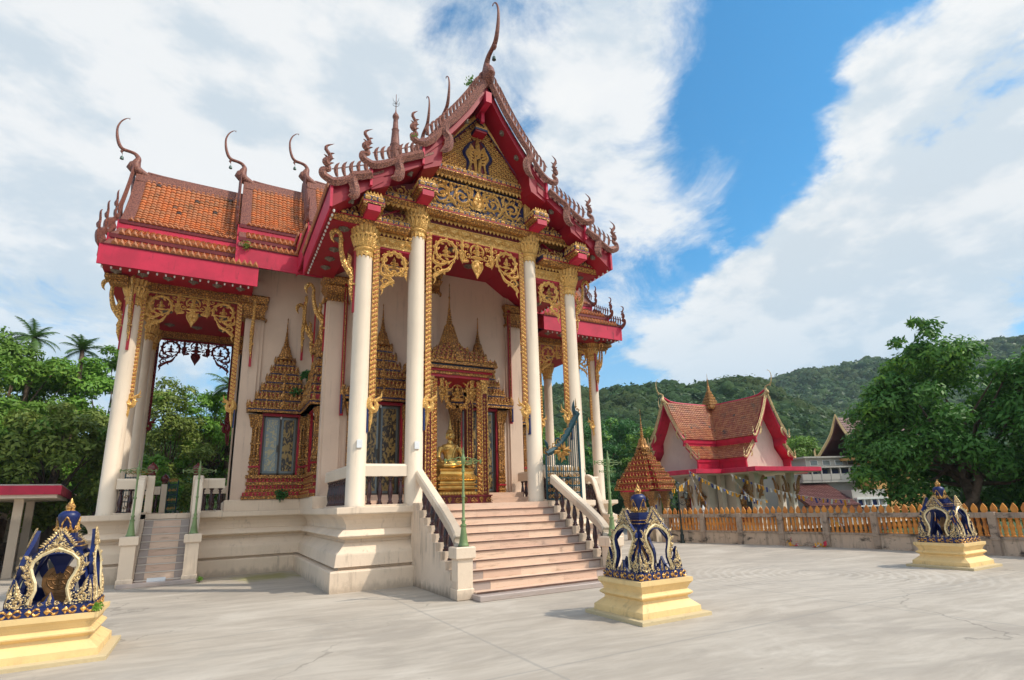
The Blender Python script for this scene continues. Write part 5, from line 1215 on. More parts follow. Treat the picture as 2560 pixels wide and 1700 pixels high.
# ================================================================== BOUNDARY STONE SHRINES
def omega(k=1.):   # half outline of the opening: (half width, height)
    return [(.190,.0),(.160,.08),(.140,.16),(.150,.25),(.190,.34),(.215,.42),(.205,.49),(.155,.55),(.08,.575),(0,.585)]
def boundary_shrine():
    r=thing('boundary_shrine','blue and gold shrine','shrine')
    mb=MB(); R=lambda h: rect(-h,h,-h,h)
    molding(mb,R(.5),[(.17,-.02),(.17,.045),(.165,.055),(.10,.06)]); part('ground_slab',mb,'creamdirty',r)
    mb=MB(); molding(mb,R(.40),[(.17,.06),(.165,.14),(.155,.15),(.14,.16),(.075,.215),(.05,.235),(.04,.27),(.045,.275),(.075,.295),(.10,.315),(.10,.33),(.085,.345),(.05,.37),(.045,.38),(.05,.385),(.055,.40),(.075,.44),(.105,.475),(.11,.48),(.11,.54)]); part('plinth',mb,'cream',r)
    mb=MB(); b=.435
    mb.box(-b,b,-b,b,.541,.645,1); 
    for s in range(4):
        a=s*PI/2; U=V3(math.cos(a),math.sin(a),0); W=V3(math.sin(a),-math.cos(a),0); f=Fr(W*(b+.003)+V3(0,0,.593),U,ZU,W)
        n=5
        for k in range(n):
            x=-b+2*b*(k+.5)/n
            mb.curl(f,[(x-.035,0),(x,0),(x+.035,0)],[.012,.075,.012],.25); mb.curl(f,[(x,-.04),(x,0),(x,.04)],[.012,.05,.012],.3)
            if k<n-1 or True:
                for q in (-1,1):
                    mb.curl(f,arcpts([(x+.035,q*.012),(x+.06,q*.034),(x+.087,q*.03),(x+.105,q*.008)],3),[.02,.026,.026,.012],.35)
                    if k==0: mb.curl(f,arcpts([(x-.035,q*.012),(x-.06,q*.034),(x-.085,q*.03)],3),[.02,.026,.02],.35)
    part('carved_band',mb,['gold','blue'],r)
    # arched faces leaning inwards
    for s in range(4):
        a=s*PI/2; U=V3(math.cos(a),math.sin(a),0); W=V3(math.sin(a),-math.cos(a),0); lean=.135
        Vv=ZU*math.cos(lean)-W*math.sin(lean); Ww=W*math.cos(lean)+ZU*math.sin(lean)
        f=Fr(W*.408+V3(0,0,.645),U,Vv,Ww); pm=MB()
        om=omega(); inner=[(x,y+.035) for x,y in om]+[(-x,y+.035) for x,y in om[-2::-1]]
        def outw(i,n):
            t=i/(n-1); t=min(t,1-t)*2; return .070+.02*math.sin(t*PI)+ (.12*max(0,(t-.72)/.28)**1.5)
        n=len(inner); ip=np.array(inner); cen=np.array([0,.33]); tg=np.gradient(ip,axis=0); nn=np.stack([-tg[:,1],tg[:,0]],1); nn/=np.linalg.norm(nn,axis=1)[:,None]
        op=[]
        for i in range(n):
            v=nn[i]; 
            if np.dot(v,ip[i]-cen)<0: v=-v
            if i in (n//2,): v=np.array([0,1.])
            op.append(ip[i]+v*outw(i,n))
        op[n//2]=np.array([0,.905]); op[n//2-1]=np.array([.06,.79]); op[n//2+1]=np.array([-.06,.79])
        op[n//2-2]=np.array([.15,.69]); op[n//2+2]=np.array([-.15,.69])
        vs=[]; 
        for w in (-.022,.022):
            vs+=[f.p(p[0],p[1],w) for p in ip]; vs+=[f.p(p[0],p[1],w) for p in op]
        fs=[]
        for i in range(n-1): fs+=[(2*n+i,2*n+i+1,3*n+i+1,3*n+i),(i+1,i,n+i,n+i+1),(i,i+1,2*n+i+1,2*n+i),(n+i+1,n+i,3*n+i,3*n+i+1)]
        pm.add(vs,fs,1)
        fv=[f.p(p[0],p[1],.0235) for p in ip+(np.array(op)-ip)*.06]+[f.p(p[0],p[1],.0235) for p in ip+(np.array(op)-ip)*.95]
        pm.add(fv,[(i,i+1,n+i+1,n+i) for i in range(n-1)],2)
        g=Fr(f.p(0,0,.024),f.U,f.V,f.W)
        pm.curl(g,[tuple(p) for p in ip+(np.array(op)-ip)*.20],.042,.4,3); pm.curl(g,[tuple(p) for p in ip+(np.array(op)-ip)*.40],.016,.6,0)
        for i in range(2,n-2):
            for tt,wd in ((.68,.05),):
                p=ip[i]+(op[i]-ip[i])*tt; sgn=1 if i<n//2 else -1
                if abs(i-n//2)>2:
                    for e in (0,.5):
                        q=(ip[i]+(op[i]-ip[i])*tt)*(1-e)+(ip[min(i+1,n-1)]+(op[min(i+1,n-1)]-ip[min(i+1,n-1)])*tt)*e
                        scroll(pm,g,q[0],q[1],.026,PI/2*sgn,sgn,0,1.1,.5,2)
        for k in range(4):
            for x in ([0] if k==3 else [-.045*(3-k)*.8,0,.045*(3-k)*.8]): scroll(pm,g,x,.665+.062*k,.034-.003*k,PI/2,1 if x>=0 else -1,0,1.2,.45,3)
        for q in (-1,1):
            for t in range(9):
                tt=t/8; x=q*(.145-.135*tt); y=.70+.19*tt; flame(pm,g,x,y,PI/2-q*.9*(1-tt*.6),.055,.028,-q*.4)
            for i in range(3,n//2-2):
                p=op[i] if q>0 else op[n-1-i]; flame(pm,g,p[0]-.01*q,p[1],PI/2-q*.7,.07,.04,-q*.5)
            # feet : upward flames beside the arch
            base=[(.19,.0),(.36,.0),(.40,.05),(.395,.12),(.34,.16),(.365,.22),(.35,.34),(.30,.23),(.275,.17),(.22,.15)]
            fp=[(q*x,y) for x,y in base]
            pm.poly(fp,Fr(f.O,f.U,f.V,f.W),-.022,.022,1)
            pm.poly([(q*x*.99+q*.003,y*.97+.004) for x,y in base],Fr(f.p(0,0,.0225),f.U,f.V,f.W),0,.001,2); scroll(pm,g,q*.31,.075,.065,PI,-q,0,1.4,.36,5); pm.curl(g,arcpts([(q*.28,.12),(q*.32,.17),(q*.325,.24),(q*.350,.335)],3),[.03,.045,.035,.003],.5)
            flame(pm,g,q*.17,.05,PI/2,.1,.035,q*.3); scroll(pm,g,q*.17,.03,.03,0,q,0,1.1,.5,2)
        # small pointed leaf at the sill
        pm.poly([(-.14,0),(.14,0),(.10,.05),(.05,.06),(0,.17),(-.05,.06),(-.10,.05)],Fr(f.O,f.U,f.V,f.W),-.02,.02,1)
        for q in (-1,0,1): scroll(pm,g,q*.08,.035,.028,PI/2,1,0,1.2,.5,3)
        pm.curl(g,[(0,.05),(0,.09),(0,.165)],[.03,.04,.003],.5)
        part('carved_arch',pm,['goldpale','blue','archface','rim'],r)
        hm=MB(); c,s_=math.cos(a+PI/4),math.sin(a+PI/4); W2=V3(s_,-c,0); U2=V3(c,s_,0)
        h=Fr(W2*.565+V3(0,0,.645),U2,ZU*.98-W2*.15,W2)
        hm.tube([W2*.565+V3(0,0,.645),W2*.50+V3(0,0,.85),W2*.40+V3(0,0,1.08),W2*.25+V3(0,0,1.30)],[.022,.018,.018,.03],5,1)
        flame(hm,h,.0,.0,PI/2,.30,.06,.05)
        part('corner_rib',hm,['goldpale','blue'],r)
    mb=MB()
    for h,z0,z1 in ((.215,1.29,1.34),(.18,1.34,1.385),(.145,1.385,1.43)): mb.box(-h,h,-h,h,z0,z1+.0)
    for h,z in ((.22,1.332),(.185,1.378)): mb.box(-h,h,-h,h,z,z+.009,1)
    mb.rings([[(-h,-h,z),(h,-h,z),(h,h,z),(-h,h,z)] for h,z in ((.03,.98),(.07,1.10),(.13,1.22),(.20,1.29),(.19,1.295))])
    mb.box(-.105,.105,-.105,.105,1.43,1.50); part('stepped_roof',mb,['blue','gold'],r)
    mb=MB(); mb.lathe(0,0,[(.085,1.50),(.085,1.53),(.08,1.56),(.095,1.64),(.115,1.70),(.11,1.74),(.075,1.775),(.03,1.79)],20,1,flute=(4,.06))
    mb.lathe(0,0,[(.10,1.50),(.105,1.515),(.10,1.535),(.07,1.54)],16)
    for s in range(4):
        a=s*PI/2+PI/4*0; U=V3(math.cos(a),math.sin(a),0); W=V3(math.sin(a),-math.cos(a),0); f=Fr(W*.098+V3(0,0,1.54),U,ZU*.99+W*.12,W)
        mb.curl(f,arcpts([(-.035,.0),(-.045,.07),(-.02,.13),(0,.16),(.02,.13),(.045,.07),(.035,0)],3),.018,.6)
        for q in (-1,0,1): antefixes(mb,f.p(-.03+q*.05,-.02,.01),f.p(.03+q*.05,-.02,.01),1,.07,.05,W)
    mb.lathe(0,0,[(.05,1.775),(.055,1.79),(.035,1.80),(.05,1.82),(.052,1.84),(.035,1.87),(.02,1.90),(.003,1.95)],14,0,flute=(7,.08))
    part('finial',mb,['gold','blue'],r,True,40)
    mb=MB(); ol=[(-.16,0),(.16,0),(.14,.06),(.11,.09),(.17,.22),(.17,.32),(.12,.41),(.05,.45),(0,.56),(-.05,.45),(-.12,.41),(-.17,.32),(-.17,.22),(-.11,.09),(-.14,.06)]
    f=Fr((0,0,.645),(1,0,0),ZU,(0,-1,0)); mb.poly(ol,f,-.035,.035); g=Fr((0,-.036,.645),(1,0,0),ZU,(0,-1,0))
    for rr in (.12,.07): mb.curl(g,spiral(0,.28,rr,rr,0,2*PI,20),.014,.5)
    for k in range(8): mb.curl(g,[(0,.28),(.11*math.cos(k*PI/4),.28+.11*math.sin(k*PI/4))],[.01,.02],.5)
    for k in range(4): mb.curl(g,[(-.1,.05+.022*k),(.1,.05+.022*k)],.010,.5)
    part('boundary_stone',mb,'stonebrown',r)
    return r
bs=boundary_shrine()
for i,(x,y,lab) in enumerate([(.15,-5.39,'blue and gold shrine on a cream plinth in front of the main stairs'),(-7.41,-2.81,'blue and gold shrine cut off by the left edge, brown stone inside'),(9.11,-5.62,'blue and gold shrine on a cream plinth before the ochre fence, far right'),(-7.3,12.9,'small blue and gold boundary stone shrine far behind, glimpsed past the left foreground shrine')]):
    if i==3: continue
    o=bs if i==0 else copy_tree(bs); o.location=(x,y,0); o['label']=lab; o['group']='boundary stone shrines around the courtyard'
mb=sprig((0,0,.03),90,.07,ls=.025); w=mesh_obj('weed',mb,'leafD'); w.location=(-6.93,-3.22,.56); tag(w,'little green weed growing on the corner of the left shrine plinth','plant')
mb=sprig((0,0,.05),60,.09,ls=.03); w=mesh_obj('weed',mb,'leafD'); w.location=(-5.86,4.5,.05); tag(w,'green weed at the foot of the right newel of the side stairs','plant')

# ================================================================== BALUSTER FENCE ON THE RIGHT
FP=[(10.36,5.22),(10.44,5.06),(11.05,3.4),(11.84,.0),(12.15,-2.0),(12.2,-4.2),(12.2,-6.6),(12.15,-8.2)]
fe=thing('fence','long low masonry fence with ochre balusters and pointed caps above a mouldy wall','fence',(11.84,0,0))
FO=V3(11.84,0,0)
def fpart(name,mb,mats,sm=False,auto=None): return mesh_obj(name,mb,mats,fe,sm,auto,inv=FO)
cum=[0]
for a,b in zip(FP,FP[1:]): cum.append(cum[-1]+math.dist(a,b))
def fpt(t):
    for i in range(len(FP)-1):
        if t<=cum[i+1] or i==len(FP)-2:
            k=(t-cum[i])/(cum[i+1]-cum[i]); a=V3(*FP[i]);b=V3(*FP[i+1]); p=a+(b-a)*k; d=(b-a)/np.linalg.norm(b-a); return p,d
Lf=cum[-1]; NS=60
def ribbon(z0,z1,w0,w1,name,mats):
    mb=MB(); rs=[]
    for k in range(NS+1):
        p,d=fpt(Lf*k/NS); n=V3(d[1],-d[0]); n=n if n[0]<0 else -n
        rs.append([(p[0]+n[0]*w,p[1]+n[1]*w,z) for w,z in ((w0,z0),(w0,z1),(w1,z1),(w1,z0))])
    mb.rings(rs); return fpart(name,mb,mats)
ribbon(-.5,.40,.0,-.16,'base_wall','fencewall'); ribbon(.40,.47,.035,-.18,'ledge','fencestone'); ribbon(.95,1.08,.025,-.17,'top_rail','fencestone')
npst=9; mb0=None
for k in range(npst+1):
    p,d=fpt(min(Lf,.3+Lf/npst*k*.99)); ang=math.atan2(d[1],d[0]); mb=MB()
    mb.bbox(-.085,.085,-.10,.10,-.3,1.10,.01); mb.bbox(-.10,.10,-.115,.115,.38,.46,.01)
    o=mesh_obj('fence_post',mb,'fencestone',fe); o.matrix_parent_inverse=Matrix.Translation(-Vector(FO)); o.location=(p[0],p[1],0); o.rotation_euler=(0,0,ang)
bmsh=MB(); h=.48
bmsh.lathe(0,0,[(.06,0),(.06,.03),(.042,.05),(.055,.09),(.04,.12),(.052,.2),(.064,.24),(.052,.28),(.04,.36),(.055,.39),(.042,.43),(.06,.45),(.06,.48)],8)
n=94; b0=None
for k in range(n):
    t=.15+(Lf-.3)*(k+.5)/n; p,d=fpt(t)
    if b0 is None: b0=mesh_obj('baluster',bmsh,'fencegold',fe,True,50); b=b0
    else: b=b0.copy(); COL.objects.link(b)
    b.matrix_parent_inverse=Matrix.Translation(-Vector(FO)); b.location=(p[0]+.07,p[1],.47)
cap=MB(); cap.poly([(-.055,0),(-.06,.03),(-.075,.07),(-.07,.13),(-.04,.19),(0,.25),(.04,.19),(.07,.13),(.075,.07),(.06,.03),(.055,0)],Fr((0,0,0),(1,0,0),ZU,(0,-1,0)),-.025,.025)
n=62; c0=None
for k in range(n):
    t=.08+(Lf-.16)*(k+.5)/n; p,d=fpt(t); ang=math.atan2(d[1],d[0])
    if c0 is None: c0=mesh_obj('pointed_cap',cap,'fencegold',fe); c=c0
    else: c=c0.copy(); COL.objects.link(c)
    c.matrix_parent_inverse=Matrix.Translation(-Vector(FO)); c.location=(p[0]+.07,p[1],1.075); c.rotation_euler=(0,0,ang)
gl=thing('garden_lamp','small white pointed lamp on top of a fence post beside the black lamp','lamp',(11.07,3.5,1.1))
mb=MB(); mb.lathe(0,0,[(.03,0),(.03,.05),(.05,.06),(.02,.09)],10); part('base',mb,'white',gl,True); mb=MB(); mb.lathe(0,0,[(.03,.09),(.065,.13),(.07,.17),(.05,.23),(.02,.29),(.004,.33)],12); part('shade',mb,'white',gl,True)
# black three headed lamp
bl_=thing('street_lamp','black cast iron lamp with three lanterns standing in front of the fence','street lamp',(10.45,4.15,0))
mb=MB(); mb.lathe(0,0,[(.10,0),(.10,.06),(.07,.1),(.08,.3),(.05,.36),(.055,.5),(.035,.55),(.028,1.2),(.04,1.22),(.04,1.26),(.025,1.3),(.022,2.05)],10); part('post',mb,'black',bl_,True,50)
for q in (-1,1):
    mb=MB(); f=Fr((0,0,0),(q*.8,-q*.6,0),ZU,(.6,.8,0)); mb.curl(f,arcpts([(0,1.55),(.14,1.45),(.28,1.52),(.28,1.66)],5),.03,1.); scroll(mb,f,.12,1.56,.06,0,1,0,1.2,.3,1); part('arm',mb,'black',bl_)
for q,z in ((-1,1.66),(1,1.66),(0,2.05)):
    mb=MB(); x,y=q*.28*.8,-q*.28*.6; mb.lathe(x,y,[(.03,z),(.05,z+.03),(.055,z+.04)],6); 
    mb.lathe(x,y,[(.1,z+.22),(.105,z+.235),(.05,z+.29),(.02,z+.31),(.008,z+.37)],6)
    for k in range(6): a=k*PI/3; mb.tube([(x+.05*math.cos(a),y+.05*math.sin(a),z+.04),(x+.085*math.cos(a),y+.085*math.sin(a),z+.22)],.006,4)
    l=part('lantern',mb,'black',bl_); mb=MB(); mb.lathe(x,y,[(.045,z+.04),(.08,z+.22)],6); part('glass',mb,'glass',l)

# ================================================================== BACKGROUND BUILDINGS
def roofarm(T,P,b0,b1,s,sw=1.,dz=0.,th=.10): 
    mb=MB(); band(mb,T,[(a,z) for a,z in P]+[(a,z-th*2) for a,z in P[::-1]],b0,b1,s,sw,dz); return mb
hall=thing('small_temple','small temple with red brown tiled gables and crimson canopy behind the fence','small temple',(20.55,11.0,0),.0)
def ah(o,l):
    o=V3(*o); l=V3(*l); return lambda a,b,z: tuple(a*l+b*o+V3(0,0,z))
U1=[(0,7.15),(.32,6.4),(.75,5.6),(1.32,4.85)]; U2=[(1.15,4.55),(1.5,4.18),(1.95,3.72)]
mb=MB(); 
for an in ARMS:
    T=ah(*ARMS[an]); b0=4.0 if an in('front','back') else 3.85; o,l=V3(*ARMS[an][0]),V3(*ARMS[an][1])
    rf=MB()
    for s in (-1,1):
        band(rf,T,U1+[(a-.02,z-.18) for a,z in U1[::-1]],b0,0,s,1,0); band(rf,T,U2+[(a-.02,z-.14) for a,z in U2[::-1]],b0-.25,0,s,1,0)
        band(rf,T,[(1.25,4.5),(1.30,4.85),(1.2,4.85),(1.15,4.5)],b0-.05,0,s,1,0); band(rf,T,[(1.85,3.15),(1.9,3.72),(1.8,3.72),(1.75,3.15)],b0-.35,0,s,1,0)
    rf.tube([T(0,b0-.02-k*.5,7.17+.28*math.exp(-k*1.4)) for k in range(8)],.06,6)
    ro=part('roof',rf,'pink' ,hall)
    tl=MB()
    for s in (-1,1): tiles(tl,T,U1,s,1,.02,b0-.2,0,.15,.14,.03); tiles(tl,T,U2,s,1,.02,b0-.4,0,.15,.14,.03)
    part('tiles',tl,'tilered',ro)
    for s in (-1,1):
        K=.58; S_=lambda P:[(a/K,z/K) for a,z in P]
        bm=MB(); g=Fr(T(0,b0+.04,0),l*s*K,ZU*K,o*K); bargeboard(bm,g,S_(U1),1,0,True,.02,.16); part('bargeboard',bm,'goldpale',ro)
        bm=MB(); g=Fr(T(0,b0-.2,0),l*s*K,ZU*K,o*K); bargeboard(bm,g,S_(U2),1,0,False,.0,.16); part('bargeboard',bm,'goldpale',ro)
    cm=MB(); chofa(cm,Fr(T(0,b0,7.2),o,ZU,np.cross(o,ZU)),.66); part('finial',cm,'goldpale',ro,True,50)
    gm=MB(); r=[]
    for b in (b0-.75,0): r.append([T(a,b,z) for a,z in ((-1.7,3.1),(1.7,3.1),(1.7,3.6),(1.1,4.3),(1.05,4.9),(.3,6.25),(0,6.8),(-.3,6.25),(-1.05,4.9),(-1.1,4.3),(-1.7,3.6))])
    gm.rings(r); part('gable_wall',gm,'hallwall',hall)
cn=MB(); c2=[(-2.7,-4.7),(2.7,-4.7),(2.7,-2.7),(4.5,-2.7),(4.5,2.7),(2.7,2.7),(2.7,4.7),(-2.7,4.7),(-2.7,2.7),(-4.5,2.7),(-4.5,-2.7),(-2.7,-2.7)]
c2=[(-2.7,-4.8),(2.7,-4.8),(2.7,-2.7),(4.6,-2.7),(4.6,2.7),(2.7,2.7),(2.7,4.8),(-2.7,4.8),(-2.7,2.7),(-4.6,2.7),(-4.6,-2.7),(-2.7,-2.7)]
molding(cn,c2,[(0,2.93),(.02,2.95),(.02,3.16),(-.02,3.17)]); part('canopy',cn,['pink'],hall)
cn=MB(); molding(cn,c2,[(-.06,2.90),(-.06,2.928)]); part('canopy_ceiling',cn,'hallwall',hall)
wl=MB(); w2=[(-1.2,-2.2),(1.2,-2.2),(1.2,-1.2),(2.2,-1.2),(2.2,1.2),(1.2,1.2),(1.2,2.2),(-1.2,2.2),(-1.2,1.2),(-2.2,1.2),(-2.2,-1.2),(-1.2,-1.2)]
molding(wl,w2,[(0,-.5),(0,2.9)]); part('wall',wl,'hallwall',hall)
for x,y in ((-1.5,-3.7),(1.5,-3.7),(-3.6,-1.5),(-3.6,1.5),(3.6,-1.5),(3.6,1.5),(-1.5,3.7),(1.5,3.7),(-1.5,-1.5)):
    cm=MB(); cm.bbox(x-.16,x+.16,y-.16,y+.16,-.5,2.9,.01); part('column',cm,'hallwall',hall)
    if (x,y)!=(-1.5,-1.5):
        for a in (PI*1.0,PI*1.5) if y<0 or x<0 else ():
            o=V3(math.cos(a),math.sin(a),0); bm=MB(); f=Fr(V3(x,y,0)+o*.17,o,ZU,np.cross(o,ZU)); bm.curl(f,arcpts([(.0,1.3),(.08,1.7),(.22,2.0),(.28,2.4),(.42,2.7),(.5,2.6)],4),[.04,.16,.22,.2,.16,.05],.5); bm.curl(f,arcpts([(.05,1.9),(.0,2.2),(.1,2.4)],4),[.1,.14,.01],.5); part('eave_bracket',bm,'woodbracket',hall)
for O,U,W in (((-.2,-2.2,0),(1,0,0),(0,-1,0)),((-2.2,-.2,0),(0,-1,0),(-1,0,0)),((.95,-2.2,0),(1,0,0),(0,-1,0))):
    if O[0]==.95: continue
    wm=MB(); fr=Fr(O,U,ZU,W); gilded(wm,fr,.34,.3,.8,1.65,2.35,2.85,.1); wo=part('window',wm,GM,hall); pm=MB(); fbox(pm,fr,-.34,.34,.8,1.65,.01,.04); part('pane',pm,'dark',wo)
dm=MB(); dm.box(-1.19,1.19,-3.0,-2.21,0.2,2.88); part('porch_interior',dm,'dark',hall) if False else None
sp=MB(); z=6.95
for k in range(6):
    h=.62-.09*k; sp.lathe(0,0,[(h,z),(h,z+.05),(h*.82,z+.10),(h*.86,z+.2)],4,0,rot=PI/4); 
    for q in range(4): a=q*PI/2; W=V3(math.sin(a),-math.cos(a),0); U=V3(math.cos(a),math.sin(a),0); e=h*.707; p=W*e+V3(0,0,z+.05); antefixes(sp,p-U*e,p+U*e,max(3,7-k),.16,.14,W)
    z+=.19
sp.lathe(0,0,[(.12,z),(.08,z+.3),(.05,z+.4),(.06,z+.43),(.03,z+.6),(.04,z+.62),(.015,z+.85),(.005,z+1.15)],10)
part('spire',sp,'gold2',hall)
# gilded tiered pavilion beside it
ch=thing('spired_pavilion','gilded tiered pavilion with ringed spire on carved posts, left end of the fence','pavilion',(11.45,7.15,0),.35)
tb=MB(); z=2.12; rnd_=None
tiers=[(1.16,.27),(1.08,.27),(.90,.27),(.74,.26),(.62,.24),(.46,.22),(.34,.20),(.27,.2)]
def reden(h): c=h*.72; return [(-c,-h),(c,-h),(c,-c),(h,-c),(h,c),(c,c),(c,h),(-c,h),(-c,c),(-h,c),(-h,-c),(-c,-c)]
for i,(h,dz) in enumerate(tiers):
    P=reden(h); molding(tb,P,[(-.12,z),(-.12,z+.02),(.0,z+.03),(.0,z+.06),(-.12,z+.065)],0); molding(tb,P,[(-.11,z+.06),(-.11,z+dz)],1,False)
    for a,b in zip(P,P[1:]+P[:1]):
        a=V3(*a,0);b=V3(*b,0); L=np.linalg.norm(b-a); d=(b-a)/L; n=V3(d[1],-d[0],0); m=max(1,int(L/.15))
        antefixes(tb,a+ZU*(z+.055),b+ZU*(z+.055),m,.13,.085,n); ovals(tb,a+ZU*(z+.02)+n*.01,b+ZU*(z+.02)+n*.01,m*2,.04,n); antefixes(tb,a+ZU*(z+dz-.02)-n*.10,b+ZU*(z+dz-.02)-n*.10,m*2,.07,.05,n,up=(0,0,-1))
    z+=dz
z+=.0
tb.lathe(0,0,[(.26,z-.02),(.20,z+.1),(.13,z+.4),(.10,z+.42)],24,0,flute=(8,.2)); z+=.4; r=.095
pr=[]
for k in range(7): pr+=[(r*.6,z),(r,z+.035),(r,z+.065),(r*.6,z+.1)]; z+=.1; r*=.88
pr+=[(.02,z),(.018,z+.2),(.03,z+.22),(.012,z+.26),(.006,z+.6),(.02,z+.63),(.002,z+.7)]; tb.lathe(0,0,pr,10)
part('tiered_roof',tb,['gold2','lacquer'],ch)
rm_=MB(); molding(rm_,reden(1.02),[(-.12,2.05),(-.05,2.12)]); part('eave_lining',rm_,'pink',ch)
for x in (-.62,.62):
    for y in (-.62,.62):
        cm=MB(); cm.bbox(x-.09,x+.09,y-.09,y+.09,-.3,1.35,.01); co=part('post',cm,'fencewall',ch)
        km=MB(); molding(km,rect(x-.09,x+.09,y-.09,y+.09),[(.0,1.3),(.03,1.34),(.01,1.4),(.06,1.65),(.02,1.68),(.14,1.98),(.16,2.06)]); part('capital',km,'woodbracket',co)
bm=MB(); bm.box(-.7,.7,-.7,.7,-.3,.75); part('base',bm,'plaster2',ch)
# brown roofed hall seen beside the big tree
h3=thing('gabled_hall','brown tiled hall roof with cream bargeboard showing left of the big tree','hall',(34.6,9.9,0),-.15)
mb=MB()
for s in (-1,1): mb.rings([[(x,s*a,z) for a,z in ((0,6.9),(.7,5.6),(1.9,4.35),(1.85,4.2),(.65,5.4),(0,6.6))] for x in (-2.4,5)])
r3=part('roof',mb,'tilebrown',h3); tl=MB()
T3_=lambda a,b,z:(b,a,z)
for s in (-1,1): tiles(tl,T3_,[(0,6.92),(.7,5.62),(1.9,4.37)],s,1,0,-2.3,4.8,.2,.2,.03)
part('tiles',tl,'tilebrown',r3)
for s in (-1,1):
    bm=MB(); f=Fr((-2.42,0,0),(0,s,0),ZU,(-1,0,0)); bm.curl(f,arcpts([(0,7.15),(.35,6.3),(.75,5.6),(1.9,4.35),(2.1,4.35),(2.15,4.75),(2.05,5.0)],4),[.1,.2,.22,.22,.22,.16,.02],.4); part('bargeboard',bm,'cream',r3)
mb=MB(); mb.box(-2.5,5,-2.0,2.0,4.05,4.2,1); mb.box(-2.9,5.2,-2.3,2.3,3.86,4.04,0); mb.box(-1.9,4.6,-1.6,1.6,-1,3.85,0); part('wall',mb,['orangewall','pink'],h3)
for k in range(3):
    mb=MB(); mb.box(-1.93,-1.88,-1.2+.8*k,-.7+.8*k,2.4,3.3); part('window',mb,'dark',h3)
# white rendered house with balcony
h4=thing('white_house','weathered white house with balcony and blue shutters below the brown roofed hall','house',(31.3,12.0,0),-.35)
mb=MB(); mb.box(-1.6,3.4,-1.6,3,-1,4.1); mb.box(-2.3,-1.6,-1.8,3,-1,2.9); mb.box(-2.6,3.4,-2.4,-1.6,2.45,2.62); mb.box(-2.7,3.5,-2.5,-1.5,3.40,3.5); part('wall',mb,'housewhite',h4)
mb=MB(); mb.box(-2.6,3.4,-2.42,-2.36,2.62,3.0); 
for k in range(9): mb.box(-2.55+.7*k,-2.47+.7*k,-2.44,-2.34,2.6,3.45)
part('balcony',mb,'housewhite',h4)
for k in range(6):
    mb=MB(); mb.box(-1.4+.8*k,-.85+.8*k,-1.64,-1.58,2.7,3.35); wo=part('window',mb,'frame',h4); pm=MB(); pm.box(-1.36+.8*k,-.89+.8*k,-1.66,-1.64,2.74,3.31); part('shutter',pm,'blue',wo)
for k in range(5):
    mb=MB(); mb.box(-1.3+.95*k,-.7+.95*k,-1.64,-1.58,3.6,3.95); wo=part('window',mb,'white',h4); pm=MB(); pm.box(-1.25+.95*k,-.75+.95*k,-1.66,-1.64,3.63,3.92); part('pane',pm,'glass',wo)
mb=MB(); mb.box(-1.9,3.6,-1.9,3.2,4.1,4.2); part('roof',mb,'housewhite',h4)
h5=thing('low_house','low house with dark brown tiled lean-to roof between the small temple and the big tree','house',(28.5,9.6,0),-.35)
mb=MB(); mb.rings([[(x,-1.6,.95),(x,1.2,2.35),(x,1.2,2.2),(x,-1.6,.8)] for x in (-2.2,1.2)]); r5=part('roof',mb,'tilebrown',h5)
tl=MB(); T5=lambda a,b,z:(b,a,z); tiles(tl,T5,[(-1.2,2.37),(1.62,.97)],-1,1,0,-2.2,1.2,.2,.2,.03); part('tiles',tl,'tilebrown',r5)
mb=MB(); mb.box(-2.0,1.0,-1.2,1.1,-1,.9); mb.box(1.2,3.6,-1.0,1.5,-1,1.9); part('wall',mb,'housewhite',h5)
mb=MB(); mb.box(1.3,3.5,-1.25,-1.0,1.3,1.42); mb.box(1.3,3.5,-1.22,-1.02,.85,.93)
for k in range(5): mb.box(1.32+.5*k,1.40+.5*k,-1.2,-1.05,.6,1.3)
part('balcony',mb,'white',h5)
for k in range(2): mb=MB(); mb.box(1.5+1.0*k,2.1+1.0*k,-1.04,-.98,.7,1.25); part('window',mb,'blue',h5)
# low flat roofed hall on the left
lc=thing('open_hall','flat roofed open hall with crimson fascia and slim pillars at the left edge','hall',(-9.75,9.34,0),math.radians(7.2))
mb=MB(); mb.box(-12,0,0,33,2.40,2.66); part('fascia',mb,'pink',lc)
mb=MB(); mb.box(-11.9,-.08,.08,32.9,2.30,2.398); part('ceiling',mb,'column',lc)
mb=MB()
mb.box(-11.8,-.02,.02,32.9,2.662,2.70); part('roof_slab',mb,'housewhite',lc)
for i in range(7):
    for x in (-1.0,-5.5,-9.5):
        mb=MB(); mb.bbox(x-.11,x+.11,.9+3.2*i,1.12+3.2*i,0,2.3,.01); part('pillar',mb,'column',lc)
mb=MB(); mb.box(-11.5,-1.4,24,24.3,0,2.3); part('back_wall',mb,'fencewall',lc); mb=MB(); mb.box(-11.8,-1.2,10,10.2,.0,.75); part('parapet',mb,'fencewall',lc); mb=MB(); mb.box(-11.8,-1.2,10,10.2,1.75,2.3); part('beam',mb,'fencewall',lc)
for k in range(5):
    mb=MB(); f=Fr((-2.6-2.1*k,8.6,.0),(1,0,0),ZU,(0,-1,0)); mb.curl(f,[(math.cos(t)*.95,1.0+math.sin(t)*1.0) for t in np.linspace(0,PI,13)],.16,.5); mb.box(-3.6-2.1*k,-3.5-2.1*k,8.55,8.65,0,1.1); part('arch',mb,'column',lc)
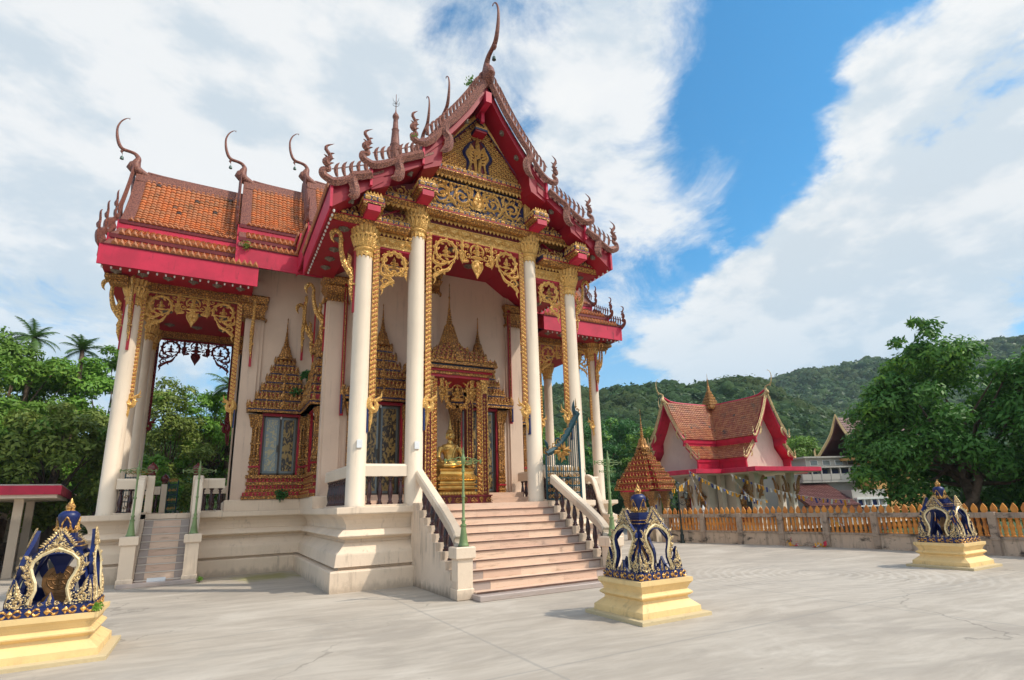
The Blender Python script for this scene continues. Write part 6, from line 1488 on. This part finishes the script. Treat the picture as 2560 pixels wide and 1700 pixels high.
for k in range(6):
    mb=MB(); mb.box(-9,-1.6,1.5+1.2*k,1.62+1.2*k,.42,.47); mb.box(-9,-1.6,1.75+1.2*k,1.8+1.2*k,.5,.85)
    for x in (-8.8,-5.2,-1.8): mb.box(x,x+.06,1.5+1.2*k,1.8+1.2*k,0,.45)
    mb.v=[(a+5,b-1.6-1.2*k,c) for a,b,c in mb.v]
    bo=mesh_obj('bench',mb,'bark'); q=Matrix.Rotation(math.radians(7.2),4,'Z')@Vector((-5,1.6+1.2*k,0)); bo.location=(-9.75+q.x,9.34+q.y,0); bo.rotation_euler=(0,0,math.radians(7.2)); tag(bo,'dark wooden bench under the crimson roof of the open hall','bench','benches in the open hall')
# low white wall and flags behind the left porch
wb=MB(); 
for x0,x1 in ((-4.5,4.5),): wb.box(x0,x1,0,.2,0,1.6); wb.box(x0,x1,-.05,.25,1.6,1.75)
bw=mesh_obj('boundary_wall',wb,'housewhite'); bw.location=(-7.5,22.5,0); tag(bw,'pale boundary wall seen low through the opening of the left porch','wall')

# ---- bunting
def bunting(P0,P1,sag,n,lab,cols=('flagyellow','flagwhite','flagblue'),sz=.16):
    P0=V3(*P0);P1=V3(*P1); mb=MB(); pts=[]
    for k in range(25):
        t=k/24; p=P0+(P1-P0)*t; p[2]-=sag*4*t*(1-t); pts.append(p-P0)
    mb.tube(pts,.008,4,3)
    for k in range(n):
        t=(k+.5)/n; p=P0+(P1-P0)*t-P0; p[2]-=sag*4*t*(1-t); d=(P1-P0); d[2]=0; d/=np.linalg.norm(d); d2=V3(-d[1],d[0],0)*random.uniform(-.5,.5)+d; d2/=np.linalg.norm(d2)
        w=sz*.5; h=sz*random.uniform(.9,1.3); sk=V3(*(rng.normal(0,.03,3)))
        c=random.choice([0,0,1,1,2]) ; vs=[p-d2*w*.5,p+d2*w*.5,p+d2*w*.5-ZU*h+sk,p-d2*w*.5-ZU*h+sk]; vs2=[v+V3(.004,.004,0) for v in vs]
        mb.add(vs+vs2,[(0,1,2,3),(7,6,5,4)],c)
    o=mesh_obj('bunting',mb,[*cols,'cord']); o.location=P0; return tag(o,lab,'bunting',None)
bunting((14.3,7.2,3.0),(17.2,5.2,1.5),.25,26,'string of small flags falling right from the peak nearest the black lamp')
bunting((14.3,7.2,3.0),(12.6,4.6,1.35),.15,18,'string of small flags falling steeply left behind the black lamp')
bunting((17.4,7.4,2.9),(16.5,5.0,1.45),.3,18,'string of small flags rising left to the porch of the small temple')
bunting((17.4,7.4,2.9),(20.5,3.2,1.4),.35,30,'string of small flags sloping right before the porch of the small temple')
bunting((10.8,6.6,1.9),(14.3,7.2,2.6),.2,18,'string of square yellow flags between the gilded pavilion and the small temple',sz=.22)
bunting((8.0,7.6,1.2),(11.2,6.2,1.5),.25,20,'tangle of yellow and white flags left of the gilded pavilion',sz=.2)
bunting((12.05,-.6,1.15),(12.05,-1.4,.7),.0,6,'short string of flags hanging down the fence near the leafy tree')
bunting((-10.5,22.3,1.95),(-5.0,22.3,1.95),.05,26,'row of white and yellow flags behind the opening of the left porch',sz=.22)
for i,(x,y,lab) in enumerate([(11.55,.1,'crumpled yellow and red cloth lying at the foot of the fence'),(11.65,-.75,'yellow rag with a striped flag lying at the foot of the fence')]):
    mb=MB(); 
    for k in range(16):
        p=rng.normal(0,.09,3)*V3(1.4,1.4,.35)+V3(0,0,.05); a=rng.normal(0,.07,3); b=rng.normal(0,.07,3); mb.add([p,p+a,p+a+b,p+b],[(0,1,2,3)],int(rng.integers(0,3)) if k%3 else 0)
    mb.v=[(a,b,max(.01,c)) for a,b,c in mb.v]
    o=mesh_obj('fallen_cloth',mb,['flagyellow','pink','flagwhite']); o.location=(x,y,0); tag(o,lab,'cloth')

# ================================================================== TREES
def np_mesh(name,V,Fq,mats,parent=None,mi=None):
    me=bpy.data.meshes.new(name); V=np.asarray(V,np.float32); Fq=np.asarray(Fq,np.int32); k=Fq.shape[1]
    me.vertices.add(len(V)); me.vertices.foreach_set('co',V.ravel()); me.loops.add(Fq.size); me.loops.foreach_set('vertex_index',Fq.ravel())
    me.polygons.add(len(Fq)); me.polygons.foreach_set('loop_start',np.arange(len(Fq),dtype=np.int32)*k); me.polygons.foreach_set('loop_total',np.full(len(Fq),k,np.int32))
    for m in mats: me.materials.append(M[m])
    if mi is not None: me.polygons.foreach_set('material_index',mi)
    me.update(calc_edges=True); me.validate(); o=bpy.data.objects.new(name,me); COL.objects.link(o)
    if parent: o.parent=parent
    return o
def unit(a): return a/(np.linalg.norm(a,axis=1)[:,None]+1e-9)
def leaves(P,N,size,asp=.45,droop=.3):
    n=len(P); A=unit(np.cross(N,rng.normal(0,1,(n,3)))); A[:,2]-=droop; A=unit(A); B=unit(np.cross(N,A)); s=size*rng.uniform(.6,1.35,(n,1))
    V=np.stack([P-A*s*.1,P+A*s*.35-B*s*asp*.5,P+A*s,P+A*s*.35+B*s*asp*.5],1).reshape(-1,3)
    F_=np.arange(n*4).reshape(n,4); return V,F_
def crown(blobs,n,size,asp=.45,droop=.3,shell=.6):
    blobs=np.array(blobs,float); w=blobs[:,3]**2; w/=w.sum(); idx=rng.choice(len(blobs),n,p=w); d=unit(rng.normal(0,1,(n,3))); fl=(d[:,2]<-.2)&(rng.uniform(0,1,n)<.5); d[:,2]=np.where(fl,-d[:,2]*.6,d[:,2])
    rr=rng.uniform(shell,1.08,(n,1)); P=blobs[idx,:3]+d*rr*blobs[idx,3:4]*V3(1,1,.85); N=unit(d+rng.normal(0,.55,(n,3))+V3(0,0,.5)); return leaves(P,N,size,asp,droop)
def tree(name,lab,cat,loc,h,r,leafmat,n,size,seed=1,cz=.62,rz=.38,trunk=.16,group=None,nb=70,droop=.3,asp=.45,extra=None,bare=.35,gap=None):
    rs=np.random.default_rng(seed); t=thing(name,lab,cat,loc,0,group); bl=[]
    for k in range(nb):
        d=rs.normal(0,1,3); d/=np.linalg.norm(d); q=rs.uniform(.35,1.)**.45; c=V3(0,0,h*cz)+d*q*V3(r*.92,r*.92,h*rz); br=r*rs.uniform(.11,.27)
        if c[2]<h*.12: c[2]=h*.15
        bl.append((*c,br))
    if extra: bl+=extra
    if gap: bl=[q for q in bl if not (abs((-q[0]*.38+q[1]*.92)-gap[0])<.62+q[3]*.5 and q[2]-q[3]*.6<gap[1] and q[0]*.92+q[1]*.38<.5)]
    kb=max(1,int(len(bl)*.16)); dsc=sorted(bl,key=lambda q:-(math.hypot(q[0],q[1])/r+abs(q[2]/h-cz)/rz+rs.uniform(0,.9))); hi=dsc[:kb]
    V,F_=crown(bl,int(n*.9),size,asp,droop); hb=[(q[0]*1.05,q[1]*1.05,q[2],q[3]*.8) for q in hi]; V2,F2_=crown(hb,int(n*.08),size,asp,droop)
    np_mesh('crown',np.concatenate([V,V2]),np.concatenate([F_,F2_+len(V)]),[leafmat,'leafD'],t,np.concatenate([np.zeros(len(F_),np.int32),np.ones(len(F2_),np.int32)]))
    mb=MB(); b=V3(0,0,0); top=V3(rs.normal(0,.2)*r*.3,rs.normal(0,.2)*r*.3,h*.45); mb.tube([V3(0,0,-.3),V3(0,0,h*.12)+rs.normal(0,.1,3),top*.6+V3(0,0,.05*h),top],[trunk*1.3,trunk,trunk*.8,trunk*.6],8)
    for k in range(min(26,nb)):
        e=V3(*bl[k][:3]); m=(top*.7+e)/2+rs.normal(0,.15,3)*r*.4; mb.tube([top*rs.uniform(.6,1.),m,e],[trunk*.42,trunk*.22,trunk*.06],5)
    part('trunk',mb,'bark',t,True)
    return t
# the big dark tree on the right
bt=[(-1.35,.0,7.9,.3),(-1.1,-.3,7.7,.35),(-1.7,.6,7.3,.3),(-1.7,1.3,4.6,.9),(-2.2,1.4,3.2,.9),(-2.0,.9,1.9,.85),(-2.6,1.8,2.6,.7),(-1.2,.2,6.9,.5),(-1.35,-.2,7.4,.35),(-1.6,.5,6.5,.55),(-2.0,1.0,5.9,.45),(-2.4,1.3,5.6,.3),(-1.9,.2,1.25,.6),(-1.4,-.8,1.3,.5)]
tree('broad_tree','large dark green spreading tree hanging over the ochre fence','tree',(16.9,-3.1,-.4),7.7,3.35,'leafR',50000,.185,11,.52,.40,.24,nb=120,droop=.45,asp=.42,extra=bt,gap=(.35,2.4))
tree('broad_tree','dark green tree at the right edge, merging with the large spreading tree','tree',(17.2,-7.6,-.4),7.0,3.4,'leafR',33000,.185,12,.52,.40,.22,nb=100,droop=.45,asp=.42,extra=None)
mb=MB(); mb.tube([(0,0,-.3),(.05,.1,.6),(-.1,.0,1.0),(.35,-.35,1.5),(.6,-.5,2.1),(.4,-.4,2.7)],[.17,.14,.13,.12,.11,.09],10); o=mesh_obj('tree_trunk',mb,'bark',None,True); o.location=(15.2,-3.35,-.1); tag(o,'pale crooked bare trunk rising behind the fence above the right shrine','tree trunk')
# left group
LT=[((-17.5,22.5,0),11.5,3.6,'leafB',1,'olive green tree at the far left edge behind the open hall'),((-14.6,20.3,0),10.6,3.0,'leafA',2,'mid green bushy tree behind the open hall, below the left palm'),((-12.3,21.6,0),10.3,2.6,'leafD',3,'bright green tree below the second palm, beside the tall left column'),((-10.9,24.5,0),11.1,2.4,'leafA',4,'tall loose crowned tree touching the tall left column at its top'),((-14.8,15.5,0),7.0,2.9,'leafA',5,'rounded darker tree low behind the crimson roof of the open hall'),((-11.2,15.4,0),6.2,2.2,'leafB',6,'low bushy tree between the open hall and the tall left column'),((-19.0,17.0,0),9.3,3.2,'leafB',7,'broad olive tree low at the left edge behind the open hall')]
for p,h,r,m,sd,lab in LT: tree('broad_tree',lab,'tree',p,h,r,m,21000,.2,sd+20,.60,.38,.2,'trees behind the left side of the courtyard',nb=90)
PT=[((-7.9,20.5,0),8.6,2.3,'leafB',8,'dull green tree seen through the left porch, left of the bright one'),((-6.1,21.5,0),9.2,2.1,'leafD',9,'bright leafy tree seen in the middle of the left porch opening'),((-4.6,23.0,0),8.8,2.4,'leafA',10,'dark green tree at the right of the left porch opening'),((-8.2,14.6,0),4.2,1.3,'leafD',11,'small light green shrub tree low in the left porch opening')]
for p,h,r,m,sd,lab in PT: tree('broad_tree',lab,'tree',p,h,r,m,17000,.17,sd+20,.58,.38,.14,'trees seen through the left porch',nb=80)
RT=[((13.5,27.5,0),7.5,3.4,'leafC',12,'dark green tree seen between the right columns of the front porch'),((18.5,27.0,0),8.0,3.8,'leafA',13,'green tree seen between the columns of the right wing'),((22.0,24.0,0),9.0,4.0,'leafC',14,'dark green tree right of the right wing, above the gilded pavilion'),((24.5,19.5,0),8.0,3.4,'leafA',15,'green tree behind the left gable of the small temple'),((34.5,15.5,0),6.5,3.4,'leafA',16,'green tree behind the white house'),((16.0,19.0,0),5.5,2.8,'leafC',17,'low dark tree behind the gilded pavilion')]
for p,h,r,m,sd,lab in RT: tree('broad_tree',lab,'tree',p,h,r,m,14000,.26,sd+20,.56,.38,.2,'trees behind the right side of the courtyard',nb=80)
def palm(loc,h,lab,seed,L=2.6,n=20):
    rs=np.random.default_rng(seed); t=thing('palm_tree',lab,'palm tree',loc,0,'coconut palms'); mb=MB(); mb.tube([(0,0,0),(.1,.05,h*.4),(.05,.0,h*.8),(0,0,h)],[.16,.12,.10,.09],8); part('trunk',mb,'bark',t,True)
    Vs=[];Fs=[];b=0
    for k in range(n):
        a=2*PI*k/n+rs.uniform(-.15,.15); el=rs.uniform(-.35,1.15); l=L*rs.uniform(.8,1.1); pts=[]
        for i in range(13):
            s=i/12; e=el-1.5*s*s*(.8 if el>.6 else .9); 
            if i==0: p=V3(0,0,h); 
            else: p=pts[-1]+l/12*V3(math.cos(a)*math.cos(e),math.sin(a)*math.cos(e),math.sin(e))
            pts.append(p)
        fm=MB(); 
        for i in range(1,13):
            d=pts[i]-pts[i-1]; d/=np.linalg.norm(d); sd=np.cross(d,V3(0,0,1)); sd/=np.linalg.norm(sd)+1e-9; w=l*.22*math.sin(PI*min(1,(i+1.5)/13))**.7
            for q in (-1,1):
                for e in (0,.33,.66):
                    p=pts[i-1]+(pts[i]-pts[i-1])*e; tip=p+sd*q*w+d*w*.5-V3(0,0,w*rs.uniform(.25,.6)); Vs+=[p,p+d*l*.032,tip]; Fs.append((b,b+1,b+2)); b+=3
    np_mesh('fronds',np.array(Vs),np.array(Fs),['leafP'],t); return t
palm((-13.73,20.76,0),10.1,'coconut palm rising above the trees at the left, the left one of the pair',31,1.3)
palm((-11.94,21.14,0),9.8,'coconut palm rising above the trees at the left, the one nearer the tall column',32,1.15)
palm((-5.3,21.7,0),8.6,'coconut palm seen in the upper right of the left porch opening',33,1.6)
palm((-9.3,12.9,0),1.1,'small palm fronds low behind the side stairs of the left porch',34,1.1)
M['forestleaf']=leafm('forest_leaf',(.022,.075,.028),(.085,.165,.04),(.05,.10,.03))
# ================================================================== TERRAIN
def ip(tab,az): 
    a=[t[0] for t in tab][::-1]; b=[t[1] for t in tab][::-1]; return np.interp(az,a,b)
near=[(150,.09),(110,.10),(90,.14),(65.1,.201),(58.6,.205),(56.6,.206),(54.1,.194),(52.5,.184),(50.7,.194),(48.4,.199),(45.1,.204),(43.3,.193),(41.4,.196),(39.5,.2),(37.2,.196),(36.5,.186),(34.6,.165),(31.8,.143),(27.5,.09),(15,.07),(-20,.06)]
far=[(110,.08),(70,.12),(44.3,.165),(40.4,.172),(36.5,.185),(35,.189),(32.7,.195),(29.7,.198),(27.8,.204),(25.3,.2),(21.3,.205),(19,.204),(16.9,.195),(5,.17),(-25,.1)]
CX,CYc,CZ=-5.806,-12.301,1.69
RN,RF=150.,420.
def hgt(x,y):
    dx,dy=x-CX,y-CYc; R=np.hypot(dx,dy); az=np.degrees(np.arctan2(dy,dx)); az=np.where(az<-90,az+360,az)
    h1=ip(near,az)*RN-4.2; h2=ip(far,az)*RF-6.
    s=lambda a,b,v: (lambda t: t*t*(3-2*t))(np.clip((v-a)/(b-a),0,1))
    h=h1*s(58,RN,R); h=np.where(R>RN,h1*(1-.22*np.sin(np.clip((R-RN)/60,0,1)*PI)*1.)+(h2-h1)*s(RN+30,RF,R),h)
    h=np.where(R>RF,h2*(1-.3*s(RF,700,R)),h)
    w=.9*np.sin(x*.045+1.3)*np.cos(y*.038)+.6*np.sin(x*.11)*np.sin(y*.13+2.)
    return h+w*s(60,110,R)*2.2
az=np.radians(np.linspace(-30,160,191)); rad=np.concatenate([np.linspace(52,150,34),np.linspace(156,420,46),np.linspace(440,760,10)])
A,Rr=np.meshgrid(az,rad,indexing='ij'); X=CX+Rr*np.cos(A); Y=CYc+Rr*np.sin(A); Z=hgt(X,Y)-.03; Z[:,0]=-.5
idx=np.arange(A.size).reshape(A.shape); Fq=np.stack([idx[:-1,:-1],idx[:-1,1:],idx[1:,1:],idx[1:,:-1]],-1).reshape(-1,4)
o=np_mesh('hills',np.stack([X,Y,Z],-1).reshape(-1,3),Fq,['hill']); tag(o,kind='structure')
mb=MB(); mb.add([(-900,-900,-.55),(900,-900,-.55),(900,900,-.55),(-900,900,-.55)],[(0,1,2,3)]); o=mesh_obj('ground',mb,'grass'); tag(o,kind='structure')
mb=MB(); pl=[(-70,-70),(12.02,-70)]+[(p[0]-.0,p[1]) for p in FP[::-1]]+[(9.6,30),(-70,30)]
mb.add([(x,y,0) for x,y in pl],[tuple(range(len(pl)))]); 
# split so that the sheet shades well
o=mesh_obj('courtyard',mb,'concrete'); tag(o,kind='structure')
mb=MB(); mb.add([(9.7,7,-.1),(60,7,-.1),(60,60,-.1),(9.7,60,-.1)],[(0,1,2,3)]); o=mesh_obj('path',mb,'concrete') ; tag(o,kind='structure')
# forest : one mass of crowns on the slopes
def ico():
    import bmesh
    bm=bmesh.new(); bmesh.ops.create_icosphere(bm,subdivisions=2,radius=1.); V=np.array([v.co[:] for v in bm.verts]); F_=np.array([[v.index for v in f.verts] for f in bm.faces]); bm.free(); return V,F_
IV,IF=ico(); tmpl=[]
for k in range(8):
    n=np.array([noise.noise(Vector(v*1.7)+Vector((k*7.3,0,0))) for v in IV]); n2=np.array([noise.noise(Vector(v*4.1)+Vector((0,k*5.1,0))) for v in IV]); V=IV*(1+.42*n+.30*n2)[:,None]; V[:,2]*=.85; tmpl.append(V)
pts=[]
def scatter(n,r0,r1,a0,a1,s0,s1):
    R=np.sqrt(rng.uniform(r0*r0,r1*r1,n)); a=np.radians(rng.uniform(a0,a1,n)); x=CX+R*np.cos(a); y=CYc+R*np.sin(a); z=hgt(x,y); pts.append(np.stack([x,y,z,rng.uniform(s0,s1,n)],1))
scatter(4800,60,160,24,70,.8,2.7); scatter(900,64,160,70,140,1.8,3.2); scatter(900,64,160,-20,24,1.8,3.2)
scatter(5200,160,435,14,60,1.8,4.8)
pts=np.concatenate(pts); Vs=[];Fs=[];b=0
for i,(x,y,z,s) in enumerate(pts):
    a=rng.uniform(0,2*PI); c,s_=math.cos(a),math.sin(a); V=tmpl[i%8]; W=np.stack([V[:,0]*c-V[:,1]*s_,V[:,0]*s_+V[:,1]*c,V[:,2]*rng.uniform(.8,1.35)],1)*s; Vs.append(W+V3(x,y,z+s*.45)); Fs.append(IF+b); b+=len(V)
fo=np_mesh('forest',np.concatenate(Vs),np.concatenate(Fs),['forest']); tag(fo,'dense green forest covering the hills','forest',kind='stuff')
# leaf tufts that break up the near forest outline
sel=pts[np.hypot(pts[:,0]-CX,pts[:,1]-CYc)<175]; 
bl=[(x,y,z+s*.6,s*1.05) for x,y,z,s in sel]
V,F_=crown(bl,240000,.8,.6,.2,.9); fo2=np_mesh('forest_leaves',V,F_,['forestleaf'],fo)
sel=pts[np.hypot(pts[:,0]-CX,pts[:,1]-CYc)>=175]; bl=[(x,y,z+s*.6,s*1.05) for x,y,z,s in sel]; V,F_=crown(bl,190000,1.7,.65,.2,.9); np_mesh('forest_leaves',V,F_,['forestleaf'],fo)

# ---- air
hm_=bpy.data.materials.new('air'); hm_.use_nodes=True; ht=NT(hm_.node_tree); ht.n.remove(ht.n['Principled BSDF'])
pv=ht.new('ShaderNodeVolumePrincipled'); pv.inputs['Color'].default_value=(.72,.86,1.,1); pv.inputs['Density'].default_value=.00034; ht.l.new(pv.outputs[0],ht.n['Material Output'].inputs['Volume']); M['air']=hm_
mb=MB(); mb.box(-905,905,-905,905,-1.6,150); hz_o=mesh_obj('haze',mb,'air'); tag(hz_o,kind='stuff')
# ================================================================== SKY, SUN, CAMERA
SUN_AZ=50.; SUN_EL=50.
w=bpy.data.worlds.new('World'); sc.world=w; w.use_nodes=True; t=NT(w.node_tree); bg=t.n['Background']
sky=t.new('ShaderNodeTexSky',sky_type='NISHITA'); sky.sun_disc=False; sky.sun_elevation=math.radians(SUN_EL)
sky.sun_rotation=math.atan2(math.sin(math.radians(SUN_AZ)),-math.cos(math.radians(SUN_AZ))); sky.altitude=50; sky.air_density=1.; sky.dust_density=.6; sky.ozone_density=3.
tc=t.new('ShaderNodeTexCoord'); nm=t.new('ShaderNodeVectorMath',operation='NORMALIZE'); t.l.new(tc.outputs['Generated'],nm.inputs[0]); d=nm.outputs[0]
sp=t.new('ShaderNodeSeparateXYZ'); t.l.new(d,sp.inputs[0])
SV=(math.sin(math.radians(SUN_AZ))*math.cos(math.radians(SUN_EL)),-math.cos(math.radians(SUN_AZ))*math.cos(math.radians(SUN_EL)),math.sin(math.radians(SUN_EL)))
# cloud layer coordinates: clouds flatten towards the horizon
den=t.math('ADD',t.math('MAXIMUM',sp.outputs[2],0.),.30); cb=t.new('ShaderNodeCombineXYZ'); t.l.new(t.math('DIVIDE',sp.outputs[0],den),cb.inputs[0]); t.l.new(t.math('DIVIDE',sp.outputs[1],den),cb.inputs[1]); t.l.new(t.math('MULTIPLY',sp.outputs[2],1.5),cb.inputs[2])
lay=cb.outputs[0]
def shifted(v,o):
    a=t.new('ShaderNodeVectorMath',operation='ADD'); t.l.new(v,a.inputs[0]); a.inputs[1].default_value=o; return a.outputs[0]
def field(v):
    a=t.noise(v,1.35,3,.5,.2); b=t.noise(v,3.8,10,.60,.1)
    return t.math('ADD',t.math('MULTIPLY',t.math('SUBTRACT',a,.5),1.7),t.math('MULTIPLY',t.math('SUBTRACT',b,.5),1.7))
f0=field(lay); f1=field(shifted(lay,(.07,-.05,.10)))
wisp=t.math('MULTIPLY',t.math('SUBTRACT',t.noise(t.scale(lay,1.25,1.,1),3.2,10,.66,.5),.5),1.7)
def blob(c,sig,amp):
    dt=t.new('ShaderNodeVectorMath',operation='DOT_PRODUCT'); t.l.new(d,dt.inputs[0]); dt.inputs[1].default_value=c
    return t.math('MULTIPLY',t.ramp(dt.outputs['Value'],math.cos(sig*1.6),math.cos(sig*.2)),amp)
CR=[((.835,.238,.497),.20,.52),((.83,.343,.439),.15,.42),((.735,.342,.585),.07,.28),((.757,.532,.379),.10,.38),((.864,.415,.285),.16,.44),((.674,.675,.322),.09,.22),((.781,.57,.255),.14,.56),((.70,.68,.22),.12,.36),((.86,.47,.20),.14,.5),
 ((.681,.485,.548),.12,-.5),((.60,.65,.468),.13,-.36),((.84,.42,.34),.05,-.3),((.72,.60,.34),.05,-.3),((.66,.36,.66),.12,-.5),((.906,.286,.311),.05,-.22),((.92,.15,.36),.05,-.16),((.5,.6,.6),.2,-.25),((.64,.70,.34),.10,-.28),((-.1,.8,.55),.45,-.3),((-.238,.936,.261),.2,-.3)]
CV=[((-.193,.835,.516),.36,.52),((-.013,.788,.615),.28,.36),((-.229,.892,.389),.22,.42),((.143,.73,.669),.18,.20),((.22,.771,.597),.18,.24),((.466,.549,.694),.11,.26),((.557,.573,.602),.15,.30),((.49,.66,.57),.12,.24),((.43,.45,.78),.18,.25),((.62,.70,.36),.12,.16),
 ((.681,.485,.548),.09,-.30),((.61,.47,.64),.07,-.20),((.383,.673,.632),.055,-.46),((-.238,.936,.261),.09,-.40),((.03,.727,.686),.06,-.22),((-.024,.857,.515),.075,-.36),((.265,.674,.69),.05,-.36),((.66,.36,.66),.12,-.4)]
def total(L):
    acc=None
    for c,s_,a in L:
        b=blob(c,s_,a); acc=b if acc is None else t.math('ADD',acc,b)
    return acc
dens=t.math('ADD',t.math('MULTIPLY',total(CR),.85),f0); veil=t.math('ADD',t.math('ADD',total(CV),t.math('MULTIPLY',wisp,1.1)),t.math('MULTIPLY',f0,.5))
cum=t.ramp(dens,.10,.42); thin=t.math('MULTIPLY',t.ramp(veil,-.02,.62),.95)
cov=t.math('SUBTRACT',1.,t.math('MULTIPLY',t.math('SUBTRACT',1.,cum),t.math('SUBTRACT',1.,thin)))
cov=t.math('MAXIMUM',cov,t.ramp(sp.outputs[1],.05,-.4))  # solid cloud cover added in the unseen sky behind the camera, for fill
# sunlit and shaded sides of the billows
rel=t.math('SUBTRACT',f0,f1); lit=t.ramp(rel,-.24,.18); thick=t.ramp(dens,.35,.95)
body=t.mix(lit,(.60,.67,.72),(.84,.845,.835)); cc=t.mix(t.math('MULTIPLY',thick,.2),body,(.55,.60,.645))
dsun=t.new('ShaderNodeVectorMath',operation='DOT_PRODUCT'); t.l.new(d,dsun.inputs[0]); dsun.inputs[1].default_value=SV
glow=t.math('ADD',t.math('MULTIPLY',t.ramp(dsun.outputs['Value'],.80,1.),1.6),t.math('MULTIPLY',t.ramp(sp.outputs[1],.10,-.45),.18))  # cloud brightness added around the sun and behind the camera to lift fill
cm1=t.new('ShaderNodeVectorMath',operation='SCALE'); t.l.new(cc,cm1.inputs[0]); t.l.new(t.math('ADD',glow,1.),cm1.inputs['Scale']); cc=cm1.outputs[0]
skc=t.mix(1.,sky.outputs[0],(.085*.66,.085*1.72,.085*1.98),'MULTIPLY')
cloudy=t.mix(t.math('MULTIPLY',cov,.97),skc,cc)
hz=t.ramp(sp.outputs[2],.42,.04); cloudy=t.mix(t.math('MULTIPLY',hz,.72),cloudy,(.40,.585,.755))
t.l.new(cloudy,bg.inputs[0]); bg.inputs[1].default_value=1.0
sl=bpy.data.lights.new('sun','SUN'); sl.energy=2.8; sl.angle=math.radians(1.0); sl.color=(1.,.90,.76); so=bpy.data.objects.new('sun',sl); COL.objects.link(so)
a,e=math.radians(SUN_AZ),math.radians(SUN_EL); dv=Vector((math.sin(a)*math.cos(e),-math.cos(a)*math.cos(e),math.sin(e))); so.rotation_euler=dv.to_track_quat('Z','Y').to_euler(); so.location=dv*40
cam=bpy.data.cameras.new('camera'); co=bpy.data.objects.new('camera',cam); COL.objects.link(co); sc.camera=co
Rm=Matrix(((.871127,-.084461,-.483739),(-.490093,-.21123,-.845689),(-.030753,.97378,-.225402)))
co.matrix_world=Matrix.Translation((-5.8056654,-12.30063111,1.6908466))@Rm.to_4x4()
cam.sensor_width=36; cam.lens=1367.514/2560*36; cam.shift_x=-33.673/2560; cam.shift_y=92.406/2560; cam.clip_end=3000; cam.clip_start=.05
vs=sc.view_settings; vs.view_transform='Standard'; vs.look='None'; vs.exposure=.24; vs.gamma=1.
sc.cycles.max_bounces=6; sc.cycles.diffuse_bounces=3; sc.cycles.glossy_bounces=3; sc.cycles.transparent_max_bounces=6; sc.cycles.caustics_reflective=False; sc.cycles.caustics_refractive=False
bpy.context.view_layer.update()
